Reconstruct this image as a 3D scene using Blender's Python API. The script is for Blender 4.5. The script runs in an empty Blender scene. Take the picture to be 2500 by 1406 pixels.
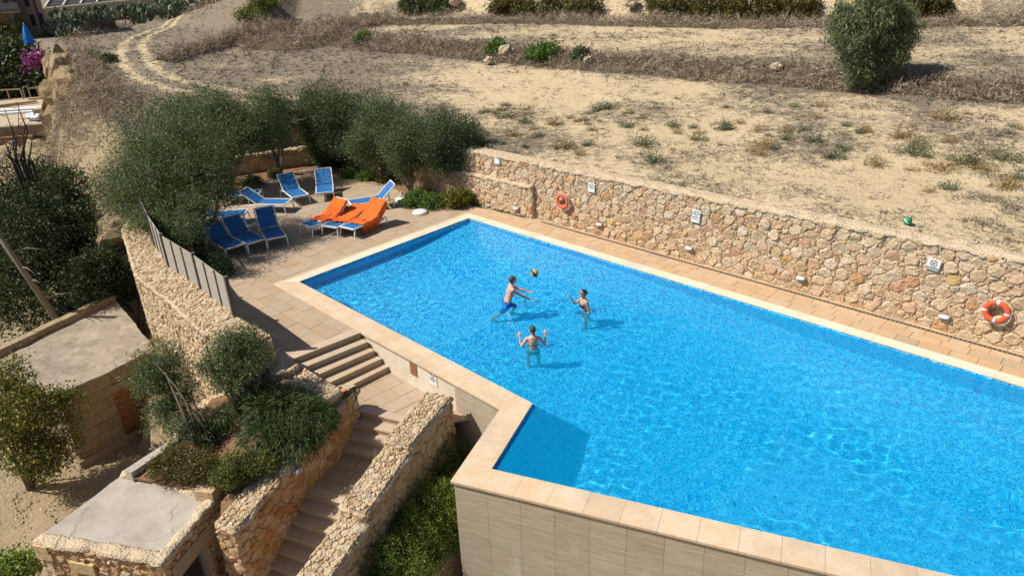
import bpy, bmesh, math, random
import numpy as np
from mathutils import Vector, Matrix, noise as mnoise
random.seed(7); rng = np.random.default_rng(7)
R = math.radians
sc = bpy.context.scene
COL = sc.collection

# ------------------------------------------------------------------ camera
F_PX, W_PX, H_PX, PITCH, ROLL, CAM_H = 1750.0, 2500.0, 1406.0, 25.3, -2.5, 9.0
_p, _r = R(PITCH), R(ROLL)
FW = np.array([0, math.cos(_p), -math.sin(_p)]); _rt = np.array([1.0, 0, 0]); _up = np.cross(_rt, FW)
RT = _rt * math.cos(_r) + _up * math.sin(_r); UP = _up * math.cos(_r) - _rt * math.sin(_r)
EYE = np.array([0, 0, CAM_H])
cd = bpy.data.cameras.new('camera'); cam = bpy.data.objects.new('camera', cd); COL.objects.link(cam)
cd.sensor_width = 36.0; cd.lens = 36.0 * F_PX / W_PX; cd.clip_end = 2000; cd.clip_start = 0.1
m = Matrix(((RT[0], UP[0], -FW[0], 0), (RT[1], UP[1], -FW[1], 0), (RT[2], UP[2], -FW[2], CAM_H), (0, 0, 0, 1)))
cam.matrix_world = m
sc.camera = cam

# ------------------------------------------------------------------ sky, sun, exposure
SUN_AZ, SUN_EL = -176.0, 50.0          # azimuth from +x, anticlockwise
sv = Vector((math.cos(R(SUN_AZ)) * math.cos(R(SUN_EL)), math.sin(R(SUN_AZ)) * math.cos(R(SUN_EL)), math.sin(R(SUN_EL))))
w = bpy.data.worlds.new('World'); sc.world = w; w.use_nodes = True
wn = w.node_tree.nodes; wn.clear()
sky = wn.new('ShaderNodeTexSky'); sky.sky_type = 'NISHITA'; sky.sun_disc = False
sky.sun_elevation = R(SUN_EL); sky.sun_rotation = R(90.0 - SUN_AZ); sky.dust_density = 1.5
bg = wn.new('ShaderNodeBackground'); bg.inputs[1].default_value = 0.065
wo = wn.new('ShaderNodeOutputWorld')
w.node_tree.links.new(sky.outputs[0], bg.inputs[0]); w.node_tree.links.new(bg.outputs[0], wo.inputs[0])
sl = bpy.data.lights.new('sun', 'SUN'); sl.energy = 5.0; sl.angle = R(0.5); sl.color = (1.0, 0.94, 0.84)
sun = bpy.data.objects.new('sun', sl); COL.objects.link(sun)
sun.rotation_euler = sv.to_track_quat('Z', 'Y').to_euler(); sun.location = (0, 0, 40)
sc.view_settings.view_transform = 'Standard'; sc.view_settings.look = 'None'
sc.view_settings.exposure = 0.27; sc.view_settings.gamma = 1.0
try: sc.view_settings.use_curve_mapping = False
except Exception: pass
sc.cycles.max_bounces = 8; sc.cycles.transparent_max_bounces = 12
sc.cycles.use_denoising = True
sc.cycles.sample_clamp_indirect = 6.0

# ------------------------------------------------------------------ pixel -> place
def ray(px, py): return FW * F_PX + RT * (px - W_PX / 2) + UP * (H_PX / 2 - py)
def P(px, py, z=0.0):                   # a pixel on the level z
    d = ray(px, py); t = (z - CAM_H) / d[2]; return EYE + d * t
def PV(px, py, A, B):                   # a pixel on the upright plane through A and B
    d = ray(px, py); n = np.array([-(B[1] - A[1]), B[0] - A[0]])
    t = (n @ np.array(A[:2]) - n @ EYE[:2]) / (n @ d[:2]); return EYE + d * t
def PY(px, py, y):                      # a pixel at the distance y
    d = ray(px, py); return EYE + d * (y / d[1])

# ------------------------------------------------------------------ object helpers
def new_obj(name, data, parent=None):
    o = bpy.data.objects.new(name, data); COL.objects.link(o)
    if parent is not None: o.parent = parent
    return o
def thing(name, label, cat, loc=(0, 0, 0), rz=0.0, group=None):
    o = new_obj(name, None); o.location = tuple(map(float, loc)); o.rotation_euler = (0, 0, rz)
    o.empty_display_size = 0.2
    o['label'] = label; o['category'] = cat
    if group: o['group'] = group
    return o
def tag(o, label, cat, group=None):
    o['label'] = label; o['category'] = cat
    if group: o['group'] = group
    return o
def struct(o): o['kind'] = 'structure'; return o
def stuff(o): o['kind'] = 'stuff'; return o
def mk(name, V, Fc, mat=None, parent=None, smooth=False, local=False):
    """mesh from world coordinates; under a parent the parent's place is subtracted"""
    me = bpy.data.meshes.new(name)
    V = np.asarray(V, float).reshape(-1, 3)
    if parent is not None and not local: V = V - np.array(origin(parent))
    me.from_pydata(V.tolist(), [], Fc)
    if mat: me.materials.append(mat)
    if smooth: me.polygons.foreach_set('use_smooth', [True] * len(me.polygons))
    me.update()
    return new_obj(name, me, parent)
def origin(o):
    v = Vector((0, 0, 0))
    while o is not None: v = v + o.location; o = o.parent
    return v
def mk_np(name, V, Q, mat=None, parent=None, smooth=False, local=False, k=4):
    """fast mesh of many equal polygons: V (n,3), Q (m,k)"""
    V = np.asarray(V, np.float32).reshape(-1, 3); Q = np.asarray(Q, np.int32).reshape(-1, k)
    if parent is not None and not local: V = V - np.array(origin(parent), np.float32)
    me = bpy.data.meshes.new(name)
    me.vertices.add(len(V)); me.vertices.foreach_set('co', V.ravel())
    me.loops.add(Q.size); me.loops.foreach_set('vertex_index', Q.ravel())
    me.polygons.add(len(Q)); me.polygons.foreach_set('loop_start', np.arange(0, Q.size, k, dtype=np.int32))
    me.polygons.foreach_set('loop_total', np.full(len(Q), k, np.int32))
    if smooth: me.polygons.foreach_set('use_smooth', np.ones(len(Q), bool))
    if mat: me.materials.append(mat)
    me.update(calc_edges=True)
    return new_obj(name, me, parent)
def copy_tree(o, loc=None, rz=None, label=None, parent=None):
    c = o.copy(); COL.objects.link(c)
    if parent is not None: c.parent = parent
    for ch in o.children: copy_tree(ch, parent=c)
    if loc is not None: c.location = tuple(map(float, loc))
    if rz is not None: c.rotation_euler = (0, 0, rz)
    if label: c['label'] = label
    return c
class MB:
    """collects boxes, bars, tubes, lathes into one mesh"""
    def __init__(s): s.v = []; s.f = []
    def add(s, V, Fc):
        n = len(s.v); s.v += [tuple(map(float, p)) for p in V]; s.f += [tuple(i + n for i in q) for q in Fc]; return s
    def box(s, c, d, rz=0.0, M=None):
        x, y, z = d[0] / 2, d[1] / 2, d[2] / 2
        V = [Vector((sx * x, sy * y, sz * z)) for sz in (-1, 1) for sy in (-1, 1) for sx in (-1, 1)]
        if M is None: M = Matrix.Rotation(rz, 3, 'Z')
        V = [M @ v + Vector(c) for v in V]
        return s.add(V, [(0, 2, 3, 1), (4, 5, 7, 6), (0, 1, 5, 4), (2, 6, 7, 3), (0, 4, 6, 2), (1, 3, 7, 5)])
    def bar(s, a, b, wd, ht=None):
        a, b = Vector(a), Vector(b); d = b - a; L = d.length
        q = d.to_track_quat('X', 'Z').to_matrix()
        return s.box((a + b) / 2, (L, wd, ht or wd), M=q)
    def tube(s, pts, rad, n=8, caps=True):
        pts = [Vector(p) for p in pts]; rads = rad if hasattr(rad, '__len__') else [rad] * len(pts)
        V = []; N = len(pts); up = Vector((0, 0, 1)); pa = None
        for i, p in enumerate(pts):
            t = (pts[min(i + 1, N - 1)] - pts[max(i - 1, 0)]).normalized()
            if pa is None: pa = t.orthogonal().normalized()
            else:
                pa = (pa - t * pa.dot(t)); pa = pa.normalized() if pa.length > 1e-6 else t.orthogonal().normalized()
            b = t.cross(pa)
            for k in range(n):
                a = 2 * math.pi * k / n; V.append(p + (pa * math.cos(a) + b * math.sin(a)) * rads[i])
        Fc = [(i * n + k, i * n + (k + 1) % n, (i + 1) * n + (k + 1) % n, (i + 1) * n + k) for i in range(N - 1) for k in range(n)]
        if caps: Fc += [tuple(range(n))[::-1], tuple(range((N - 1) * n, N * n))]
        return s.add(V, Fc)
    def lathe(s, prof, n=16, c=(0, 0, 0), M=None):
        V = []; Fc = []
        for r_, z_ in prof:
            for k in range(n):
                a = 2 * math.pi * k / n; v = Vector((r_ * math.cos(a), r_ * math.sin(a), z_))
                if M is not None: v = M @ v
                V.append(v + Vector(c))
        for i in range(len(prof) - 1):
            for k in range(n): Fc.append((i * n + k, i * n + (k + 1) % n, (i + 1) * n + (k + 1) % n, (i + 1) * n + k))
        if prof[0][0] > 1e-5: Fc.append(tuple(range(n))[::-1])
        if prof[-1][0] > 1e-5: Fc.append(tuple(range((len(prof) - 1) * n, len(prof) * n)))
        return s.add(V, Fc)
    def prism(s, poly, z0, z1):
        n = len(poly); V = [(p[0], p[1], z0) for p in poly] + [(p[0], p[1], z1) for p in poly]
        Fc = [tuple(range(n))[::-1], tuple(range(n, 2 * n))] + [(i, (i + 1) % n, n + (i + 1) % n, n + i) for i in range(n)]
        return s.add(V, Fc)
    def build(s, name, mat, parent=None, smooth=False, local=True): return mk(name, s.v, s.f, mat, parent, smooth, local)
def ccw(poly):
    a = sum(poly[i - 1][0] * poly[i][1] - poly[i][0] * poly[i - 1][1] for i in range(len(poly)))
    return poly if a > 0 else poly[::-1]
def clip_half(poly, nx, ny, c):         # keep nx*x+ny*y<=c
    out = []; n = len(poly)
    for i in range(n):
        a, b = poly[i - 1], poly[i]; da = nx * a[0] + ny * a[1] - c; db = nx * b[0] + ny * b[1] - c
        if (da <= 0) != (db <= 0):
            t = da / (da - db); out.append((a[0] + (b[0] - a[0]) * t, a[1] + (b[1] - a[1]) * t))
        if db <= 0: out.append(b)
    return out
def area(poly): return 0.5 * abs(sum(poly[i - 1][0] * poly[i][1] - poly[i][0] * poly[i - 1][1] for i in range(len(poly))))
def in_poly(X, Y, poly):
    X = np.asarray(X); Y = np.asarray(Y); ins = np.zeros(X.shape, bool); n = len(poly)
    for i in range(n):
        x1, y1 = poly[i - 1][:2]; x2, y2 = poly[i][:2]
        c = ((y1 > Y) != (y2 > Y)); ins ^= c & (X < (x2 - x1) * (Y - y1) / ((y2 - y1) if y2 != y1 else 1e-9) + x1)
    return ins
def dist_line(X, Y, pts):
    D = np.full(np.shape(X), 1e9)
    for a, b in zip(pts[:-1], pts[1:]):
        dx, dy = b[0] - a[0], b[1] - a[1]; t = np.clip(((X - a[0]) * dx + (Y - a[1]) * dy) / (dx * dx + dy * dy), 0, 1)
        D = np.minimum(D, np.hypot(X - a[0] - t * dx, Y - a[1] - t * dy))
    return D
def sstep(x, a, b):
    t = np.clip((np.asarray(x, float) - a) / (b - a), 0, 1); return t * t * (3 - 2 * t)
class Waves:
    """smooth random field: sum of sines"""
    def __init__(s, n, lmin, lmax, seed, pw=1.0):
        g = np.random.default_rng(seed); L = np.exp(g.uniform(math.log(lmin), math.log(lmax), n)); a = g.uniform(0, 2 * np.pi, n)
        s.kx = 2 * np.pi / L * np.cos(a); s.ky = 2 * np.pi / L * np.sin(a); s.ph = g.uniform(0, 2 * np.pi, n); s.am = L ** pw; s.am /= np.sqrt((s.am ** 2).sum() / 2)
    def __call__(s, X, Y):
        Z = np.zeros(np.shape(X))
        for i in range(len(s.kx)): Z += s.am[i] * np.sin(s.kx[i] * X + s.ky[i] * Y + s.ph[i])
        return Z

# ------------------------------------------------------------------ materials
class N:
    """small node builder"""
    def __init__(s, name, rough=0.8, spec=0.3):
        s.m = bpy.data.materials.new(name); s.m.use_nodes = True; s.t = s.m.node_tree; s.n = s.t.nodes
        s.b = s.n['Principled BSDF']; s.b.inputs['Roughness'].default_value = rough; s.b.inputs['Specular IOR Level'].default_value = spec
        s._co = None
    def new(s, k, **kw):
        x = s.n.new('ShaderNode' + k)
        for a, v in kw.items(): setattr(x, a, v)
        return x
    def link(s, a, b): s.t.links.new(a, b)
    def co(s, kind='Object', scale=None):
        if kind == 'World': o = s.new('NewGeometry').outputs['Position']
        else: o = s.new('TexCoord').outputs[kind]
        if scale is not None:
            mp = s.new('Mapping'); mp.inputs['Scale'].default_value = scale; s.link(o, mp.inputs[0]); o = mp.outputs[0]
        return o
    def noise(s, scale, detail=4, rough=0.55, co=None, dist=0.0):
        x = s.new('TexNoise'); x.inputs['Scale'].default_value = scale; x.inputs['Detail'].default_value = detail
        x.inputs['Roughness'].default_value = rough; x.inputs['Distortion'].default_value = dist
        if co is not None: s.link(co, x.inputs['Vector'])
        return x.outputs['Fac']
    def voro(s, scale, co=None, feature='F1', out='Distance', rnd=1.0):
        x = s.new('TexVoronoi', feature=feature); x.inputs['Scale'].default_value = scale; x.inputs['Randomness'].default_value = rnd
        if co is not None: s.link(co, x.inputs['Vector'])
        return x.outputs[out]
    def ramp(s, fac, stops, interp='LINEAR'):
        x = s.new('ValToRGB'); cr = x.color_ramp; cr.interpolation = interp
        while len(cr.elements) < len(stops): cr.elements.new(0.5)
        for e, (p, c) in zip(cr.elements, stops):
            e.position = p; e.color = (*c, 1) if hasattr(c, '__len__') else (c, c, c, 1)
        s.link(fac, x.inputs[0]); return x.outputs[0]
    def mix(s, fac, a, b, mode='MIX'):
        x = s.new('Mix', data_type='RGBA', blend_type=mode)
        for v, i in ((fac, 0), (a, 6), (b, 7)):
            if hasattr(v, 'is_linked'): s.link(v, x.inputs[i])
            elif i == 0: x.inputs[0].default_value = v
            else: x.inputs[i].default_value = (*v, 1) if hasattr(v, '__len__') else (v, v, v, 1)
        return x.outputs[2]
    def math(s, op, a, b=0.0, c=None):
        x = s.new('Math', operation=op)
        for i, v in enumerate((a, b) if c is None else (a, b, c)):
            if hasattr(v, 'is_linked'): s.link(v, x.inputs[i])
            else: x.inputs[i].default_value = v
        return x.outputs[0]
    def rand(s):                        # a value per piece, for separate and for joined pieces alike
        a = s.new('ObjectInfo').outputs['Random']; b = s.new('NewGeometry').outputs['Random Per Island']
        return s.math('FRACT', s.math('ADD', a, b))
    def rand_obj(s): return s.new('ObjectInfo').outputs['Random']
    def bump(s, h, dist=0.02, strength=1.0):
        x = s.new('Bump'); x.inputs['Distance'].default_value = dist; x.inputs['Strength'].default_value = strength
        s.link(h, x.inputs['Height']); s.link(x.outputs[0], s.b.inputs['Normal']); return s
    def color(s, c):
        if hasattr(c, 'is_linked'): s.link(c, s.b.inputs['Base Color'])
        else: s.b.inputs['Base Color'].default_value = (*c, 1)
        return s
    def done(s): return s.m
def flat(name, c, rough=0.6, spec=0.3, var=0.0, metal=0.0):
    n = N(name, rough, spec); n.b.inputs['Metallic'].default_value = metal
    nz = n.noise(9.0, 5, 0.6, n.co('Object'))
    k = 0.10 + var
    n.color(n.mix(nz, tuple(x * (1 - k) for x in c), tuple(min(1, x * (1 + k)) for x in c)))
    return n.done()
MAT = {}
# ------------------------------------------------------------------ pool: shell, water
A_, L_, M_, N_ = (-1.49, 25.26), (-6.54, 20.15), (0.34, 13.09), (-0.54, 10.96)
NQ = np.array([7.16, -2.99]); NQ /= np.hypot(*NQ)
AB = np.array([12.46, -12.36]); AB /= np.hypot(*AB)
Q_ = tuple(np.array(N_) + NQ * 12.5); B_ = tuple(np.array(A_) + AB * 23.5)
POOL = [A_, L_, M_, N_, Q_, B_]         # runs anticlockwise seen from above
def offset_poly(poly, d):               # push every edge outwards by d (poly anticlockwise)
    out = []; n = len(poly)
    for i in range(n):
        p0, p1, p2 = (np.array(poly[i - 1]), np.array(poly[i]), np.array(poly[(i + 1) % n]))
        e1 = (p1 - p0) / np.hypot(*(p1 - p0)); e2 = (p2 - p1) / np.hypot(*(p2 - p1))
        n1 = np.array([e1[1], -e1[0]]); n2 = np.array([e2[1], -e2[0]])
        k = n1 + n2; k = k / (1 + n1 @ n2); out.append(tuple(p1 + k * d))
    return out
WATER_Z = -0.07
def mat_mosaic():
    n = N('pool_mosaic', 0.35, 0.4)
    co = n.co('World')
    v = n.new('TexVoronoi', feature='F1'); v.inputs['Scale'].default_value = 27.0; v.inputs['Randomness'].default_value = 0.25
    n.link(co, v.inputs['Vector'])
    sep = n.new('SeparateColor'); n.link(v.outputs['Color'], sep.inputs[0])
    c = n.ramp(sep.outputs[0], [(0.0, (0.006, 0.09, 0.40)), (0.3, (0.015, 0.33, 0.74)), (0.7, (0.03, 0.58, 0.92)), (1.0, (0.36, 0.85, 0.98))])
    ed = n.voro(27.0, co, 'DISTANCE_TO_EDGE', 'Distance', 0.25)
    c = n.mix(n.ramp(ed, [(0.0, 1.0), (0.06, 0.0)]), c, (0.25, 0.55, 0.8))
    return n.color(c).done()
MAT['mosaic'] = mat_mosaic()
def mat_water():
    n = N('pool_water', 0.0, 0.5)
    b = n.b; b.inputs['Transmission Weight'].default_value = 1.0; b.inputs['IOR'].default_value = 1.333
    b.inputs['Base Color'].default_value = (0.42, 0.97, 1.0, 1); b.inputs['Roughness'].default_value = 0.0
    # light scattered in deep water put in as colour: blue veil growing along pool
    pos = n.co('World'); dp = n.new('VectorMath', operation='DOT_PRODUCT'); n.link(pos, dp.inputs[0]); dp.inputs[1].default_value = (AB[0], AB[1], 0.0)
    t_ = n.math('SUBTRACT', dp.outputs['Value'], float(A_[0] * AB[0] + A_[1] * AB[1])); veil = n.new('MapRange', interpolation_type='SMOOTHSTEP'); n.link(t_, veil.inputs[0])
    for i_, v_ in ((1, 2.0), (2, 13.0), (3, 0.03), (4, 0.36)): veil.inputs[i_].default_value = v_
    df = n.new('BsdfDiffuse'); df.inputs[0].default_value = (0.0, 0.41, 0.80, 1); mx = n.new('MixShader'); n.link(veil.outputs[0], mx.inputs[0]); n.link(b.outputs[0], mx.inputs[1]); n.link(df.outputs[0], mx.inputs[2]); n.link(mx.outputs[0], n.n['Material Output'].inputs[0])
    return n.done()
MAT['water'] = mat_water()
pool = thing('swimming_pool', 'large angular swimming pool lined with blue mosaic and edged in pale stone', 'pool', (0, 18, -2.0))
def floor_z(x, y):                      # deeper towards the near right end
    t = (x - A_[0]) * AB[0] + (y - A_[1]) * AB[1]
    dr = abs((x - A_[0]) * AB[1] - (y - A_[1]) * AB[0])           # shelves up gently to the far walls
    return (-0.90 - 1.15 * float(sstep(t, 5.5, 14.0))) * (1 - 0.62 * (1 - float(sstep(dr, -0.6, 3.4)))) * (1 - 0.35 * (1 - float(sstep(t, -0.4, 1.8))))
def build_pool():
    seg = 24; V = []; Fc = []
    # walls
    n = len(POOL)
    for i in range(n):
        a = np.array(POOL[i]); b = np.array(POOL[(i + 1) % n]); k0 = len(V)
        for j in range(seg + 1):
            p = a + (b - a) * j / seg; V += [(p[0], p[1], -0.01), (p[0], p[1], floor_z(*p))]
        for j in range(seg): Fc.append((k0 + 2 * j, k0 + 2 * j + 2, k0 + 2 * j + 3, k0 + 2 * j + 1)[::-1])
    mk('mosaic_wall', V, Fc, MAT['mosaic'], pool)
    # floor: fine grid, curving up to meet the walls
    st_ = 0.16; big = offset_poly(POOL, 0.30); xs = np.arange(min(p[0] for p in big), max(p[0] for p in big), st_); ys = np.arange(min(p[1] for p in big), max(p[1] for p in big), st_)
    X, Y = np.meshgrid(xs, ys); ins = in_poly(X, Y, big); d = dist_line(X, Y, POOL + [POOL[0]]); d = np.where(in_poly(X, Y, POOL), d, 0.0)
    T = (X - A_[0]) * AB[0] + (Y - A_[1]) * AB[1]; dr = np.abs((X - A_[0]) * AB[1] - (Y - A_[1]) * AB[0])
    Zf = (-0.90 - 1.15 * sstep(T, 5.5, 14.0)) * (1 - 0.62 * (1 - sstep(dr, -0.6, 3.4))) * (1 - 0.35 * (1 - sstep(T, -0.4, 1.8)))
    idx = -np.ones(X.shape, int); idx[ins] = np.arange(ins.sum()); q = np.stack([idx[:-1, :-1], idx[:-1, 1:], idx[1:, 1:], idx[1:, :-1]], -1).reshape(-1, 4); q = q[(q >= 0).all(1)]
    mk_np('mosaic_floor', np.stack([X[ins], Y[ins], Zf[ins]], -1), q, MAT['mosaic'], pool, True)
build_pool()
def build_water():
    s = 0.047; big = offset_poly(POOL, 0.12)
    xs = np.arange(min(p[0] for p in big), max(p[0] for p in big), s); ys = np.arange(min(p[1] for p in big), max(p[1] for p in big), s)
    X, Y = np.meshgrid(xs, ys); ins = in_poly(X, Y, big)
    calm = np.clip(0.85 + 0.55 * Waves(10, 1.6, 5.0, 41)(X, Y), 0.25, 1.7)     # gusts and calmer patches
    Z = WATER_Z + 0.0013 * calm * Waves(34, 0.22, 0.50, 3)(X, Y) + 0.0016 * Waves(16, 0.5, 1.1, 5)(X, Y) + 0.006 * Waves(6, 1.5, 3.5, 9)(X, Y)
    idx = -np.ones(X.shape, int); idx[ins] = np.arange(ins.sum())
    q = np.stack([idx[:-1, :-1], idx[:-1, 1:], idx[1:, 1:], idx[1:, :-1]], -1).reshape(-1, 4); q = q[(q >= 0).all(1)]
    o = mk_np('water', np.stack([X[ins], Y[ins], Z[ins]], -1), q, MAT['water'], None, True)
    struct(o); return o
water = build_water()
water.cycles.is_caustics_caster = True; sl.cycles.is_caustics_light = True
for _o in pool.children: _o.cycles.is_caustics_receiver = True
# ------------------------------------------------------------------ materials of the setting
def mat_soil():
    n = N('field_soil', 0.95, 0.1); co = n.co('World')
    at = n.new('Attribute'); at.attribute_name = 'stubble'; dens = at.outputs['Fac']
    big = n.noise(0.25, 3, 0.5, co); mid = n.noise(1.6, 5, 0.65, co); fine = n.noise(14.0, 6, 0.7, co)
    sand = n.mix(big, (0.49, 0.38, 0.232), (0.575, 0.45, 0.282))
    sand = n.mix(n.ramp(fine, [(0.3, 0.0), (0.75, 1.0)]), sand, (0.62, 0.50, 0.32))
    sp = n.noise(3.2, 9, 0.80, n.co('World', (0.75, 1.6, 1.0)), 0.4); sp2 = n.noise(9.0, 6, 0.75, n.co('World', (0.6, 1.5, 1.0)), 0.5)
    k = n.math('ADD', n.math('MULTIPLY', sp, 0.75), n.math('MULTIPLY', sp2, 0.55)); k = n.math('ADD', k, n.math('MULTIPLY', dens, 0.30)); k = n.math('ADD', k, n.math('MULTIPLY', n.math('SUBTRACT', mid, 0.5), 0.35))
    msk = n.ramp(k, [(0.70, 0.0), (0.80, 1.0)])
    straw = n.mix(fine, (0.10, 0.085, 0.075), (0.21, 0.175, 0.14))
    c = n.mix(n.math('MULTIPLY', msk, 0.85), sand, straw)
    at2 = n.new('Attribute'); at2.attribute_name = 'loam'
    lo = n.mix(fine, (0.26, 0.20, 0.12), (0.46, 0.36, 0.23))
    c = n.mix(at2.outputs['Fac'], c, lo)
    n.color(c); n.bump(n.math('ADD', n.noise(7.0, 6, 0.7, co), n.math('MULTIPLY', mid, 1.5)), 0.12, 0.8)
    return n.done()
def mat_stone(name, stops, fine=1.0, bump=0.035, dark=0.72):
    n = N(name, 0.9, 0.15); co = n.co('World'); r = n.rand()
    c = n.ramp(r, stops)
    a = n.noise(9.0, 6, 0.65, co); b = n.noise(38.0, 4, 0.7, co)
    c = n.mix(n.ramp(a, [(0.35, 0.0), (0.7, 1.0)]), n.mix(1.0, c, (dark, dark * 0.93, dark * 0.84), 'MULTIPLY'), c)
    c = n.mix(n.ramp(b, [(0.55, 0.0), (0.8, 0.45)]), c, (0.66, 0.58, 0.46))
    pit = n.ramp(n.noise(24.0, 3, 0.6, co), [(0.28, 0.0), (0.42, 1.0)])
    c = n.mix(pit, n.mix(1.0, c, (0.5, 0.42, 0.34), 'MULTIPLY'), c)
    n.color(c); n.bump(n.math('ADD', n.math('MULTIPLY', a, 1.2), n.math('ADD', n.math('MULTIPLY', b, 0.4), n.math('MULTIPLY', pit, 0.25))), bump, 0.9)
    return n.done()
MAT['soil'] = mat_soil()
MAT['rubble'] = mat_stone('golden_rubble', [(0.0, (0.66, 0.49, 0.31)), (0.2, (0.74, 0.59, 0.41)), (0.42, (0.68, 0.49, 0.31)), (0.58, (0.77, 0.66, 0.50)), (0.72, (0.71, 0.49, 0.34)), (0.83, (0.62, 0.36, 0.22)), (0.9, (0.68, 0.46, 0.19)), (0.94, (0.72, 0.58, 0.42)), (1.0, (0.75, 0.63, 0.48))], 1.0, 0.06, 0.74)
MAT['rubble_red'] = mat_stone('russet_rubble', [(0.0, (0.49, 0.30, 0.17)), (0.25, (0.61, 0.44, 0.27)), (0.45, (0.54, 0.33, 0.18)), (0.62, (0.67, 0.54, 0.37)), (0.78, (0.51, 0.24, 0.12)), (0.9, (0.57, 0.35, 0.13)), (1.0, (0.63, 0.51, 0.37))])
MAT['rubble_pale'] = mat_stone('pale_rubble', [(0.0, (0.54, 0.43, 0.28)), (0.4, (0.66, 0.55, 0.39)), (0.75, (0.56, 0.40, 0.23)), (1.0, (0.71, 0.61, 0.46))])
def mat_mortar(name, c1, c2, sc_=13.0, bump=0.05):
    n = N(name, 0.95, 0.1); co = n.co('World')
    v = n.voro(sc_, co, 'F1', 'Distance'); a = n.noise(5.0, 6, 0.65, co); b = n.noise(30.0, 5, 0.7, co)
    c = n.mix(a, c1, c2); c = n.mix(n.ramp(v, [(0.35, 0.0), (0.8, 0.6)]), c, tuple(x * 0.55 for x in c1))
    n.color(c); n.bump(n.math('ADD', n.math('MULTIPLY', n.math('SUBTRACT', 1.0, v), 0.8), n.math('ADD', n.math('MULTIPLY', b, 0.5), a)), bump, 1.0)
    return n.done()
MAT['mortar'] = mat_mortar('joint_mortar', (0.58, 0.43, 0.27), (0.70, 0.55, 0.37))
MAT['cap'] = mat_mortar('rough_wall_cap', (0.54, 0.42, 0.28), (0.66, 0.54, 0.39), 19.0, 0.03)
MAT['cap_grey'] = mat_mortar('weathered_wall_cap', (0.50, 0.40, 0.28), (0.64, 0.53, 0.39), 19.0, 0.03)
MAT['rock'] = mat_mortar('cliff_rock', (0.46, 0.34, 0.19), (0.64, 0.50, 0.31), 1.6, 0.25)
def mat_paving(name, stops, gr=0.55, red=(0.42, 0.24, 0.12), redamt=0.4):
    n = N(name, 0.75, 0.25); co = n.co('World'); r = n.rand()
    c = n.ramp(r, stops); a = n.noise(2.4, 6, 0.68, co, 0.8); b = n.noise(22.0, 5, 0.7, co); g = n.noise(0.55, 4, 0.6, co)
    c = n.mix(n.ramp(a, [(0.42, 0.0), (0.62, redamt)]), c, red)
    c = n.mix(n.ramp(b, [(0.3, 0.5), (0.6, 0.0)]), c, tuple(x * gr for x in stops[0][1]))
    c = n.mix(n.ramp(g, [(0.5, 0.0), (0.72, 0.5)]), c, (0.36, 0.31, 0.26))
    n.color(c); n.bump(n.math('ADD', a, n.math('MULTIPLY', b, 0.4)), 0.006, 0.7)
    return n.done()
MAT['slab'] = mat_paving('terrace_slab', [(0.0, (0.40, 0.30, 0.20)), (0.5, (0.46, 0.36, 0.25)), (1.0, (0.42, 0.34, 0.25))])
MAT['slab_warm'] = mat_paving('walkway_slab', [(0.0, (0.50, 0.34, 0.20)), (0.4, (0.56, 0.41, 0.26)), (0.8, (0.53, 0.38, 0.25)), (1.0, (0.40, 0.31, 0.24))], 0.7, (0.50, 0.29, 0.13), 0.5)
MAT['coping'] = mat_paving('pale_coping', [(0.0, (0.58, 0.45, 0.31)), (0.5, (0.66, 0.54, 0.40)), (1.0, (0.60, 0.47, 0.33))], 0.75, (0.58, 0.36, 0.18), 0.5)
MAT['coping_white'] = mat_paving('cream_coping', [(0.0, (0.70, 0.60, 0.45)), (1.0, (0.74, 0.65, 0.52))], 0.85, (0.62, 0.47, 0.30), 0.2)
MAT['step'] = mat_paving('step_stone', [(0.0, (0.50, 0.38, 0.26)), (1.0, (0.55, 0.44, 0.32))], 0.7, (0.40, 0.26, 0.15), 0.3)
MAT['grout'] = flat('joint_grout', (0.40, 0.30, 0.20), 0.9, 0.1, 0.1)
def mat_trav():
    n = N('travertine_tile', 0.5, 0.4); co = n.co('World'); r = n.rand()
    wv = n.noise(1.0, 7, 0.65, n.co('World', (1.2, 1.2, 26.0)), 0.25); w2 = n.noise(1.0, 5, 0.6, n.co('World', (3.0, 3.0, 70.0)), 0.2)
    c = n.ramp(wv, [(0.3, (0.37, 0.295, 0.21)), (0.5, (0.46, 0.385, 0.285)), (0.7, (0.54, 0.465, 0.36))])
    c = n.mix(n.ramp(w2, [(0.35, 0.5), (0.5, 0.0)]), c, (0.29, 0.23, 0.17))
    c = n.mix(1.0, c, n.ramp(r, [(0.0, 0.9), (1.0, 1.0)]), 'MULTIPLY')
    st = n.noise(1.0, 4, 0.6, n.co('World', (2.2, 2.2, 0.4)))
    c = n.mix(n.ramp(st, [(0.60, 0.0), (0.74, 0.5)]), c, (0.62, 0.57, 0.49))
    n.color(c); n.bump(w2, 0.003, 0.6); return n.done()
MAT['travertine'] = mat_trav()
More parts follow.
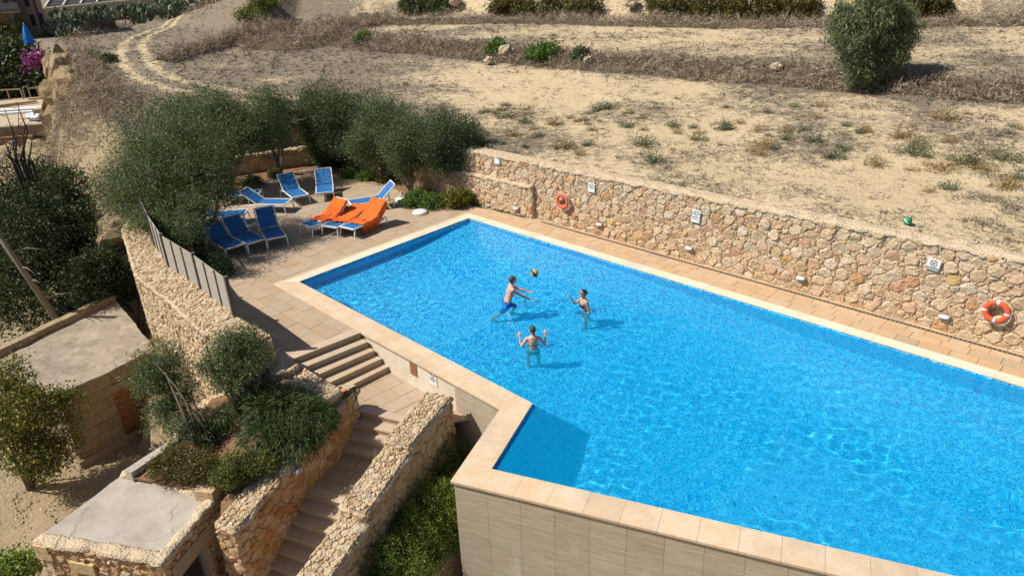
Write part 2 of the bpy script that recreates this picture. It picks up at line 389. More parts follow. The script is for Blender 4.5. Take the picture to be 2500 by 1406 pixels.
def mat_plaster(name, c, stain, amt=0.5, cracks=False):
    n = N(name, 0.85, 0.2); co = n.co('World')
    a = n.noise(1.0, 6, 0.7, n.co('World', (1.6, 1.6, 0.7)), 0.5); b = n.noise(18.0, 5, 0.7, co); d = n.noise(3.2, 6, 0.7, co, 0.4)
    k = n.mix(n.ramp(a, [(0.4, 0.0), (0.68, amt)]), c, stain); k = n.mix(n.ramp(d, [(0.48, 0.0), (0.75, amt * 0.7)]), k, tuple(x * 0.72 for x in c))
    if cracks:
        w_ = n.new('VectorMath', operation='ADD'); nz = n.new('TexNoise'); nz.inputs['Scale'].default_value = 2.5; n.link(co, nz.inputs['Vector']); sc2 = n.new('VectorMath', operation='SCALE'); sc2.inputs['Scale'].default_value = 0.5; n.link(nz.outputs['Color'], sc2.inputs[0]); n.link(co, w_.inputs[0]); n.link(sc2.outputs[0], w_.inputs[1])
        k = n.mix(n.math('MULTIPLY', n.ramp(n.voro(0.55, w_.outputs[0], 'DISTANCE_TO_EDGE'), [(0.0, 0.8), (0.014, 0.0)]), n.ramp(d, [(0.42, 0.0), (0.5, 1.0)])), k, tuple(x * 0.35 for x in c))
        k = n.mix(n.ramp(n.noise(0.9, 5, 0.7, co, 0.8), [(0.5, 0.0), (0.62, 0.35)]), k, tuple(x * 0.62 for x in stain)); k = n.mix(n.ramp(n.noise(1.6, 6, 0.75, n.co('World', (1, 1, 0.2)), 1.2), [(0.58, 0.0), (0.68, 0.4)]), k, tuple(min(0.7, x * 1.3) for x in c))
    n.color(n.mix(n.ramp(b, [(0.3, 0.3), (0.6, 0.0)]), k, tuple(x * 0.8 for x in c))); n.bump(n.math('ADD', b, d), 0.01, 0.7); return n.done()
MAT['plaster'] = mat_plaster('white_plaster', (0.70, 0.64, 0.54), (0.52, 0.37, 0.22))
MAT['concrete'] = mat_plaster('smooth_roof_screed', (0.43, 0.385, 0.335), (0.35, 0.28, 0.215), 0.7, True)
MAT['old_roof'] = mat_plaster('old_roof_screed', (0.37, 0.305, 0.235), (0.20, 0.16, 0.12), 0.9, True)
MAT['limestone'] = mat_stone('limestone_block', [(0.0, (0.36, 0.28, 0.18)), (0.5, (0.43, 0.34, 0.23)), (1.0, (0.38, 0.31, 0.22))], 1.0, 0.02, 0.7)
MAT['limestone_gold'] = mat_stone('golden_limestone_block', [(0.0, (0.56, 0.41, 0.22)), (1.0, (0.64, 0.50, 0.30))], 1.0, 0.015, 0.8)

# ------------------------------------------------------------------ the ground: one sheet
RWD = np.array([0.712, -0.702]); RWN = np.array([-0.702, -0.712])     # along / out of the long wall
W0 = np.array([1.16, 24.83])
K_ = W0 + RWD * ((-8.7 - 1.16) / 0.712); G_ = np.array([-13.9, 32.4])
FAR_R = W0 + RWD * 40
edge_px = [(305, 335), (222, 275), (182, 200), (150, 130), (122, 112), (60, 96)]
CLIFF = [tuple(P(a, b, 2.0)[:2]) for a, b in edge_px] + [(-140.0, 150.0), (-400.0, 300.0)]
back = 0.30
FIELD_EDGE = [tuple(FAR_R - RWN * back), tuple(K_ - RWN * back + np.array([0.1, 0.2])), tuple(G_ + np.array([0.0, 0.35]))] + CLIFF
FIELD_POLY = FIELD_EDGE + [(-400, 900), (900, 900), (900, -200), (60, -200)]
HEDGE = [tuple(P(a, b, 2.3)[:2]) for a, b in ((700, 98), (860, 118), (1000, 131), (1290, 150), (1560, 168), (2000, 203), (2300, 222), (2500, 230))] 
HEDGE += [(HEDGE[-1][0] + 30, HEDGE[-1][1] - 22)]
HEDGE_L = [tuple(P(a, b, 2.2)[:2]) for a, b in ((395, 163), (480, 140), (560, 120), (640, 108), (720, 98))]
BANK = [(-60.0, 110.0)] + [tuple(P(a, b, 3.4)[:2]) for a, b in ((600, 62), (720, 48), (1000, 42), (1300, 44), (1700, 46), (2100, 46), (2300, 40), (2500, 36))] + [(80.0, 40.0), (160.0, 10.0)]
def above(X, Y, line, ext=True):        # signed side: positive on the far side of a left-to-right line
    xs = [p[0] for p in line]; ys = [p[1] for p in line]
    o = np.argsort(xs); return Y - np.interp(X, np.array(xs)[o], np.array(ys)[o])
BWALL = [(-5.75, 14.95), (-6.88, 15.83), (-8.30, 17.48), (-9.85, 19.10), (-12.05, 22.9), (-13.5, 27.5), (-13.9, 32.4)]   # inner face of the boundary wall
SHED = [tuple(P(a, b, -1.75)[:2]) for a, b in ((140, 968), (378, 856), (282, 738), (-20, 895))]
_w1 = Waves(14, 2.5, 9.0, 21); _w2 = Waves(24, 0.6, 2.2, 22); _w3 = Waves(10, 12, 40, 23)
def ground_z(X, Y):
    X = np.asarray(X, float); Y = np.asarray(Y, float)
    ins = in_poly(X, Y, FIELD_POLY); d = dist_line(X, Y, FIELD_EDGE); sd = np.where(ins, d, -d)
    f = 2.0 + 0.012 * np.clip(Y - 32, 0, 200) * sstep(X, -50, -28) - 1.2 * sstep(Y, 92, 110) * (1 - sstep(X, -46, -32)) + 0.05 * _w3(X, Y) * sstep(d, 2, 8)
    hx = above(X, Y, HEDGE); side = sstep(X, HEDGE[0][0] - 6, HEDGE[0][0] + 2)
    f = f + 0.95 * sstep(hx, -0.5, 1.8) * side
    f = f + 3.6 * sstep(above(X, Y, BANK), 0.0, 6.0) * sstep(X, -48, -20) + 0.05 * np.clip(above(X, Y, BANK) - 6, 0, 300) * sstep(X, -40, -20)
    f = f + 0.45 * np.exp(-(dist_line(X, Y, HEDGE_L) / 1.0) ** 2)
    f = f + 0.025 * _w2(X, Y) + 0.03 * _w1(X, Y)
    # low side
    low = -4.15 - 1.6 * sstep(Y, 34, 60) + 0.10 * _w1(X, Y) + 0.04 * _w2(X, Y)
    db = dist_line(X, Y, BWALL); shd = np.where(in_poly(X, Y, SHED), 0.0, dist_line(X, Y, SHED + SHED[:1])); low = low + 3.1 * (1 - sstep(db, 0.9, 2.1)) * sstep(Y, 13.0, 16.5) * sstep(shd, 0.15, 1.0)
    dc = dist_line(X, Y, [tuple(G_)] + CLIFF[:5]); low = np.maximum(low, -4.4 + 6.0 * (1 - sstep(dc, 0.3, 5.5)) * (1 - sstep(Y, 44, 56)) + 0.25 * _w2(X, Y))
    low = np.where(in_poly(X, Y, [tuple(b) for b in BWALL] + [tuple(K_), tuple(FAR_R), (40, -60), (-3, 0), (-5.3, 9)]), -4.3, low)
    t = sstep(sd, -0.12, 0.12)
    steep = in_poly(X, Y, [(-16, 34), (-200, 34), (-200, 300), (-16, 300)])
    t = np.where(steep, sstep(sd, -1.1, 0.5), t)
    return low * (1 - t) + f * t
def GP(px, py, far=140.0):              # a pixel on the ground sheet itself
    d = ray(px, py); d = d / d[1]; ys_ = np.linspace(8.0, far, 1600); x = EYE[0] + d[0] * ys_; z = EYE[2] + d[2] * ys_
    hit = np.nonzero((z < ground_z(x, ys_)) & (ys_ > 20))[0]; i = hit[0] if len(hit) else -1
    return np.array([x[i], ys_[i], float(ground_z(x[i], ys_[i]))])
# cart track: centre line in the field
TRACK = [tuple(P(a, b, 2.3)[:2]) for a, b in ((760, 247), (600, 231), (480, 212), (400, 196), (345, 172), (325, 140), (322, 112), (345, 90), (410, 66), (480, 48), (570, 26))]
def smooth_line(pts, k=3):
    pts = [np.array(p, float) for p in pts]
    for _ in range(k):
        q = [pts[0]]
        for a, b in zip(pts[:-1], pts[1:]): q += [a * 0.75 + b * 0.25, a * 0.25 + b * 0.75]
        pts = q + [pts[-1]]
    return [tuple(p) for p in pts]
TRACK = smooth_line(TRACK, 2)
def stubble(X, Y):
    d = dist_line(X, Y, TRACK); wheel = np.exp(-((d - 0.85) / 0.42) ** 2)
    s = 0.17 + 0.10 * _w1(X, Y) + 0.10 * _w3(X, Y)
    left = sstep(-(X + 0.30 * (Y - 40)), -2.0, 10.0)            # the left field keeps more stubble
    s = s + 0.62 * left + 0.10 * sstep(above(X, Y, HEDGE), 1, 4)
    s = s + 0.5 * np.exp(-(dist_line(X, Y, HEDGE) / 1.6) ** 2)
    return np.clip(s, 0, 1) * (1 - 0.95 * wheel)
def build_ground():
    def axis(a, b, s, lo, hi):
        c = list(np.arange(a, b + 1e-6, s)); st = s; x = c[-1]
        while x < hi: st *= 1.35; x += st; c.append(x)
        st = s; x = a; l = []
        while x > lo: st *= 1.35; x -= st; l.append(x)
        return np.array(l[::-1] + c)
    xs = axis(-62, 46, 0.46, -700, 700); ys = axis(4, 96, 0.46, -60, 1200)
    X, Y = np.meshgrid(xs, ys); Z = ground_z(X, Y)
    nx, ny = len(xs), len(ys); i = np.arange(nx * ny).reshape(ny, nx)
    q = np.stack([i[:-1, :-1], i[:-1, 1:], i[1:, 1:], i[1:, :-1]], -1).reshape(-1, 4)
    o = mk_np('ground', np.stack([X, Y, Z], -1).reshape(-1, 3), q, MAT['soil'], None, True); struct(o)
    a = o.data.attributes.new('stubble', 'FLOAT', 'POINT'); a.data.foreach_set('value', stubble(X, Y).ravel().astype(np.float32))
    lo = (~in_poly(X, Y, FIELD_POLY)).astype(np.float32) * 0.9
    a = o.data.attributes.new('loam', 'FLOAT', 'POINT'); a.data.foreach_set('value', lo.ravel())
    return o
ground = build_ground()

# ------------------------------------------------------------------ rubble walls, stone by stone
def pack_cells(L, zb, zt, rmin, rmax, seed, dens=1.0):
    """irregular stones over a strip 0..L between zb(s) and zt(s): list of polygons in (s, z)"""
    g = random.Random(seed); zlo = min(zb(0), zb(L), zb(L / 2)); zhi = max(zt(0), zt(L), zt(L / 2))
    pts = []; cell = {}; cs = rmax * 2
    rs = sorted([rmin + (rmax - rmin) * (g.random() ** 3.8) for _ in range(int(L * (zhi - zlo) / (rmin * rmin * 2.2) * dens) + 30)], reverse=True)
    for r in rs:
        for _ in range(7):
            s = g.uniform(-r * 0.2, L + r * 0.2); z = g.uniform(zlo, zhi)
            if z < zb(min(max(s, 0), L)) - 0.02 or z > zt(min(max(s, 0), L)) + 0.02: continue
            k = (int(s // cs), int(z // cs)); ok = True
            for i in (-1, 0, 1):
                for j in (-1, 0, 1):
                    for (s2, z2, r2) in cell.get((k[0] + i, k[1] + j), ()):
                        if ((s - s2) / 1.18) ** 2 + ((z - z2) / 0.86) ** 2 < (0.84 * (r + r2)) ** 2: ok = False; break
                    if not ok: break
                if not ok: break
            if ok: pts.append((s, z, r)); cell.setdefault(k, []).append((s, z, r)); break
    out = []
    for (s, z, r) in pts:
        k = (int(s // cs), int(z // cs)); e = r * 1.75
        poly = [(s - e, z - e), (s + e, z - e), (s + e, z + e), (s - e, z + e)]
        for i in (-2, -1, 0, 1, 2):
            for j in (-2, -1, 0, 1, 2):
                for (s2, z2, r2) in cell.get((k[0] + i, k[1] + j), ()):
                    dx, dz = s2 - s, z2 - z; dd = dx * dx + dz * dz
                    if dd < 1e-9 or dd > (2.2 * (r + r2)) ** 2: continue
                    poly = clip_half(poly, dx, dz, (s2 * s2 + z2 * z2 - r2 * r2 - s * s - z * z + r * r) / 2)
                    if len(poly) < 3: break
                if len(poly) < 3: break
            if len(poly) < 3: break
        if len(poly) < 3: continue
        poly = clip_half(poly, -1, 0, 0); poly = clip_half(poly, 1, 0, L) if len(poly) > 2 else poly
        if len(poly) < 3: continue
        a0, a1 = zb(0), (zb(L) - zb(0)) / L; b0, b1 = zt(0), (zt(L) - zt(0)) / L
        poly = clip_half(poly, a1, -1, -a0)
        if len(poly) > 2: poly = clip_half(poly, -b1, 1, b0)
        if len(poly) < 3 or area(poly) < 0.0012: continue
        out.append((s, z, r, poly))
    return out
def stone_mesh(poly, g, proud, gap):
    """one stone in (s, z, out): chamfered, uneven face"""
    n = len(poly); cx = sum(p[0] for p in poly) / n; cz = sum(p[1] for p in poly) / n
    r = math.sqrt(area(poly) / math.pi)
    # cut the corners once so that the outline is rounder
    q = []
    for i in range(n):
        a, b = poly[i], poly[(i + 1) % n]; l = math.hypot(b[0] - a[0], b[1] - a[1])
        if l < 0.25 * r: q.append(((a[0] + b[0]) / 2, (a[1] + b[1]) / 2)); continue
        u = g.uniform(0.06, 0.24); v = g.uniform(0.06, 0.24)
        q += [(a[0] + (b[0] - a[0]) * u, a[1] + (b[1] - a[1]) * u), (b[0] + (a[0] - b[0]) * v, b[1] + (a[1] - b[1]) * v)]
    q = [(a + g.uniform(-0.007, 0.007), b + g.uniform(-0.007, 0.007)) for a, b in q]
    if len(q) > 11: q = [q[i] for i in range(len(q)) if i % 4 != 3]
    n = len(q); k = max(0.6, 1 - gap / max(r, 0.03)); tx, tz = g.uniform(-0.22, 0.22), g.uniform(-0.18, 0.26); pr = g.uniform(*proud)
    V = []; j = [g.uniform(0.93, 1.03) for _ in q]
    for i, (x, z) in enumerate(q): V.append((cx + (x - cx) * k * j[i], cz + (z - cz) * k * j[i], -0.06))
    for i, (x, z) in enumerate(q):
        dx, dz = (x - cx) * k * j[i] * 0.97, (z - cz) * k * j[i] * 0.97; V.append((cx + dx, cz + dz, pr * 0.25 + g.uniform(-0.008, 0.008) + (tx * dx + tz * dz) * 0.6))
    for i, (x, z) in enumerate(q):
        f = g.uniform(0.62, 0.86); dx, dz = (x - cx) * k * f, (z - cz) * k * f; V.append((cx + dx, cz + dz, pr + g.uniform(-0.01, 0.012) + tx * dx + tz * dz))
    V.append((cx, cz, pr + g.uniform(-0.012, 0.016)))
    Fc = [(o + i, o + (i + 1) % n, o + n + (i + 1) % n, o + n + i) for o in (0, n) for i in range(n)] + [(2 * n + i, 2 * n + (i + 1) % n, 3 * n) for i in range(n)]
    return V, Fc, (cx, cz)
def lin(a, b, L): return lambda s: a + (b - a) * min(max(s / L, 0), 1)
def stone_faces(parent, faces, mat, budget=300, proud=(0.010, 0.046), gap=0.003, name='stone'):
    """faces: (A, B, zb0, zb1, zt0, zt1, rmin, rmax, seed); the outside is on the right of A->B.
    The stones that show largest become parts, the others one joined part."""
    cand = []
    for (A, B, zb0, zb1, zt0, zt1, rmin, rmax, seed) in faces:
        A = np.array(A[:2], float); B = np.array(B[:2], float); d = B - A; L = float(np.hypot(*d)); d /= L; o = np.array([d[1], -d[0]])
        g = random.Random(seed + 1)
        for (s, z, r, poly) in pack_cells(L, lin(zb0, zb1, L), lin(zt0, zt1, L), rmin, rmax, seed):
            V, Fc, c = stone_mesh(poly, g, proud, gap)
            W = [(A[0] + d[0] * a + o[0] * h, A[1] + d[1] * a + o[1] * h, b) for a, b, h in V]
            p = np.array([A[0] + d[0] * c[0], A[1] + d[1] * c[0], c[1]]); v = p - EYE; w_ = v @ FW
            x = 1250 + F_PX * (v @ RT) / w_; y = 703 - F_PX * (v @ UP) / w_
            vis = -20 < x < 2520 and -20 < y < 1426 and w_ > 0 and (o[0] * v[0] + o[1] * v[1]) < 0
            cand.append(((area(poly) / (w_ * w_)) if vis else -1, W, Fc, p))
    cand.sort(key=lambda c: -c[0]); rest = MB()
    for i, (k, W, Fc, p) in enumerate(cand):
        if i < budget and k > 0:
            me = bpy.data.meshes.new(name); Wl = np.array(W) - p; me.from_pydata(Wl.tolist(), [], Fc); me.materials.append(mat)
            o = new_obj(name, me, parent); o.location = Vector(p) - origin(parent)
        else: rest.add(W, Fc)
    if rest.v: stuff(rest.build('small_stones', mat, parent, local=False))
def rough_cap(parent, A, B, thick, z0, z1, mat, name='wall_cap', amp=0.03, seed=1, over=0.04, lip=0.10, side=-1):
    """uneven top: from the outer face A->B inwards by thick (inwards = left of A->B)"""
    A = np.array(A[:2], float); B = np.array(B[:2], float); d = B - A; L = float(np.hypot(*d)); d /= L; inn = np.array([-d[1], d[0]])
    ns = max(4, int(L / 0.09)); nt = max(4, int(thick / 0.09)); g = np.random.default_rng(seed)
    wa = Waves(22, 0.18, 0.7, seed + 5); V = []
    for i in range(ns + 1):
        s = L * i / ns
        e0 = over + 0.025 * wa(s * 1.0, 3.1) * 0.7; e1 = over + 0.025 * wa(s, 9.7) * 0.7
        row = [-e0] + [(-e0) + (thick + e0 + e1) * j / nt for j in range(nt + 1)] + [thick + e1]
        zz = z0 + (z1 - z0) * i / ns
        for j, t in enumerate(row):
            p = A + d * (s + 0.02 * wa(s, t * 3)) + inn * t
            z = zz + amp * float(wa(p[0] * 1.0, p[1] * 1.0)) * 0.6 + g.normal(0, amp * 0.28)
            if j == 0 or j == len(row) - 1: z -= lip
            elif j == 1 or j == len(row) - 2: z -= 0.025
            V.append((p[0], p[1], z))
    m_ = nt + 3
    Fc = [(i * m_ + j, i * m_ + j + 1, (i + 1) * m_ + j + 1, (i + 1) * m_ + j)[::-1] for i in range(ns) for j in range(m_ - 1)]
    Fc += [tuple(range(m_)), tuple(range(ns * m_, (ns + 1) * m_))[::-1]]
    return mk(name, V, Fc, mat, parent, True)
def cap_stones(parent, A, B, thick, z0, z1, mat, seed, rmin=0.032, rmax=0.08):
    """flat stones bedded in the top of a wall"""
    A = np.array(A[:2], float); B = np.array(B[:2], float); d = B - A; L = float(np.hypot(*d)); d /= L; inn = np.array([-d[1], d[0]]); g = random.Random(seed); mb = MB()
    for (s, z, r, poly) in pack_cells(L, lambda s: -0.01, lambda s: thick + 0.01, rmin, rmax, seed):
        V, Fc, c = stone_mesh(poly, g, (0.006, 0.03), 0.004); mb.add([(*(A + d * a + inn * b), z0 + (z1 - z0) * a / L + h + 0.012) for a, b, h in V], Fc)
    return stuff(mb.build('cap_stones', mat, parent, local=False))
def core(parent, segs, mat, name='mortar_core'):
    """segs: (A, B, thick, zb, zt0, zt1) solid wall bodies behind the face"""
    mb = MB()
    for (A, B, th, zb, z0, z1) in segs:
        A = np.array(A[:2], float); B = np.array(B[:2], float); d = B - A; d /= np.hypot(*d); i_ = np.array([-d[1], d[0]])
        q = [A, B, B + i_ * th, A + i_ * th]; zt = [z0, z1, z1, z0]
        V = [(p[0], p[1], zb) for p in q] + [(p[0], p[1], z) for p, z in zip(q, zt)]
        mb.add(V, [(3, 2, 1, 0), (4, 5, 6, 7), (0, 1, 5, 4), (1, 2, 6, 5), (2, 3, 7, 6), (3, 0, 4, 7)])
    return mb.build(name, mat, parent, local=False)

# the long wall behind the pool
rw = thing('stone_wall', 'long golden rubble stone wall behind the pool walkway, holding up the field', 'wall', (W0[0], W0[1], 0))
r0, r1 = K_, W0 + RWD * 17.5; rs_ = W0 - RWD * 3.6
stone_faces(rw, [(rs_, r1, -0.02, -0.02, 2.02, 2.24, 0.034, 0.19, 11), (r0, rs_, 0.0, 0.0, 1.98, 2.0, 0.07, 0.20, 12)], MAT['rubble'], 300)
core(rw, [(r0, r1, 0.5, -0.6, 2.0, 2.2)], MAT['mortar'])
rough_cap(rw, r0, W0 + RWD * 0.0, 0.52, 2.03, 2.08, MAT['cap'], seed=3)
rough_cap(rw, W0 + RWD * 0.02, r1, 0.52, 2.08, 2.28, MAT['cap'], seed=4)
# low bench wall in front of it, ending in a square pier
lw = thing('low_stone_wall', 'low rubble stone wall with a square end, in front of the long wall by the olive trees', 'wall', (0.88, 24.91, 0))
pe = np.array([0.86, 24.90]); lw0 = pe - RWD * 8.0; lw1 = pe
pend = pe - RWN * 0.36
stone_faces(lw, [(lw0, lw1, 0, 0, 1.05, 1.22, 0.06, 0.18, 31), (lw1, pend, 0, 0, 1.22, 1.22, 0.07, 0.16, 32)], MAT['rubble'], 200)
core(lw, [(lw0, lw1, 0.36, -0.3, 1.05, 1.2)], MAT['mortar'])
rough_cap(lw, lw0, lw1, 0.36, 1.08, 1.25, MAT['cap'], seed=6)
# two-tier wall across the back
bw = thing('back_garden_wall', 'shaded two tier rubble wall across the back of the terrace behind the slim olive', 'wall', (K_[0], K_[1], 0))
bd = (K_ - G_) / np.hypot(*(K_ - G_)); bn = np.array([bd[1], -bd[0]])
stone_faces(bw, [(G_ , K_ , 0.9, 0.9, 2.0, 2.05, 0.08, 0.2, 41), (G_ + bn * 0.55, K_ + bn * 0.55 - bd * 0.3, 0, 0, 0.86, 0.92, 0.08, 0.22, 42)], MAT['rubble'], 200)
core(bw, [(G_, K_, 0.5, -0.3, 2.0, 2.04), (G_ + bn * 0.55, K_ + bn * 0.55 - bd * 0.3, 0.5, -0.3, 0.84, 0.9)], MAT['mortar'])
rough_cap(bw, G_, K_, 0.5, 2.04, 2.08, MAT['cap'], seed=7); rough_cap(bw, G_ + bn * 0.55, K_ + bn * 0.55, 0.5, 0.9, 0.94, MAT['cap'], seed=8)
# boundary wall on the left, with the fence on it
blw = thing('boundary_stone_wall', 'thick crumbly rubble wall under the grey fence along the left of the terrace', 'wall', (-8.3, 17.5, 0))
bw_out = []
BW_T = 0.85
for i, p in enumerate(BWALL):
    a = np.array(BWALL[max(i - 1, 0)]); b = np.array(BWALL[min(i + 1, len(BWALL) - 1)]); d = (b - a) / np.hypot(*(b - a)); bw_out.append(np.array(p) + np.array([-d[1], d[0]]) * BW_T)
faces = []; segs = []
for i in range(len(BWALL) - 1):
    zt0 = [0.95, 1.08, 1.1, 1.1, 1.1, 1.1, 1.1][i]; zt1 = [0.95, 1.08, 1.1, 1.1, 1.1, 1.1, 1.1][i + 1]
    faces.append((bw_out[i + 1], bw_out[i], -1.4, -1.4, zt1 - 0.03, zt0 - 0.03, 0.055, 0.15, 50 + i))
    if i >= 4: faces.pop()
    if i < 3: faces.append((BWALL[i], BWALL[i + 1], 0, 0, zt0 - 0.03, zt1 - 0.03, 0.07, 0.17, 70 + i))
    segs.append((bw_out[i + 1], bw_out[i], BW_T, -1.6, zt1 - 0.03, zt0 - 0.03))
    rough_cap(blw, bw_out[i + 1], bw_out[i], BW_T, zt1, zt0, MAT['cap_grey'], seed=80 + i, amp=0.03)
    if i < 4: cap_stones(blw, bw_out[i + 1], bw_out[i], BW_T, zt1, zt0, MAT['rubble_pale'], 90 + i, 0.035, 0.09)
ea, eb = np.array(bw_out[0]), np.array(BWALL[0])
faces.append((ea, eb, -1.6, -0.2, 0.92, 0.92, 0.08, 0.2, 66))
stone_faces(blw, faces, MAT['rubble_pale'], 300); core(blw, segs, MAT['mortar'])
# ------------------------------------------------------------------ paving
def vary_offset(poly, ds):
    out = []; n = len(poly)
    for i in range(n):
        p0, p1, p2 = (np.array(poly[i - 1]), np.array(poly[i]), np.array(poly[(i + 1) % n]))
        e1 = (p1 - p0) / np.hypot(*(p1 - p0)); e2 = (p2 - p1) / np.hypot(*(p2 - p1)); n1 = np.array([e1[1], -e1[0]]); n2 = np.array([e2[1], -e2[0]])
        d1, d2 = ds[i - 1], ds[i]
        Mx = np.array([n1, n2]); out.append(tuple(np.linalg.solve(Mx, np.array([n1 @ p1 + d1, n2 @ p1 + d2]))))
    return out
IN_D = [0.36, 0.34, 0.60, 0.58, 0.6, 0.36]; OUT_D = [0.50, 0.63, 0.60, 0.58, 0.6, 0.37]
COP1 = vary_offset(POOL, IN_D); COP2 = vary_offset(POOL, OUT_D)     # edges AL LM MN NQ QB BA
def slabs(parent, region, u, row_h, len_rng, z, mat, name, seed, gap=0.012, th=0.035, budget=300, jit=0.003, org=(0, 0), pieces=None):
    u = np.array(u, float); u /= np.hypot(*u); v = np.array([-u[1], u[0]]); g = random.Random(seed)
    R_ = [((p[0] - org[0]) * u[0] + (p[1] - org[1]) * u[1], (p[0] - org[0]) * v[0] + (p[1] - org[1]) * v[1]) for p in region]
    y0, y1 = min(p[1] for p in R_), max(p[1] for p in R_); x0, x1 = min(p[0] for p in R_), max(p[0] for p in R_)
    out = []; y = y0 if pieces is None else y0
    while y < y1 - 0.02:
        h = row_h * g.uniform(0.94, 1.06) if len_rng[0] != len_rng[1] else row_h
        strip = clip_half(clip_half(R_, 0, 1, y + h - gap), 0, -1, -y); x = x0 - g.uniform(0, len_rng[1])
        if len(strip) > 2:
            while x < x1:
                l = g.uniform(*len_rng); q = clip_half(clip_half(strip, 1, 0, x + l - gap), -1, 0, -x)
                if len(q) > 2 and area(q) > 0.004: out.append(q)
                x += l
        y += h
    out = [[(org[0] + a * u[0] + b * v[0], org[1] + a * u[1] + b * v[1]) for a, b in q] for q in out]
    emit_slabs(parent, out, z, mat, name, g, th, budget, jit)
def emit_slabs(parent, polys, z, mat, name, g, th=0.035, budget=300, jit=0.003):
    c = []
    for q in polys:
        q2 = [q[0]]
        for p in q[1:]:
            if math.hypot(p[0] - q2[-1][0], p[1] - q2[-1][1]) > 0.004: q2.append(p)
        if math.hypot(q2[0][0] - q2[-1][0], q2[0][1] - q2[-1][1]) < 0.004: q2.pop()
        if len(q2) < 3: continue
        q2 = ccw(q2); cx = sum(p[0] for p in q2) / len(q2); cy = sum(p[1] for p in q2) / len(q2); v = np.array([cx, cy, z]) - EYE; w_ = v @ FW
        x = 1250 + F_PX * (v @ RT) / w_; y = 703 - F_PX * (v @ UP) / w_
        vis = -30 < x < 2530 and -30 < y < 1440 and w_ > 0
        c.append((area(q2) / w_ ** 3 if vis else -1, q2, cx, cy))
    c.sort(key=lambda k: -k[0]); rest = MB()
    for i, (k, q, cx, cy) in enumerate(c):
        zz = z + g.uniform(-jit, jit)
        if i < budget and k > 0:
            o = MB().prism([(a - cx, b - cy) for a, b in q], -th, 0).build(name, mat, parent); o.location = Vector((cx, cy, zz)) - origin(parent)
        else: rest.prism(q, zz - th, zz)
    if rest.v: stuff(rest.build('farther_' + name + 's', mat, parent, local=False))
SR, SL = (-4.05, 16.69), (-5.46, 15.52)
kerb_px = [(600, 470), (640, 448), (716, 423), (764, 419), (807, 436), (870, 445), (932, 452), (965, 470), (985, 492), (1040, 503), (1100, 506), (1150, 503)]
KERB = smooth_line([tuple(P(a, b)[:2]) for a, b in kerb_px], 1)
lwf = tuple(pe + RWN * 0.02)
far_wall = W0 + RWD * 17.4
DECK_L = [COP2[1], SR, SL, (-6.75, 15.72), (-8.2, 17.4), (-9.75, 19.05), (-11.95, 22.9), (-13.4, 27.5)] + KERB + [tuple(np.array(P(1150, 503)[:2])), COP2[0]]
DECK_R = [COP2[0], tuple(P(1150, 503)[:2]), lwf, tuple(pe - RWN * 0.30), tuple(far_wall), tuple(np.array(COP2[5]))]
deck = struct(new_obj('terrace', None)); deck.location = (-7, 22, 0)
mk('terrace_bed', [(*p, -0.03) for p in DECK_L] + [(*p, -0.9) for p in DECK_L], [tuple(range(len(DECK_L)))] + [(i, (i + 1) % len(DECK_L), len(DECK_L) + (i + 1) % len(DECK_L), len(DECK_L) + i) for i in range(len(DECK_L))], MAT['grout'], deck)
slabs(deck, DECK_L, AB, 0.46, (0.55, 0.95), 0.0, MAT['slab'], 'paving_slab', 5, org=L_)
walk = struct(new_obj('walkway', None)); walk.location = (6, 20, 0)
mk('walkway_bed', [(*p, -0.03) for p in DECK_R], [tuple(range(len(DECK_R)))], MAT['grout'], walk)
slabs(walk, DECK_R, AB, 0.36, (0.42, 0.7), 0.0, MAT['slab_warm'], 'paving_slab', 6, org=A_)
# planting bed at the back
BED = KERB + [tuple(P(1150, 503)[:2]), tuple(lw0 + RWD * 4.5), tuple(K_), tuple(G_), (-13.4, 27.5)]
def mat_bed():
    n = N('bed_soil', 0.95, 0.1); co = n.co('World'); a = n.noise(9.0, 6, 0.7, co)
    n.color(n.mix(a, (0.14, 0.075, 0.04), (0.34, 0.21, 0.12))); n.bump(a, 0.08, 0.9); return n.done()
MAT['bed'] = mat_bed()
struct(mk('planting_bed', [(*p, 0.0 if i < len(KERB) else 0.06) for i, p in enumerate(BED)], [tuple(range(len(BED)))], MAT['bed']))
kb = struct(new_obj('bed_kerb', None)); kb.location = (*KERB[4], 0)
for a, b in zip(KERB[:-1], KERB[1:]):
    a = np.array(a); b = np.array(b); d = b - a; l = np.hypot(*d); d /= l; nn = np.array([-d[1], d[0]])
    MB().prism(ccw([tuple(a + d * 0.01), tuple(b - d * 0.01), tuple(b - d * 0.01 + nn * 0.16), tuple(a + d * 0.01 + nn * 0.16)]), -0.05, 0.05).build('kerb_stone', MAT['slab'], kb, local=False)
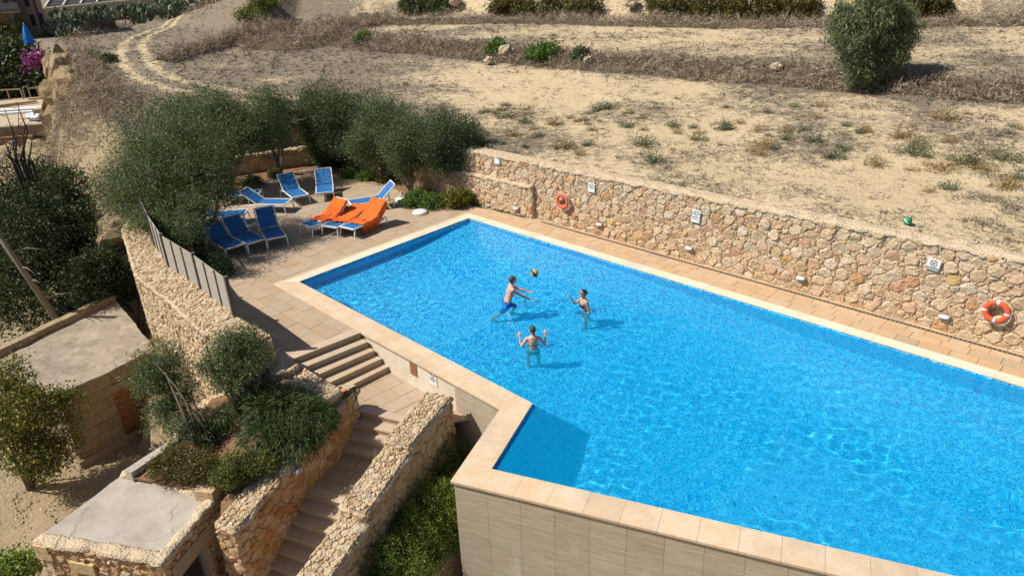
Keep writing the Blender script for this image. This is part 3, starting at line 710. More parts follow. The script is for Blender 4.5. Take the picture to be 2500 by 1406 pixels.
# coping stones
cop = struct(new_obj('pool_coping', None)); cop.location = (-1, 18, 0)
g_ = random.Random(8); nP = len(POOL); band1 = []; band2 = []
for i in range(nP):
    j = (i + 1) % nP
    for (p0, p1, q0, q1, dst, ln) in ((POOL[i], POOL[j], COP1[i], COP1[j], band1, 0.66), (COP1[i], COP1[j], COP2[i], COP2[j], band2, 0.6)):
        p0, p1, q0, q1 = map(np.array, (p0, p1, q0, q1)); wdt = min(np.hypot(*(q0 - p0)), np.hypot(*(q1 - p1)))
        if wdt < 0.06: continue
        L = np.hypot(*(p1 - p0)); u = (p1 - p0) / L; n = max(2, round(L / ln)); quad = ccw([tuple(p0), tuple(p1), tuple(q1), tuple(q0)])
        t0 = min((p0 - p0) @ u, (q0 - p0) @ u); t1 = max(L, (q1 - p0) @ u); cuts = [t0] + [L * k / n for k in range(1, n)] + [t1]
        base = p0 @ u
        for a, b in zip(cuts[:-1], cuts[1:]):
            q = clip_half(clip_half(quad, u[0], u[1], base + b - 0.005), -u[0], -u[1], -(base + a))
            if len(q) > 2: dst.append((i, q))
for (lst, mt, z) in ((band1, 'coping', 0.012), (band2, 'coping', 0.008)):
    for i in set(k for k, _ in lst):
        emit_slabs(cop, [q for k, q in lst if k == i], z, MAT['coping_white' if i in (0, 5) and lst is band1 else mt], 'coping_stone', g_, 0.05, 60, 0.001)
# slot drain along the wall
dr = thing('slot_drain', 'narrow dark slot drain running along the foot of the long wall', 'drain', (6, 20, 0))
da = np.array(P(1345, 540)[:2]); mbd = MB(); L = 17.0; dd = RWD; nn = RWN
a = W0 + RWN * 0.16 + RWD * 0.2; b = a + dd * 16.5
mbd.prism(ccw([tuple(a), tuple(b), tuple(b + nn * 0.09), tuple(a + nn * 0.09)]), -0.02, 0.006); mbd.build('channel', flat('drain_dark', (0.05, 0.045, 0.04), 0.8), dr, local=False)
gm = flat('drain_grate', (0.16, 0.14, 0.12), 0.6, 0.4); gb = MB()
for k in range(160):
    p = a + dd * (k * 0.103 + 0.02); gb.prism(ccw([tuple(p), tuple(p + dd * 0.05), tuple(p + dd * 0.05 + nn * 0.09), tuple(p + nn * 0.09)]), 0.0, 0.010)
stuff(gb.build('grate_bars', gm, dr, local=False))
dr2 = thing('slot_drain', 'short dark slot drain in front of the low end wall', 'drain', (-0.5, 26, 0))
a = pe + RWN * 0.06 - RWD * 1.9; b = pe + RWN * 0.06 - RWD * 0.3
MB().prism(ccw([tuple(a), tuple(b), tuple(b + nn * 0.08), tuple(a + nn * 0.08)]), -0.02, 0.006).build('channel', bpy.data.materials['drain_dark'], dr2, local=False)
# thin grey joint strip across the terrace
ja, jb = P(500, 592)[:2], P(945, 455)[:2]; d = (jb - ja) / np.hypot(*(jb - ja)); n2 = np.array([-d[1], d[0]])
struct(MB().prism(ccw([tuple(ja), tuple(jb), tuple(jb + n2 * 0.13), tuple(ja + n2 * 0.13)]), -0.02, 0.007).build('expansion_joint', flat('joint_strip', (0.36, 0.33, 0.29), 0.8), None))

# ------------------------------------------------------------------ pool outside walls
Ni, Mi = np.array(COP2[3]), np.array(COP2[2]); Qi = np.array(COP2[4])
fw_ = thing('pool_retaining_wall', 'tall beige travertine tiled wall carrying the near pool edge', 'wall', (Ni[0], Ni[1], -3.2))
mbw = MB()
def wall_tiles(parent, A, B, ztop, zbot, tw, thh, mat, seed, name='wall_tile', inset=0.02, budget=120):
    A = np.array(A, float); B = np.array(B, float); d = B - A; L = np.hypot(*d); d /= L; o = np.array([d[1], -d[0]]); g = random.Random(seed)
    k = 0; x = 0.0; rest = MB()
    while x < L - 0.01:
        x2 = min(x + tw, L); z = ztop
        while z > zbot + 0.01:
            z2 = max(z - thh, zbot); h = inset + g.uniform(0, 0.002); e = 0.0025
            p = A + d * (x + e); q = A + d * (x2 - e); c = (p + q) / 2
            V = [(*(p - o * 0.02), z2 + e), (*(q - o * 0.02), z2 + e), (*(q - o * 0.02), z - e), (*(p - o * 0.02), z - e), (*(p + o * h), z2 + e), (*(q + o * h), z2 + e), (*(q + o * h), z - e), (*(p + o * h), z - e)]
            Fc = [(4, 5, 6, 7), (0, 4, 7, 3), (1, 2, 6, 5), (3, 7, 6, 2), (0, 1, 5, 4)]
            if k < budget: mk(name, V, Fc, mat, parent)
            else: rest.add(V, Fc)
            k += 1; z = z2
        x = x2
    if rest.v: stuff(rest.build('farther_tiles', mat, parent, local=False))
o_nq = np.array([NQ[1], -NQ[0]]); FACE = vary_offset(POOL, [d_ - 0.06 for d_ in OUT_D]); Nf, Mf, Qf = (np.array(FACE[k]) for k in (3, 2, 4))
core(fw_, [(Nf, Qf, 0.45, -4.4, -0.05, -0.05)], MAT['grout'], 'backing')
wall_tiles(fw_, Nf, Qf, -0.045, -4.3, 0.66, 0.62, MAT['travertine'], 3)
mnd = (Mi - Ni) / np.hypot(*(Mi - Ni)); o_mn = np.array([-mnd[1], mnd[0]])
core(fw_, [(Mf, Nf, 0.45, -4.4, -0.05, -0.05)], MAT['grout'], 'backing')
wall_tiles(fw_, Mf, Nf, -0.045, -4.3, 0.66, 0.62, MAT['travertine'], 4)
# plastered wall under the LM coping
sw = thing('plastered_wall', 'stained white plastered wall under the pool edge beside the wide steps', 'wall', (-2, 14.6, -0.8))
o_lm = np.array([-0.716, -0.698]); lmd = np.array([0.698, -0.716])
pa = np.array(SR) + o_lm * -0.06; pb = Mi - o_mn * 0.0 - o_lm * 0.06; pm = pa + lmd * ((pb - pa) @ lmd - 1.55); pb = pa + lmd * ((pb - pa) @ lmd - 0.05)
core(sw, [(pa - lmd * 0.4, pm, 0.4, -4.0, -0.05, -0.05)], MAT['plaster'], 'plaster_face')
core(fw_, [(pm, pb, 0.3, -4.0, -0.05, -0.05)], MAT['grout'], 'backing')
wall_tiles(fw_, pm, pb, -0.045, -4.0, 0.66, 0.62, MAT['travertine'], 5)

# ------------------------------------------------------------------ steps
RISE = 0.16
st = thing('stone_staircase', 'pale stone steps and landings going down from the terrace between rubble walls', 'stairs', (-3.6, 13.5, -2))
def step_block(pts, ztop, h, name, mat='step'):
    q = ccw([tuple(p[:2]) for p in pts]); MB().prism(q, ztop - h, ztop).build(name, MAT[mat], st, local=False)
ud = np.array([1.37, 1.17]); ud /= np.hypot(*ud)                 # along the upper nosings
upR = [P(880 - 3, 812 + 2), ]
noseR = [np.array(v) for v in ((-4.05, 16.69), (-3.86, 16.46), (-3.67, 16.28), (-3.47, 16.12), (-3.28, 15.98))]
noseL = [np.array(v) for v in ((-5.46, 15.52), (-5.27, 15.28), (-5.03, 15.07), (-4.78, 14.88), (-4.52, 14.72))]
for i in range(5):                                               # nosing, then the tread behind it
    z = -RISE * i; f = np.array([0.697, -0.72])
    if i == 0: q = [noseL[0] - f * 0.30, noseR[0] - f * 0.30, noseR[0], noseL[0]]
    else: q = [noseL[i - 1] - f * 0.06, noseR[i - 1] - f * 0.06, noseR[i] , noseL[i]]
    ext = ud * 0.02
    q = [q[0] - ud * 0.25, q[1] + ext, q[2] + ext, q[3] - ud * 0.25]
    step_block(q, z + (0.004 if i == 0 else 0), 0.045, 'tread')
    qb = [q[0], q[1], q[2] - f * 0.025, q[3] - f * 0.025]; step_block(qb, z - 0.047, RISE + 0.6, 'riser')
# middle landing
dS = np.array([-0.41, -0.912]); rS = np.array([0.912, -0.41]); S0 = np.array([-3.76, 14.23]); WID = 1.72
land1 = [noseL[4] - ud * 0.3, noseR[4] + ud * 0.05, S0 + rS * (WID + 0.9) , S0 + rS * WID, S0, S0 - rS * 0.3 - dS * 0.1]
land1[2] = pa + lmd * ((S0 + rS * WID - pa) @ lmd + 0.6)
mk('landing_bed', [(*p, -0.835) for p in land1], [tuple(range(len(land1)))], MAT['grout'], st)
slabs(st, land1, ud, 0.48, (0.5, 0.8), -0.8, MAT['slab'], 'landing_slab', 15)
def flight(S, z, n, going):
    for i in range(n):
        a = S + dS * (going * (i - 1) - 0.05) if i else S - dS * 0.24; b = S + dS * going * i; zz = z - RISE * i
        step_block([a, a + rS * WID, b + rS * WID, b], zz + (0.004 if i == 0 else 0), 0.045, 'tread')
        step_block([a, a + rS * WID, b + rS * WID - dS * 0.025, b - dS * 0.025], zz - 0.047, RISE + 0.5, 'riser')
flight(S0, -0.8, 4, 0.27)
S1 = S0 + dS * 2.22; z2 = -0.8 - RISE * 4
q2 = [S0 + dS * 0.75, S0 + dS * 0.75 + rS * WID, S1 + rS * WID, S1]
mk('landing_bed', [(*p, z2 - 0.035) for p in q2], [tuple(range(4))[::-1]], MAT['grout'], st)
slabs(st, q2, rS, 0.50, (0.55, 0.9), z2, MAT['slab'], 'landing_slab', 16)
flight(S1, z2, 14, 0.272)
# rubble wall on the right of the stairs, stepping down
srw = thing('stair_wall', 'free standing rubble wall stepping down beside the stairs next to the rosemary', 'wall', (-2.3, 12.5, -2))
o0 = S0 + rS * WID; prof = [(-0.42, 1.45, -0.12, -0.14), (1.45, 3.12, -0.30, -0.50), (3.12, 4.95, -0.74, -1.00)]
TH = 0.58; fc = []; sg = []
for i, (t0, t1, za, zb_) in enumerate(prof):
    A = o0 + dS * t0; B = o0 + dS * t1
    fc.append((A, B, -1.3 - i * 0.6, -1.9 - i * 0.6, za - 0.03, zb_ - 0.03, 0.06, 0.15, 110 + i))                  # stair side (right of A->B)
    fc.append((B + rS * TH, A + rS * TH, -2.6, -2.6 + 0.3, zb_ - 0.03, za - 0.03, 0.05, 0.15, 120 + i))             # pool side
    sg.append((B + rS * TH, A + rS * TH, TH, -4.2, zb_ - 0.03, za - 0.03))
    fc.append((B, B + rS * TH, (zb_ - 0.55) if i < 2 else -2.6, (zb_ - 0.55) if i < 2 else -2.6, zb_ - 0.03, zb_ - 0.03, 0.06, 0.14, 130 + i))
    rough_cap(srw, B + rS * TH, A + rS * TH, TH, zb_, za, MAT['cap_grey'], seed=140 + i, amp=0.022); cap_stones(srw, B + rS * TH, A + rS * TH, TH, zb_, za, MAT['rubble_pale'], 150 + i)
stone_faces(srw, [(f[0], f[1], *f[2:]) for f in fc], MAT['rubble_pale'], 300); core(srw, sg, MAT['mortar'])
# ------------------------------------------------------------------ planter on the left of the stairs
pw = thing('planter_wall', 'russet rubble wall of the raised planter along the left of the stairs', 'wall', (-4.8, 12.0, -2))
pA, pB = S0 + dS * 4.15, S0 + dS * 0.02; cA, cB = np.array([-4.04, 13.93]), np.array([-5.42, 15.22])
stone_faces(pw, [(pA, pB, -2.75, -1.0, -0.78, -0.20, 0.05, 0.15, 201), (cA, cB, -0.8, -0.2, -0.02, 0.02, 0.06, 0.15, 202),
                 (pA - rS * 0.52, pA, -2.8, -2.8, -0.80, -0.80, 0.06, 0.15, 203), (pB, cA, -0.9, -0.9, -0.02, -0.02, 0.06, 0.14, 204)], MAT['rubble_red'], 300)
core(pw, [(pA, pB, 0.5, -4.3, -0.80, -0.22), (cA, cB, 0.86, -4.3, -0.05, 0.0)], MAT['mortar'])
rough_cap(pw, pA, pB - dS * 0.1, 0.5, -0.78, -0.19, MAT['cap_grey'], seed=210, amp=0.022); cap_stones(pw, pA, pB, 0.5, -0.78, -0.20, MAT['rubble_pale'], 212); cap_stones(pw, cA, cB, 0.86, 0.01, 0.05, MAT['rubble_pale'], 213, 0.035, 0.08); rough_cap(pw, cA - (cB - cA) * 0.02, cB, 0.9, 0.01, 0.05, MAT['cap'], seed=211, amp=0.03)
# rubble lump where the boundary wall meets the steps
rl = thing('rubble_heap', 'low shaded rubble lump between the boundary wall end and the top steps', 'rubble', (-5.6, 15.2, 0))
lump = [tuple(P(a, b, 0.25)[:2]) for a, b in ((672, 850), (728, 885), (700, 905), (660, 915))]
mbl = MB().prism(ccw(lump), -0.8, 0.22); mbl.build('rubble_core', MAT['mortar'], rl, local=False)
ll = ccw(lump)
stone_faces(rl, [(ll[i], ll[(i + 1) % 4], -0.4, -0.4, 0.22, 0.22, 0.06, 0.13, 220 + i) for i in range(4)], MAT['rubble_pale'], 60)
rough_cap(rl, ll[0], ll[1], 0.55, 0.25, 0.25, MAT['cap_grey'], seed=225)
# planter soil and its concrete edge
kA, kB = P(322, 1160, -0.75)[:2], P(425, 1092, -0.75)[:2]
kB2 = P(520, 985, -0.75)[:2]; kC = P(640, 945, -0.35)[:2]
ps = [tuple(pA - rS * 0.4), tuple(pB - rS * 0.4), (-5.0, 13.7), (-6.2, 14.3), tuple(kC), tuple(kB2), tuple(kB), tuple(kA), tuple(P(540, 1212, -0.9)[:2])]
struct(mk('planter_soil', [(*p, z) for p, z in zip(ps, (-0.9, -0.45, -0.25, -0.2, -0.3, -0.6, -0.78, -0.82, -0.9))], [tuple(range(len(ps)))[::-1] if area(ps) and ccw(ps) != ps else tuple(range(len(ps)))], MAT['bed']))
pk = thing('planter_edge', 'pale concrete strip edging the planter opposite the old shed door', 'kerb', (*kA, -0.8))
core(pk, [(kA, kB, 0.22, -4.3, -0.68, -0.68)], MAT['concrete'], 'edge_slab'); core(pk, [(kB, kB2, 0.22, -4.3, -0.68, -0.62), (kB2, kC, 0.22, -4.3, -0.62, -0.3)], MAT['mortar'], 'edge_wall')
for o_ in pk.children:
    pass
# ------------------------------------------------------------------ old shed
ZR, ZG = -1.75, -4.15
q1, q2_, q3, q4 = (P(a, b, ZR)[:2] for a, b in ((140, 968), (378, 856), (282, 738), (-20, 895)))   # front-left, front-right, back-right, back-left
sh = thing('stone_shed', 'old limestone block shed with a flat grey roof and a rusty brown door', 'shed', (*q1, ZG))
def block_wall(parent, A, B, zb, zt, ch, lr, mat, seed, holes=(), name='block', th=0.12, budget=150):
    A = np.array(A, float); B = np.array(B, float); d = B - A; L = np.hypot(*d); d /= L; o = np.array([d[1], -d[0]]); g = random.Random(seed); z = zb; k = 0
    while z < zt - 0.02:
        z1 = min(z + ch * g.uniform(0.96, 1.04), zt)
        if zt - z1 < 0.08: z1 = zt
        x = -g.uniform(0, lr[1] * 0.5)
        while x < L:
            l = g.uniform(*lr); spans = [(max(x, 0), min(x + l, L))]
            for (h0, h1, hz0, hz1) in holes:
                if z1 > hz0 + 0.02 and z < hz1 - 0.02:
                    ns = []
                    for a_, b_ in spans:
                        if b_ <= h0 or a_ >= h1: ns.append((a_, b_))
                        else:
                            if a_ < h0: ns.append((a_, h0))
                            if b_ > h1: ns.append((h1, b_))
                    spans = ns
            for a_, b_ in spans:
                if b_ - a_ < 0.04: continue
                e = 0.006; h = g.uniform(0, 0.018); p = A + d * (a_ + e); q = A + d * (b_ - e)
                V = [(*(p - o * th), z + e), (*(q - o * th), z + e), (*(q - o * th), z1 - e), (*(p - o * th), z1 - e), (*(p + o * h), z + e), (*(q + o * h), z + e), (*(q + o * h), z1 - e), (*(p + o * h), z1 - e)]
                c = np.array(V).mean(0); ob = mk(name, np.array(V) - c, [(4, 5, 6, 7), (0, 4, 7, 3), (1, 2, 6, 5), (3, 7, 6, 2), (0, 1, 5, 4)], mat, parent, local=True); ob.location = Vector(c) - origin(parent); k += 1
            x += l
        z = z1
fd = (q2_ - q1); fL = np.hypot(*fd); fd /= fL
dA = PV(318, 1092, q1, q2_); dB = PV(384, 1052, q1, q2_); dT = PV(272, 962, q1, q2_)
hs0 = float((dA[:2] - q1) @ fd); hs1 = float(min((dB[:2] - q1) @ fd, fL - 0.12)); hz0, hz1 = dA[2] + 0.02, dT[2]
block_wall(sh, q1, q2_, ZG, ZR - 0.02, 0.33, (0.5, 0.95), MAT['limestone'], 301, [(hs0, hs1, hz0, hz1)])
block_wall(sh, q4, q1, ZG, ZR - 0.02, 0.33, (0.5, 0.95), MAT['limestone'], 302)
block_wall(sh, q2_, q3, ZG, ZR - 0.02, 0.33, (0.5, 0.95), MAT['limestone'], 303)
fo = np.array([fd[1], -fd[0]])
rq = [q1 - fo * 0.13, q2_ - fo * 0.13, q3, q4]
MB().prism(ccw([tuple(p) for p in rq]), ZG - 0.5, ZR - 0.1).build('wall_core', MAT['mortar'], sh, local=False)
cen = (q1 + q2_ + q3 + q4) / 4
rp = [tuple(cen + (p - cen) * 1.02) for p in (q1, q2_, q3, q4)]
def slab_sheet(name, poly, z, mat, parent, res=0.2, amp=0.012, th=0.1, seed=1, edge=0.02):
    """a plastered slab: fine grid over a quad with an uneven top and edges"""
    q = [np.array(p) for p in poly]; nu = max(3, int(np.hypot(*(q[1] - q[0])) / res)); nv = max(3, int(np.hypot(*(q[3] - q[0])) / res)); wv = Waves(20, 0.3, 2.0, seed); V = []
    for j in range(nv + 1):
        for i in range(nu + 1):
            u, v = i / nu, j / nv; p = (q[0] * (1 - u) + q[1] * u) * (1 - v) + (q[3] * (1 - u) + q[2] * u) * v
            if i in (0, nu) or j in (0, nv): p = p + edge * 0.5 * np.array([wv(p[0] * 3, p[1] * 3), wv(p[1] * 3, p[0] * 3)])
            V.append((p[0], p[1], z + amp * float(wv(p[0], p[1]))))
    n1 = nu + 1; Fc = [(j * n1 + i, j * n1 + i + 1, (j + 1) * n1 + i + 1, (j + 1) * n1 + i) for j in range(nv) for i in range(nu)]
    rim = [i for i in range(n1)] + [j * n1 + nu for j in range(1, nv + 1)] + [nv * n1 + i for i in range(nu - 1, -1, -1)] + [j * n1 for j in range(nv - 1, 0, -1)]
    k = len(V); V += [(V[i][0], V[i][1], z - th) for i in rim]; m_ = len(rim); Fc += [(rim[i], k + i, k + (i + 1) % m_, rim[(i + 1) % m_]) for i in range(m_)]
    return mk(name, V, Fc, mat, parent)
slab_sheet('roof', [rp[0], rp[1], rp[2], rp[3]], ZR + 0.06, MAT['old_roof'], sh, seed=31)
# door of rusty boards with lintel and sill
door = thing_part = mk('door', [(*(q1 + fd * s - fo * 0.10), z) for s in (hs0, hs1) for z in (hz0, hz1)], [(0, 2, 3, 1)], flat('door_back', (0.05, 0.035, 0.025)), sh)
def mat_rust():
    n = N('rusty_boards', 0.85, 0.2); a = n.noise(1.0, 6, 0.7, n.co('World', (6, 6, 22)), 0.3); b = n.noise(5.0, 5, 0.6, n.co('World'))
    n.color(n.mix(n.ramp(b, [(0.4, 0.0), (0.65, 0.8)]), n.mix(a, (0.30, 0.13, 0.05), (0.40, 0.22, 0.10)), n.mix(a, (0.10, 0.05, 0.03), (0.22, 0.11, 0.06)))); n.bump(a, 0.01, 0.8); return n.done()
MAT['rust'] = mat_rust(); nb = 8
for i in range(nb):
    za, zc = hz0 + (hz1 - hz0) * i / nb, hz0 + (hz1 - hz0) * (i + 1) / nb - 0.012; p, q = q1 + fd * (hs0 + 0.03), q1 + fd * (hs1 - 0.03); dpt = 0.07 + random.uniform(-0.008, 0.008)
    V = [(*(p - fo * 0.1), za), (*(q - fo * 0.1), za), (*(q - fo * 0.1), zc), (*(p - fo * 0.1), zc), (*(p - fo * dpt), za), (*(q - fo * dpt), za), (*(q - fo * dpt), zc), (*(p - fo * dpt), zc)]
    o_ = mk('board', V, [(4, 5, 6, 7), (0, 4, 7, 3), (1, 2, 6, 5), (3, 7, 6, 2), (0, 1, 5, 4)], MAT['rust'], door)
core(sh, [(q1 + fd * (hs0 - 0.08) + fo * 0.07, q1 + fd * (hs1 + 0.05) + fo * 0.07, 0.18, ZG - 0.2, hz0 - 0.01, hz0 - 0.01)], MAT['limestone'], 'sill')
core(sh, [(q1 + fd * (hs0 - 0.2) + fo * 0.02, q1 + fd * fL + fo * 0.02, 0.12, hz1 + 0.005, hz1 + 0.26, hz1 + 0.26)], MAT['limestone'], 'lintel')
core(sh, [(q1 + fo * 0.13 - fd * 0.1, q2_ + fo * 0.13, 0.12, ZG - 0.2, ZG + 0.22, ZG + 0.2)], MAT['limestone'], 'plinth')
# parapet of blocks along the back edge
ka, kb_ = np.array(P(-20, 885, ZR)[:2]), np.array(P(286, 738, ZR)[:2]); kd = (kb_ - ka) / np.hypot(*(kb_ - ka)); kL = np.hypot(*(kb_ - ka)); x = 0; ki = np.array([-kd[1], kd[0]])
while x < kL - 0.05:
    l = min(random.uniform(0.75, 1.05), kL - x); a = ka + kd * (x + 0.01); b = ka + kd * (x + l - 0.01); hh = 0.27 + random.uniform(-0.01, 0.01)
    MB().prism(ccw([tuple(a), tuple(b), tuple(b + ki * 0.3), tuple(a + ki * 0.3)]), ZR - 0.4, ZR + hh).build('parapet_block', MAT['limestone'], sh, local=False); x += l
# ------------------------------------------------------------------ plant room by the stairs
ZB, ZF = -0.95, -3.9
C1, C2, C3, C4 = (P(a, b, ZB)[:2] for a, b in ((310, 1152), (538, 1210), (398, 1378), (82, 1322)))
bo = thing('stone_plant_room', 'small rubble stone plant room with a smooth pale grey concrete roof', 'building', (*C3, ZF))
bd_ = (C2 - C3); bL = np.hypot(*bd_); bd_ /= bL; bo_ = np.array([bd_[1], -bd_[0]])
l0 = float((PV(402, 1352, C3, C2)[:2] - C3) @ bd_); l1 = float((PV(507, 1264, C3, C2)[:2] - C3) @ bd_)
zl1 = PV(400, 1340, C3, C2)[2]; zl1 = -1.18; zl0 = -1.52
o0_, o1_ = l0 + 0.12, l1 - 0.22
pt_ = lambda s: C3 + bd_ * s
stone_faces(bo, [(pt_(0), pt_(l0), ZF, ZF, ZB + 0.0, ZB + 0.0, 0.05, 0.14, 401), (pt_(l1), pt_(bL + 0.35), ZF, ZF, ZB, ZB, 0.05, 0.15, 402), (pt_(l0), pt_(l1), zl1, zl1, ZB, ZB, 0.05, 0.11, 403),
                 (pt_(l0), pt_(o0_), ZF, ZF, zl0, zl0, 0.05, 0.09, 404), (pt_(o1_), pt_(l1), ZF, ZF, zl0, zl0, 0.05, 0.10, 405), (C4, C3, ZF, ZF, ZB, ZB, 0.05, 0.14, 406)], MAT['rubble_red'], 220)
inn = -bo_
core(bo, [(pt_(0), pt_(o0_), 0.32, ZF - 0.4, ZB - 0.02, ZB - 0.02), (pt_(o1_), pt_(bL + 0.35), 0.32, ZF - 0.4, ZB - 0.02, ZB - 0.02), (C4, C3, 0.3, ZF - 0.4, ZB - 0.02, ZB - 0.02),
          (C1, C4, 0.3, ZF - 0.4, ZB - 0.02, ZB - 0.02), (C2, C1, 0.3, ZF - 0.4, ZB - 0.02, ZB - 0.02)], MAT['mortar'])
core(bo, [(pt_(l0) + bo_ * 0.045, pt_(l1) + bo_ * 0.045, 0.36, zl0, zl1, zl1)], mat_plaster('cast_lintel', (0.34, 0.27, 0.20), (0.24, 0.18, 0.13)), 'lintel')
slab_sheet('roof', [C4, C3, C2, C1], ZB + 0.015, MAT['concrete'], bo, seed=33, amp=0.008, th=0.14)
# crusty stone rims
rough_cap(bo, C3 - bd_ * 0.05, pt_(bL + 0.1), 0.16, ZB + 0.09, ZB + 0.11, MAT['cap'], 'roof_rim', 0.035, 411)
rough_cap(bo, C4, C3, 0.18, ZB + 0.07, ZB + 0.09, MAT['cap'], 'roof_rim', 0.03, 412); rough_cap(bo, C2, C1, 0.14, ZB + 0.06, ZB + 0.08, MAT['cap'], 'roof_rim', 0.03, 413)
mbk = MB(); p = pt_(bL - 0.02) - bo_ * 0.2
MB().box((p[0], p[1], ZB + 0.12), (0.42, 0.42, 0.3), math.atan2(bd_[1], bd_[0])).build('corner_block', MAT['rubble_red'], bo, local=False)
dk = flat('dark_interior', (0.02, 0.018, 0.016)); fr = flat('door_frame_metal', (0.30, 0.32, 0.33), 0.4, 0.5)
core(bo, [(pt_(o0_) - bo_ * 0.34, pt_(o1_) - bo_ * 0.34, 0.02, ZF - 0.3, zl0, zl0)], dk, 'door_recess')
dm = flat('dark_door_leaf', (0.035, 0.04, 0.045), 0.4, 0.4)
dl = core(bo, [(pt_(o0_) - bo_ * 0.22, pt_(o1_ - 0.1) - bo_ * 0.22, 0.04, ZF, zl0 - 0.02, zl0 - 0.02)], dm, 'door')
for s in (o0_, o1_ - 0.06):
    a = pt_(s) - bo_ * 0.14; b = pt_(s + 0.06) - bo_ * 0.14; core(bo, [(a, b, 0.06, ZF, zl0 - 0.01, zl0 - 0.01)], fr, 'door_frame')
# a square limestone inset and quoins on the near side
fd2 = (C3 - C4); fL2 = np.hypot(*fd2); fd2 /= fL2; fo2 = np.array([fd2[1], -fd2[0]])
for s, zt_, w_, h_ in ((0.02, ZB - 0.02, 0.32, 0.16), (0.02, ZB - 0.2, 0.36, 0.16), (0.75, ZB - 0.3, 0.55, 0.26)):
    a = C4 + fd2 * s + fo2 * 0.07; core(bo, [(a, a + fd2 * w_, 0.1, zt_ - h_, zt_, zt_)], MAT['limestone_gold'], 'block_inset')
# ------------------------------------------------------------------ overflow channel at the foot of the pool corner, and stones on the dirt yard
ch_ = thing('overflow_channel', 'mosaic lined overflow channel with still water at the foot of the pool corner', 'channel', (*P(1110, 1350, -2.7)[:2], -3.2))
ca, cb = P(1160, 1262, -2.55)[:2], P(1030, 1428, -2.55)[:2]; cd_ = (cb - ca) / np.hypot(*(cb - ca)); cn = np.array([-cd_[1], cd_[0]])
teal = N('teal_mosaic', 0.4, 0.4); _v = teal.voro(22.0, teal.co('World'), 'F1', 'Color', 0.3); _s = teal.new('SeparateColor'); teal.link(_v, _s.inputs[0]); teal.color(teal.ramp(_s.outputs[0], [(0.0, (0.03, 0.09, 0.09)), (0.6, (0.10, 0.22, 0.20)), (1.0, (0.32, 0.38, 0.32))])); teal = teal.done()
core(ch_, [(ca - cd_ * 0.3, cb + cd_ * 1.2, 0.16, -3.3, -2.5, -2.5)], MAT['step'], 'rim')
core(ch_, [(ca - cd_ * 0.3 - np.array([cd_[1], -cd_[0]]) * -0.012, cb + cd_ * 1.2 - np.array([cd_[1], -cd_[0]]) * -0.012, 0.01, -3.3, -2.53, -2.53)], teal, 'mosaic_side')
wq = [ca, cb + cd_ * 1.2, cb + cd_ * 1.2 - cn * 2.2, ca - cn * 1.2]
mk('channel_water', [(*p, -2.82) for p in wq], [(0, 1, 2, 3)], flat('still_water', (0.02, 0.035, 0.025), 0.08, 0.6), ch_)
gY = np.random.default_rng(55); nY = 1500; yx = gY.uniform(-30, 330, nY); yy_ = gY.uniform(1090, 1400, nY); mY = MB(); oY = [(1, 0, 0), (-1, 0, 0), (0, 1, 0), (0, -1, 0), (0, 0, 0.8), (0, 0, -0.4)]
for a, b in zip(yx, yy_):
    p = P(a, b, -4.1); z = float(ground_z(p[0], p[1])); r_ = float(gY.uniform(0.012, 0.05) ** 1.0 * (1.8 if gY.random() < 0.05 else 1)); mY.add([(p[0] + q[0] * r_ * gY.uniform(.6, 1.2), p[1] + q[1] * r_ * gY.uniform(.6, 1.2), z + q[2] * r_ + 0.004) for q in oY], [(0, 2, 4), (2, 1, 4), (1, 3, 4), (3, 0, 4)])
yo = stuff(mY.build('yard_gravel', MAT['rubble_pale'], None)); yo['label'] = 'loose stones strewn over the dirt yard by the shed'; yo['category'] = 'gravel'
# ------------------------------------------------------------------ plants
def mat_leaf(name, dark, light, tip=None, rough=0.55, nscale=1.3, tr=0.25):
    n = N(name, rough, 0.35); r = n.new('NewGeometry').outputs['Random Per Island']; co = n.co('World')
    a = n.noise(nscale, 3, 0.6, co)
    f = n.math('ADD', n.math('MULTIPLY', r, 0.65), n.math('MULTIPLY', a, 0.5))
    st = [(0.15, dark), (0.75, light)] + ([(0.95, tip)] if tip else [])
    c = n.ramp(f, st); n.color(c)
    t = n.new('BsdfTranslucent'); n.link(n.mix(1.0, c, (1.2, 1.3, 0.6), 'MULTIPLY'), t.inputs[0]); mx = n.new('MixShader'); mx.inputs[0].default_value = tr
    n.link(n.b.outputs[0], mx.inputs[1]); n.link(t.outputs[0], mx.inputs[2]); n.link(mx.outputs[0], n.n['Material Output'].inputs[0])
    return n.done()
MAT['olive'] = mat_leaf('olive_leaf', (0.034, 0.054, 0.022), (0.125, 0.165, 0.070), (0.24, 0.28, 0.155))
MAT['olive_dark'] = mat_leaf('dark_olive_leaf', (0.026, 0.044, 0.020), (0.092, 0.128, 0.056), (0.18, 0.23, 0.11))
MAT['euc'] = mat_leaf('eucalyptus_leaf', (0.06, 0.09, 0.04), (0.19, 0.23, 0.12), (0.30, 0.33, 0.20))
MAT['conifer'] = mat_leaf('conifer_leaf', (0.012, 0.020, 0.010), (0.045, 0.065, 0.025), (0.09, 0.11, 0.03))
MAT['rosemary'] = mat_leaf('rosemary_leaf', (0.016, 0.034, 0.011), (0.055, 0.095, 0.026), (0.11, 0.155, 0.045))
MAT['rosemary_hi'] = mat_leaf('rosemary_sunlit_leaf', (0.06, 0.10, 0.02), (0.21, 0.28, 0.055), (0.33, 0.39, 0.11))  # light green of the upright sprigs, brightened so the bushes look sunlit
MAT['bedgreen'] = mat_leaf('glossy_bed_leaf', (0.03, 0.065, 0.012), (0.11, 0.19, 0.035), (0.20, 0.28, 0.06))
MAT['cover'] = mat_leaf('yellowish_cover_leaf', (0.05, 0.06, 0.014), (0.16, 0.17, 0.045), (0.26, 0.25, 0.08))
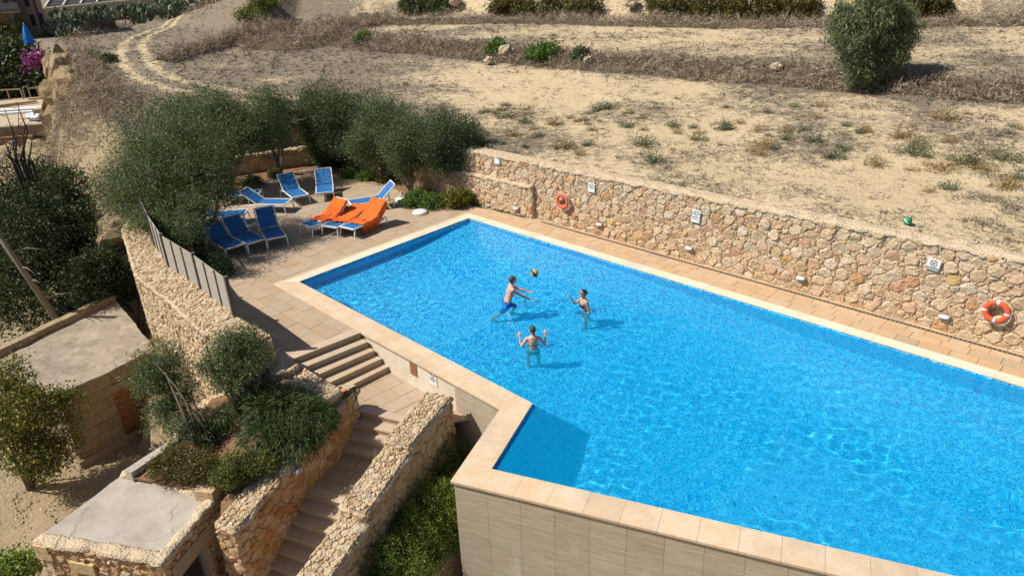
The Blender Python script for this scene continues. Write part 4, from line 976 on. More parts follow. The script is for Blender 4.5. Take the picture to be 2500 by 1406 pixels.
MAT['yellowbush'] = mat_leaf('yellowing_leaf', (0.05, 0.065, 0.012), (0.17, 0.18, 0.035), (0.33, 0.28, 0.05))
MAT['mastic'] = mat_leaf('mastic_leaf', (0.035, 0.035, 0.008), (0.125, 0.115, 0.028), (0.20, 0.17, 0.05))
MAT['bough'] = mat_leaf('bougainvillea_flower', (0.10, 0.02, 0.07), (0.38, 0.08, 0.30))
MAT['dry'] = mat_leaf('dry_twig', (0.14, 0.105, 0.075), (0.36, 0.28, 0.20), (0.52, 0.43, 0.32), 0.9, 0.8, 0.0)
MAT['drygrass'] = mat_leaf('dry_grass', (0.16, 0.11, 0.05), (0.36, 0.26, 0.13), (0.50, 0.38, 0.2), 0.9, 0.8, 0.0)
MAT['straw'] = mat_leaf('stubble_straw', (0.07, 0.058, 0.05), (0.19, 0.155, 0.12), (0.32, 0.26, 0.18), 0.95, 0.4, 0.0)
MAT['weed'] = mat_leaf('weed_leaf', (0.06, 0.075, 0.04), (0.20, 0.21, 0.125), (0.30, 0.28, 0.17), 0.8, 0.5, 0.1)
def mat_bark(name, a, b):
    n = N(name, 0.95, 0.1); z = n.noise(1.0, 5, 0.7, n.co('Object', (14, 14, 4))); n.color(n.mix(z, a, b)); n.bump(z, 0.02, 0.8); return n.done()
MAT['bark'] = mat_bark('olive_bark', (0.10, 0.08, 0.06), (0.26, 0.21, 0.16)); MAT['bark_grey'] = mat_bark('grey_bark', (0.16, 0.13, 0.10), (0.34, 0.29, 0.23))
def unit(v): return v / np.maximum(np.linalg.norm(v, axis=-1, keepdims=True), 1e-9)
def blob_points(blobs, n, g, shell=0.55, rough=0.30):
    """points through uneven ellipsoids, thicker towards the surface; returns points and outward directions"""
    vol = np.array([b[1] * b[2] * b[3] for b in blobs]) ** (2 / 3.0); cnt = np.maximum(1, (n * vol / vol.sum()).astype(int)); PT = []; DR = []
    for (c, rx, ry, rz), k in zip(blobs, cnt):
        d = unit(g.normal(size=(k, 3))); r = 1 - (1 - shell) * g.random(k) ** 1.6 * 1.3
        f = np.zeros(k); ph = g.uniform(0, 6.28, 9); ax = unit(g.normal(size=(9, 3))); fr = g.uniform(2.2, 7.5, 9)
        for i in range(9): f += np.sin(fr[i] * (d @ ax[i]) + ph[i]) / 3.0
        r = np.maximum(r * (1 + rough * f * 0.7), 0.1)
        PT.append(np.array(c) + d * r[:, None] * np.array([rx, ry, rz])); DR.append(d)
    return np.concatenate(PT), np.concatenate(DR)
def leaf_quads(cen, out, per, spread, ln, wd, g, droop=0.0, flow=0.5):
    """per diamond leaves round every centre"""
    k = len(cen) * per; c = np.repeat(cen, per, 0) + g.normal(size=(k, 3)) * spread; o = np.repeat(out, per, 0)
    a = unit(g.normal(size=(k, 3)) + o * flow + np.array([0, 0, -droop])); b = unit(np.cross(a, g.normal(size=(k, 3))))
    l = ln * g.uniform(0.6, 1.3, (k, 1)); w_ = wd * g.uniform(0.7, 1.3, (k, 1))
    V = np.stack([c - a * l / 2, c + b * w_ / 2, c + a * l / 2, c - b * w_ / 2], 1).reshape(-1, 3)
    return V, np.arange(4 * k).reshape(-1, 4)
def strands(root, dirn, g, ln, wd, segs=4, sag=0.5, curl=0.25):
    """thin ribbons that start at root, run along dirn and sag"""
    k = len(root); L = ln * g.uniform(0.6, 1.35, (k, 1)); d = unit(dirn + g.normal(size=(k, 3)) * curl); p = root.copy(); side = unit(np.cross(d, g.normal(size=(k, 3)))); W = wd * g.uniform(0.7, 1.3, (k, 1)); Vs = []
    for s in range(segs + 1):
        w_ = W * (1 - 0.8 * s / segs); Vs += [p - side * w_ / 2, p + side * w_ / 2]
        d = unit(d + np.array([0, 0, -sag / segs]) + g.normal(size=(k, 3)) * curl * 0.3); p = p + d * L / segs
    V = np.stack(Vs, 1).reshape(-1, 3); n = 2 * (segs + 1); base = (np.arange(k) * n)[:, None]
    Q = np.concatenate([base + np.array([[2 * s, 2 * s + 1, 2 * s + 3, 2 * s + 2]]) for s in range(segs)], 0)
    return V, Q
def limbs(base, ends, r0, g, mid=None, n=7):
    mb = MB(); base = np.array(base, float)
    for i, e in enumerate(ends):
        e = np.array(e, float); pts = []; k = 7
        j = g.normal(size=3) * 0.10 * np.linalg.norm(e - base)
        for t in np.linspace(0, 1, k):
            h = base + (e - base) * np.array([t ** 1.5, t ** 1.5, t ** 0.85]); pts.append(tuple(h + j * math.sin(math.pi * t) * 0.6))
        mb.tube(pts, [max(0.012, r0 * (1 - 0.86 * t ** 0.75) * (1 if i == 0 else 0.75)) for t in np.linspace(0, 1, k)], n)
    return mb
def tree(name, label, base, blobs, lm, ncl, per, ln, wd, tr, seed, cat='tree', group=None, spread=0.16, shell=0.5, droop=0.0, flow=0.5, bark='bark', rough=0.4, trunks=1):
    g = np.random.default_rng(seed); t = thing(name, label, cat, base, group=group)
    c, o = blob_points(blobs, ncl, g, shell, rough); V, Q = leaf_quads(c, o, per, spread, ln, wd, g, droop, flow)
    mb = MB()
    for k in range(trunks):
        b = np.array(base, float) + (np.array([g.uniform(-0.18, 0.18), g.uniform(-0.18, 0.18), 0]) if trunks > 1 else 0)
        ends = [np.array(bl[0]) + g.normal(size=3) * 0.3 * np.array(bl[1:4]) for bl in blobs[k::trunks]]
        ex = c[g.choice(len(c), min(len(c), max(3, int(9 / trunks))), replace=False)]
        mb2 = limbs(b, list(ends) + list(ex), tr, g); mb.add(mb2.v, mb2.f)
    mb.build('trunk', MAT[bark], t, True, local=False)
    mk_np('crown', V, Q, MAT[lm], t)
    return t
def B(px, py, y, rx, ry=None, rz=None):
    return (PY(px, py, y), rx, ry or rx, rz or rx * 0.85)
# --- the olive trees round the terrace
tree('olive_tree', 'largest grey green olive tree, spreading over the blue loungers and the fence', (-10.87, 23.6, 0), [B(415, 440, 23.8, 1.9), B(325, 470, 23.5, 1.35), B(505, 430, 23.6, 1.25), B(450, 345, 24.6, 1.6), B(345, 370, 24.6, 1.2), B(290, 440, 24.4, 0.9), B(535, 475, 23.2, 0.7), B(440, 535, 22.9, 0.85), B(375, 520, 22.7, 0.9), B(470, 505, 21.9, 0.7), B(425, 560, 21.6, 0.6), B(360, 545, 21.3, 0.55), B(455, 555, 20.9, 0.5)], 'olive', 3000, 33, 0.095, 0.026, 0.22, 61, rough=0.46, shell=0.35, group='olive trees round the terrace')  # forward crown lobes added to throw shade towards the near loungers
tree('olive_tree', 'grey olive tree behind the largest olive, against the back field', (-12.2, 31.0, 0.05), [B(500, 290, 30, 1.5), B(600, 290, 30.5, 1.5), B(560, 330, 29.5, 1.3), B(430, 300, 29.5, 1.1), B(655, 325, 30.5, 1.0)], 'olive', 1700, 34, 0.10, 0.03, 0.14, 62, group='olive trees round the terrace', bark='bark_grey')
tree('olive_tree', 'slim young olive with a bare pale trunk before the two tier wall', (*P(688, 428)[:2], 0.03), [B(680, 262, 32.4, 0.85, rz=0.7), B(660, 235, 32.4, 0.45, rz=0.6), B(705, 285, 32.4, 0.65), B(665, 300, 32.4, 0.6)], 'olive', 320, 32, 0.10, 0.03, 0.07, 63, group='olive trees round the terrace', bark='bark_grey', rough=0.45)
tree('olive_tree', 'tall rounded olive at the back corner, over the bright green creeper', (*P(850, 412)[:2], 0.03), [B(800, 275, 33.2, 1.45), B(870, 290, 32.8, 1.5), B(765, 260, 33.6, 0.9), B(830, 330, 32.5, 1.2), B(770, 320, 33.2, 0.9)], 'olive_dark', 1500, 36, 0.10, 0.03, 0.13, 64, group='olive trees round the terrace')
tree('olive_tree', 'third olive from the right by the long wall, greyish crown', (*P(940, 437)[:2], 0.03), [B(925, 315, 31, 1.35), B(965, 300, 31, 0.9), B(900, 355, 30.6, 0.9), B(950, 370, 30.4, 0.8)], 'olive', 1000, 36, 0.10, 0.03, 0.10, 65, group='olive trees round the terrace', bark='bark_grey')
tree('olive_tree', 'thin leaning olive, second from the right by the long wall', (*P(1003, 470)[:2], 0.03), [B(985, 345, 29, 1.0), B(1010, 320, 29.2, 0.7), B(985, 395, 28.7, 0.65)], 'olive', 620, 36, 0.095, 0.028, 0.08, 66, group='olive trees round the terrace', bark='bark_grey')
tree('olive_tree', 'dense dark round olive nearest the square wall end', (*P(1092, 470)[:2], 0.03), [B(1085, 325, 28.3, 1.15), B(1130, 345, 28.2, 0.95), B(1060, 360, 28.2, 0.8), B(1150, 385, 28.0, 0.6), B(1085, 385, 28.0, 0.75)], 'olive_dark', 1100, 38, 0.095, 0.03, 0.09, 67, group='olive trees round the terrace', bark='bark_grey', trunks=3, rough=0.2)
def bush(name, label, base, blobs, lm, ncl, per, ln, wd, seed, cat='bush', group=None, spread=0.07, droop=0.0, flow=0.4, shell=0.55, rough=0.25, stem=True):
    g = np.random.default_rng(seed); t = thing(name, label, cat, base, group=group); c, o = blob_points(blobs, ncl, g, shell, rough)
    keep = c[:, 2] > base[2] - 0.02; c, o = c[keep], o[keep]; V, Q = leaf_quads(c, o, per, spread, ln, wd, g, droop, flow)
    mk_np('foliage', V, Q, MAT[lm], t)
    if stem: limbs(base, [b[0] for b in blobs] + list(c[g.choice(len(c), min(5, len(c)), replace=False)]), 0.02, g, n=5).build('stem', MAT['bark'], t, True, local=False)
    return t
def PB(px, py, z, rx, ry=None, rz=None): return (P(px, py, z), rx, ry or rx, rz or rx * 0.7)
bb = lambda px, py, z=0.0: tuple(P(px, py, z))
bush('creeper_bush', 'bright green leafy creeper against the back wall under the tall olive', bb(778, 405), [B(772, 345, 33.8, 0.45, rz=0.8), B(785, 375, 33.4, 0.5, rz=0.6)], 'bedgreen', 220, 20, 0.13, 0.08, 71, spread=0.09)
bush('dark_bush', 'dark leafy shrub filling the back corner under the tall olive', bb(812, 402), [B(812, 372, 33.6, 0.6, rz=0.7)], 'olive_dark', 160, 20, 0.12, 0.07, 72)
bush('hedge_bush', 'rounded bright green bush by the kerb beside the white parasol base', bb(1035, 498), [PB(1015, 490, 0.2, 0.5, rz=0.34), PB(1055, 492, 0.2, 0.5, rz=0.32)], 'bedgreen', 420, 16, 0.075, 0.05, 73)
bush('hedge_bush', 'yellow flowered green bush by the kerb next to the low stone wall', bb(1112, 500), [PB(1110, 490, 0.25, 0.5, rz=0.36), PB(1135, 480, 0.3, 0.35)], 'yellowbush', 360, 16, 0.075, 0.05, 74)
for i, (a, b, r, l) in enumerate(((850, 432, 0.40, 'small green bush on the kerb behind the lounger with a raised back, left one'), (895, 438, 0.42, 'low green bush on the kerb in line with the blue lounger head'), (940, 445, 0.33, 'small dark bush between the kerb and the third olive trunk'), (615, 452, 0.40, 'dull green low bush at the left end of the bed kerb'), (668, 432, 0.25, 'tiny green tuft on the kerb before the slim olive'), (738, 400, 0.22, 'tiny leafy plant below the bright creeper'))):
    bush('bed_plant', l, bb(a, b), [PB(a, b - 6, 0.15, r, rz=r * 0.7)], 'bedgreen' if i in (0, 1, 5) else 'cover', 120, 14, 0.08, 0.05, 75 + i, cat='plant', group='low plants in the back bed')
bush('dark_bush', 'dark shrub on the terrace beside the grey fence', bb(530, 645), [PB(530, 645, 0.25, 0.42, rz=0.36), PB(508, 628, 0.25, 0.38), PB(545, 662, 0.15, 0.32)], 'olive_dark', 330, 18, 0.08, 0.035, 83)
# --- eucalyptus in the field
EB = GP(2112, 221); ey = EB[1]
tree('eucalyptus_tree', 'round weeping eucalyptus standing alone in the dry field', tuple(EB), [B(2125, 55, ey, 1.35, rz=1.3), B(2075, 80, ey - .3, 1.0), B(2180, 80, ey, 1.05), B(2090, 130, ey - .4, 0.9, rz=0.85), B(2170, 128, ey - .2, 0.85), B(2135, 12, ey, 1.1), B(2105, 178, ey - .4, 0.7, rz=0.75), B(2150, 178, ey - .3, 0.65, rz=.65), B(2205, 68, ey, 0.5), B(2062, 40, ey, 0.7), B(2190, 40, ey, .7)], 'euc', 1500, 26, 0.24, 0.04, 0.14, 91, droop=1.2, flow=0.25, spread=0.13, rough=0.35, bark='bark_grey', trunks=3)
# --- planter trees, spilling rosemary, ground cover
zt = -0.6
tree('small_olive_tree', 'young olive in the planter in front of the boundary wall end', tuple(P(600, 1046, zt)), [B(570, 850, 13.9, 0.55, rz=0.45), B(620, 880, 13.7, 0.42), B(525, 890, 13.9, 0.42), B(560, 930, 13.6, 0.45), B(600, 830, 14.0, 0.35)], 'olive', 620, 22, 0.085, 0.02, 0.06, 101, spread=0.07, rough=0.4)
tree('small_olive_tree', 'young olive in the planter leaning in front of the old shed door', tuple(P(505, 1075, zt)), [B(400, 890, 14.0, 0.55, rz=0.5), B(360, 930, 14.0, 0.45), B(430, 960, 13.7, 0.45), B(400, 1010, 13.4, 0.4), B(450, 1040, 13.0, 0.35)], 'olive', 680, 22, 0.085, 0.02, 0.06, 102, spread=0.07, rough=0.4, trunks=2)
def spill(name, label, base, blob, lm, n, ln, wd, seed, sag=1.0, segs=5, cat='bush', up=0.25):
    g = np.random.default_rng(seed); t = thing(name, label, cat, base); c, o = blob_points(blob, n, g, 0.75, 0.18)
    k = o[:, 2] > -0.35; c, o = c[k], o[k]; V, Q = strands(c, o * np.array([1, 1, 0.5]) + np.array([0, 0, up]), g, ln, wd, segs, sag, 0.3); mk_np('foliage', V, Q, MAT[lm], t)
    limbs(base, [b[0] for b in blob], 0.03, g, n=5).build('stem', MAT['bark'], t, True, local=False); return t
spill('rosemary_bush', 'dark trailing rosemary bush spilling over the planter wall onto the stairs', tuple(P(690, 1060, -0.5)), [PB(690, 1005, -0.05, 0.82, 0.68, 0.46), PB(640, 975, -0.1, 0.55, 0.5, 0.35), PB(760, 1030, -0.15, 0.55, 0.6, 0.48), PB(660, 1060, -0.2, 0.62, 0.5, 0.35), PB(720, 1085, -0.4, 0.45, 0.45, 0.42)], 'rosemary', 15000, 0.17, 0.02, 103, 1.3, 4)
bush('cover_bush', 'yellowish green low shrub at the planter edge above the grey roof', tuple(P(590, 1165, -0.6)), [PB(590, 1140, -0.35, 0.42, rz=0.35), PB(640, 1130, -0.35, 0.35), PB(560, 1160, -0.4, 0.35)], 'cover', 700, 14, 0.045, 0.03, 104, spread=0.05)
bush('cover_bush', 'dull olive green juniper like shrub beside the pale planter edge', tuple(P(440, 1145, -0.7)), [PB(430, 1125, -0.5, 0.45, rz=0.28), PB(480, 1140, -0.5, 0.45, rz=0.28), PB(530, 1150, -0.5, 0.4, rz=0.26), PB(395, 1145, -0.6, 0.3, rz=0.2)], 'mastic', 900, 14, 0.05, 0.025, 105, spread=0.05)
bush('dark_bush', 'dark small leaved shrub at the foot of the two planter olives', tuple(P(560, 1040, -0.6)), [PB(540, 1030, -0.3, 0.35, rz=0.4), PB(600, 990, -0.3, 0.25, rz=0.3), PB(500, 1060, -0.4, 0.35)], 'olive_dark', 260, 14, 0.06, 0.025, 106, spread=0.06)
# --- rosemary bed between the stair wall and the pool
RB = [tuple(o0 + rS * TH - dS * 0.4), tuple(o0 + rS * TH + dS * 6), tuple(np.array(Nf) + dS * 3.2 - rS * 0.25), tuple(np.array(Nf) - rS * 0.9 + dS * 0.2), tuple(np.array(Mf) + rS * 0.0), tuple(pm)]
struct(mk('rosemary_bed', [(*p, -2.75) for p in RB], [tuple(range(len(RB)))], MAT['bed']))
rz_ = -2.6
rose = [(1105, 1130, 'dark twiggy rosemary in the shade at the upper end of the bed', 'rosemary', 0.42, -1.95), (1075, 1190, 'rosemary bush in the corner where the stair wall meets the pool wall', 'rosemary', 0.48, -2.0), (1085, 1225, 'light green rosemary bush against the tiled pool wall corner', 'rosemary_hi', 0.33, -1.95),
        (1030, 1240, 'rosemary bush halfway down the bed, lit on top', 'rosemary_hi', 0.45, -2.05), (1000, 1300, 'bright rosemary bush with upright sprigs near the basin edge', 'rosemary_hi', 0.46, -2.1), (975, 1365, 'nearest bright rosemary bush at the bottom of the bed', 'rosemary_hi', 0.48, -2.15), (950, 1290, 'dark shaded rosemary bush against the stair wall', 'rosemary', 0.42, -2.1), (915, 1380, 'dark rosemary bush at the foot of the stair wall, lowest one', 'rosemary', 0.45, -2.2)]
for i, (a, b, l, mt, r, z) in enumerate(rose):
    z += 0.5; r *= 1.1; c = P(a, b, z); g = np.random.default_rng(120 + i); t = thing('rosemary_bush', l, 'bush', (c[0], c[1], -2.75), group='rosemary bushes between the stair wall and the pool')
    pts, o = blob_points([(c, r, r, 0.45), (c + np.array([0.1, -0.15, -0.5]), r * 1.1, r * 1.1, 0.6)], 900, g, 0.6, 0.35); V, Q = strands(pts, o * 0.5 + np.array([0, 0, 0.9]), g, 0.17, 0.014, 2, 0.1, 0.35)
    V2, Q2 = leaf_quads(pts + unit(o) * 0.05 + np.array([0, 0, 0.06]), o + np.array([0, 0, 1.0]), 12, 0.05, 0.05, 0.014, g, 0, 0.8)
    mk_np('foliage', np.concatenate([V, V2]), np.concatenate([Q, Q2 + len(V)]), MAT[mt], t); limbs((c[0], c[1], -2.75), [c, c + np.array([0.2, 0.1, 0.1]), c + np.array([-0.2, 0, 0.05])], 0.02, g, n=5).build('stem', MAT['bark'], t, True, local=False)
# --- left side: conifers, yellow shrub, bare tree
def gz(x, y): return float(ground_z(x, y))
ct = [((-15.8, 24.0), [B(140, 520, 25.5, 1.7, rz=1.5), B(70, 590, 25, 1.8), B(185, 610, 25, 1.1), B(140, 690, 24, 1.9), B(40, 700, 24, 1.7), B(160, 445, 26, 0.7)], 'dark spreading conifer behind the shed roof, nearest the limestone steps', 1900, 131),
      ((-17.5, 27.0), [B(40, 480, 28, 1.7), B(100, 455, 28, 1.4), B(10, 560, 27, 1.8), B(-40, 520, 28, 2.0)], 'dark conifer at the left picture edge behind the other conifers', 1100, 132),
      ((-13.7, 23.5), [B(245, 635, 23.6, 0.7, rz=0.4), B(230, 680, 23.4, 0.95, rz=0.7), B(200, 735, 23.4, 0.8), B(290, 680, 23.4, 0.5, rz=0.35), B(300, 715, 23.4, 0.3, rz=0.25)], 'dark ragged conifer branches hanging before the ochre tank', 900, 133)]
for (bx, by), bl, l, n, sd in ct:
    tree('conifer_tree', l, (bx, by, gz(bx, by)), bl, 'conifer', n, 22, 0.13, 0.05, 0.16, sd, group='conifers on the lower ground', spread=0.15, rough=0.5, bark='bark_grey', flow=1.0)
lt = thing('leaning_trunk', 'bare pale leaning pine trunk in front of the dark conifers', 'tree', (*P(152, 800, -2.2)[:2], -4.2)); a = P(152, 800, -2.2); bpt = PY(-10, 565, a[1] - 0.6)
MB().tube([(a[0] + 0.3, a[1], -4.3), tuple(a), tuple((a + bpt) / 2 + np.array([0, 0, 0.05])), tuple(bpt)], [0.15, 0.12, 0.10, 0.08], 9).build('trunk', MAT['bark_grey'], lt, True, local=False)
g0 = np.random.default_rng(5); mbr = MB()
for f in (0.3, 0.5, 0.65, 0.8):
    s = a + (bpt - a) * f; e = s + np.array([g0.uniform(0.4, 1.2), g0.uniform(-0.5, 0.2), g0.uniform(-0.1, 0.5)]); mbr.tube([tuple(s), tuple((s + e) / 2 + np.array([0, 0, 0.1])), tuple(e)], [0.03, 0.02, 0.008], 5)
mbr.build('branch', MAT['bark_grey'], lt, True, local=False)
bt = thing('bare_tree', 'dead leafless tree with thin dark branches at the left edge', 'tree', (*PY(60, 470, 27)[:2], -3.8)); b0 = PY(78, 470, 27.0); mbt = MB(); b0 = np.array([b0[0], b0[1], -3.8])
tips = [(10, 262), (30, 300), (2, 330), (80, 330), (60, 300), (0, 390), (100, 380), (40, 250)]
for i, (x, y) in enumerate(tips):
    e = PY(x, y, 27 + g0.uniform(-0.8, 0.8)); m_ = PY(60 + (x - 60) * 0.45, 410 - i * 3, 27)
    mbt.tube([tuple(b0), tuple(m_), tuple((m_ + e) / 2 + g0.normal(size=3) * 0.1), tuple(e)], [0.09, 0.05, 0.03, 0.008], 6)
    for k in range(5):
        s = m_ + (e - m_) * g0.uniform(0.2, 0.95); q = s + g0.normal(size=3) * np.array([0.5, 0.4, 0.35]) + np.array([0, 0, 0.25]); mbt.tube([tuple(s), tuple(q)], [0.014, 0.004], 4)
mbt.build('branch', mat_bark('dark_bark', (0.04, 0.035, 0.03), (0.10, 0.085, 0.07)), bt, True, local=False)
sx = P(80, 1180, -4.0)
tree('yellow_shrub', 'loose yellowing green shrub beside the shed at the left edge', (sx[0], sx[1], gz(sx[0], sx[1])), [B(60, 980, sx[1], 0.75), B(130, 1010, sx[1] + .3, 0.6), B(60, 1080, sx[1] - .2, 0.8), B(150, 1090, sx[1], 0.55), B(20, 920, sx[1] + .4, 0.6), B(110, 1140, sx[1] - .4, 0.5), B(5, 1020, sx[1], 0.8), B(165, 960, sx[1] + .6, 0.3)], 'yellowbush', 900, 16, 0.09, 0.05, 0.05, 141, spread=0.12, rough=0.4, cat='shrub', trunks=4)
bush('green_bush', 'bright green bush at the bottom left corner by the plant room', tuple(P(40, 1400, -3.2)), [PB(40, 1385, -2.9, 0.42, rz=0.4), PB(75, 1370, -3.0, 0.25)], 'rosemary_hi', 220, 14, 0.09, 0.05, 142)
# ------------------------------------------------------------------ dry scrub, field weeds, far bushes
def line_points(line, n, g, half):
    pts = np.array(line, float); seg = np.hypot(*(pts[1:] - pts[:-1]).T); cum = np.concatenate([[0], np.cumsum(seg)]); s = g.uniform(0, cum[-1], n)
    i = np.clip(np.searchsorted(cum, s) - 1, 0, len(seg) - 1); f = ((s - cum[i]) / seg[i])[:, None]; p = pts[i] * (1 - f) + pts[i + 1] * f; d = (pts[i + 1] - pts[i]) / seg[i][:, None]
    t = g.uniform(-1, 1, n); nrm = np.stack([-d[:, 1], d[:, 0]], 1); return p + nrm * (t * half)[:, None], t, s
def scrub(name, label_kind, line, n, half, h, seed, mat='dry', ln=0.55, wd=0.03, clump=None):
    g = np.random.default_rng(seed); p, t, s = line_points(line, n, g, half); w_ = Waves(14, 1.2, 7.0, seed)
    hh = h * np.sqrt(np.clip(1 - t * t, 0, 1)) * (0.75 + 0.3 * w_(p[:, 0], p[:, 1])); hh = np.clip(hh, 0.05, None)
    z = ground_z(p[:, 0], p[:, 1]) + hh * g.uniform(0.15, 1.0, n)
    d = g.normal(size=(n, 3)) + np.array([0, 0, 0.35]); V, Q = strands(np.stack([p[:, 0], p[:, 1], z], 1), d, g, ln, wd, 2, 0.5, 0.4)
    o = mk_np(name, V, Q, MAT[mat]); stuff(o); o['label'] = label_kind; o['category'] = 'scrub'
    return o
def mound(name, label_kind, line, half, h, seed, mat):
    """earth and dead growth under the scrub: a rough ridge"""
    L = smooth_line(line, 1); g = Waves(20, 0.5, 4.0, seed); V = []; K = 9; pts = np.array(L); N_ = 0
    seg = np.hypot(*(pts[1:] - pts[:-1]).T); tot = seg.sum(); n = int(tot / 0.5); cum = np.concatenate([[0], np.cumsum(seg)])
    for i in range(n + 1):
        s = tot * i / n; k = min(int(np.searchsorted(cum, s, 'right') - 1), len(seg) - 1); f = (s - cum[k]) / seg[k]; p = pts[k] * (1 - f) + pts[k + 1] * f; d = (pts[k + 1] - pts[k]) / seg[k]; nr = np.array([-d[1], d[0]])
        for j in range(K):
            t = -1 + 2 * j / (K - 1); q = p + nr * t * half * 0.92; z = float(ground_z(q[0], q[1])) + h * 0.42 * math.sqrt(max(0, 1 - t * t)) * (0.85 + 0.35 * float(g(q[0], q[1]))) - 0.06
            V.append((q[0], q[1], z))
    Fc = [(i * K + j, i * K + j + 1, (i + 1) * K + j + 1, (i + 1) * K + j) for i in range(n) for j in range(K - 1)]
    o = mk(name, V, Fc, MAT[mat], None, True); stuff(o); o['label'] = label_kind; o['category'] = 'scrub'; return o
def mat_scrubsoil():
    n = N('scrub_litter', 0.95, 0.1); co = n.co('World'); a = n.noise(3.0, 7, 0.75, co); b = n.noise(16.0, 5, 0.7, co)
    n.color(n.mix(b, n.mix(a, (0.085, 0.062, 0.045), (0.20, 0.15, 0.105)), (0.26, 0.20, 0.14))); n.bump(n.math('ADD', a, b), 0.25, 1.0); return n.done()
MAT['litter'] = mat_scrubsoil()
HL = smooth_line([(HEDGE[0][0] - 3, HEDGE[0][1] + 1.5)] + HEDGE[:-1] + [(HEDGE[-2][0] + 6, HEDGE[-2][1] - 4.2)], 1)
mound('scrub_bank', 'brown bramble covered terrace bank across the field', HL, 0.95, 0.5, 151, 'litter'); scrub('dry_scrub', 'dry grey brown bramble scrub along the terrace bank', HL, 26000, 1.05, 0.62, 152, ln=0.42)
mound('scrub_bank', 'low stony bank beside the cart track', HEDGE_L, 0.8, 0.4, 153, 'litter'); scrub('dry_scrub', 'dry brown scrub on the low bank beside the cart track', HEDGE_L, 8000, 0.95, 0.5, 154)
UB = [tuple(P(a, b, 3.4)[:2]) for a, b in ((610, 60), (680, 85), (760, 80), (860, 62), (960, 52))]
mound('scrub_bank', 'scrubby slope below the upper field at the top of the picture', UB, 2.6, 1.6, 155, 'litter'); scrub('dry_scrub', 'dry scrub tangle on the slope below the upper field', UB, 13000, 3.0, 1.4, 156)
UB2 = [tuple(P(a, b, 4.0)[:2]) for a, b in ((960, 40), (1300, 34), (1700, 36), (2100, 34), (2300, 30), (2520, 26))]
mound('scrub_bank', 'upper scrub bank at the top edge of the picture', UB2, 1.6, 0.8, 157, 'litter'); scrub('dry_scrub', 'dry scrub along the topmost bank', UB2, 14000, 1.8, 0.9, 158)
SLP = [tuple(P(a, b, z)[:2]) for a, b, z in ((290, 400, 0.5), (230, 350, 0.0), (205, 300, 0.8), (190, 240, 1.2), (170, 180, 1.8), (165, 135, 2.0))]
scrub('dry_scrub', 'tangled dry bramble on the slope left of the largest olive', [tuple(P(a, b, z)[:2]) for a, b, z in ((270, 470, -1.0), (215, 420, -1.2), (200, 370, -0.8), (215, 330, 0.2), (235, 300, 1.2))], 9000, 3.2, 0.9, 159, ln=0.5, wd=0.022)
scrub('dry_scrub', 'dry grass and bramble along the cliff edge above the building site', SLP[2:], 5200, 2.6, 0.9, 160, ln=0.7)
scrub('dry_grass', 'dry grass and twigs on the slope outside the boundary wall', [(-11.6, 19.4), (-10.2, 17.6), (-8.9, 16.0), (-7.6, 14.8)], 5200, 0.75, 0.35, 161, 'drygrass', 0.3, 0.012)
# stubble on the fields
def stubble_sheet():
    g = np.random.default_rng(171); n = 60000
    px = g.uniform(150, 2560, n); py = g.uniform(20, 640, n); pts = []
    d = FW[None] * F_PX + RT[None] * (px - 1250)[:, None] + UP[None] * (703 - py)[:, None]; t = (2.35 - CAM_H) / d[:, 2]; q = EYE + d * t[:, None]; q = q[(t > 0) & (q[:, 1] < 95)]
    x, y = q[:, 0], q[:, 1]; den = stubble(x, y); cl = _w2(x * 0.8, y * 0.8) * 0.25 + _w1(x, y) * 0.15
    k = (g.random(len(x)) < np.clip(0.06 + 1.05 * den + cl, 0.02, 1)) & in_poly(x, y, FIELD_POLY) & (dist_line(x, y, FIELD_EDGE) > 0.35); x, y = x[k], y[k]
    z = ground_z(x, y) + 0.0; m_ = 3; x = np.repeat(x, m_) + g.normal(0, 0.07, len(x) * m_); y = np.repeat(y, m_) + g.normal(0, 0.07, len(y) * m_); z = np.repeat(z, m_)
    dr = g.normal(size=(len(x), 3)) * np.array([1, 1, 0.25]) + np.array([0, 0, 0.45]); dist = np.sqrt(x * x + y * y)
    V, Q = strands(np.stack([x, y, z], 1), dr, g, 0.20 * np.clip(dist / 32, 0.9, 1.9)[:, None], 0.024 * np.clip(dist / 28, 0.9, 2.2)[:, None], 2, 0.3, 0.3)
    o = mk_np('field_stubble', V, Q, MAT['straw']); stuff(o); o['label'] = 'dry cut stubble strewn over the sandy fields'; o['category'] = 'stubble'
stubble_sheet()
# separate weeds in the field: five models, many plants
def weed_model(seed, mat, r, h):
    g = np.random.default_rng(seed); n = 90; root = np.stack([g.normal(0, r * 0.25, n), g.normal(0, r * 0.25, n), np.zeros(n)], 1); d = g.normal(size=(n, 3)) * np.array([1, 1, 0.3]) + np.array([0, 0, 0.8])
    V, Q = strands(root, d, g, h, 0.022, 3, 0.5, 0.5); tip = V.reshape(n, -1, 3)[:, -1]; V2, Q2 = leaf_quads(tip * 0.9, unit(tip), 5, 0.05, 0.07, 0.03, g)
    me_o = mk_np('weed', np.concatenate([V, V2]), np.concatenate([Q, Q2 + len(V)]), MAT[mat], None); return me_o
models = [weed_model(181 + i, 'weed' if i < 3 else 'drygrass', (0.3, 0.45, 0.25, 0.4, 0.3)[i], (0.33, 0.45, 0.28, 0.45, 0.35)[i]) for i in range(5)]
g9 = random.Random(77); spots = []
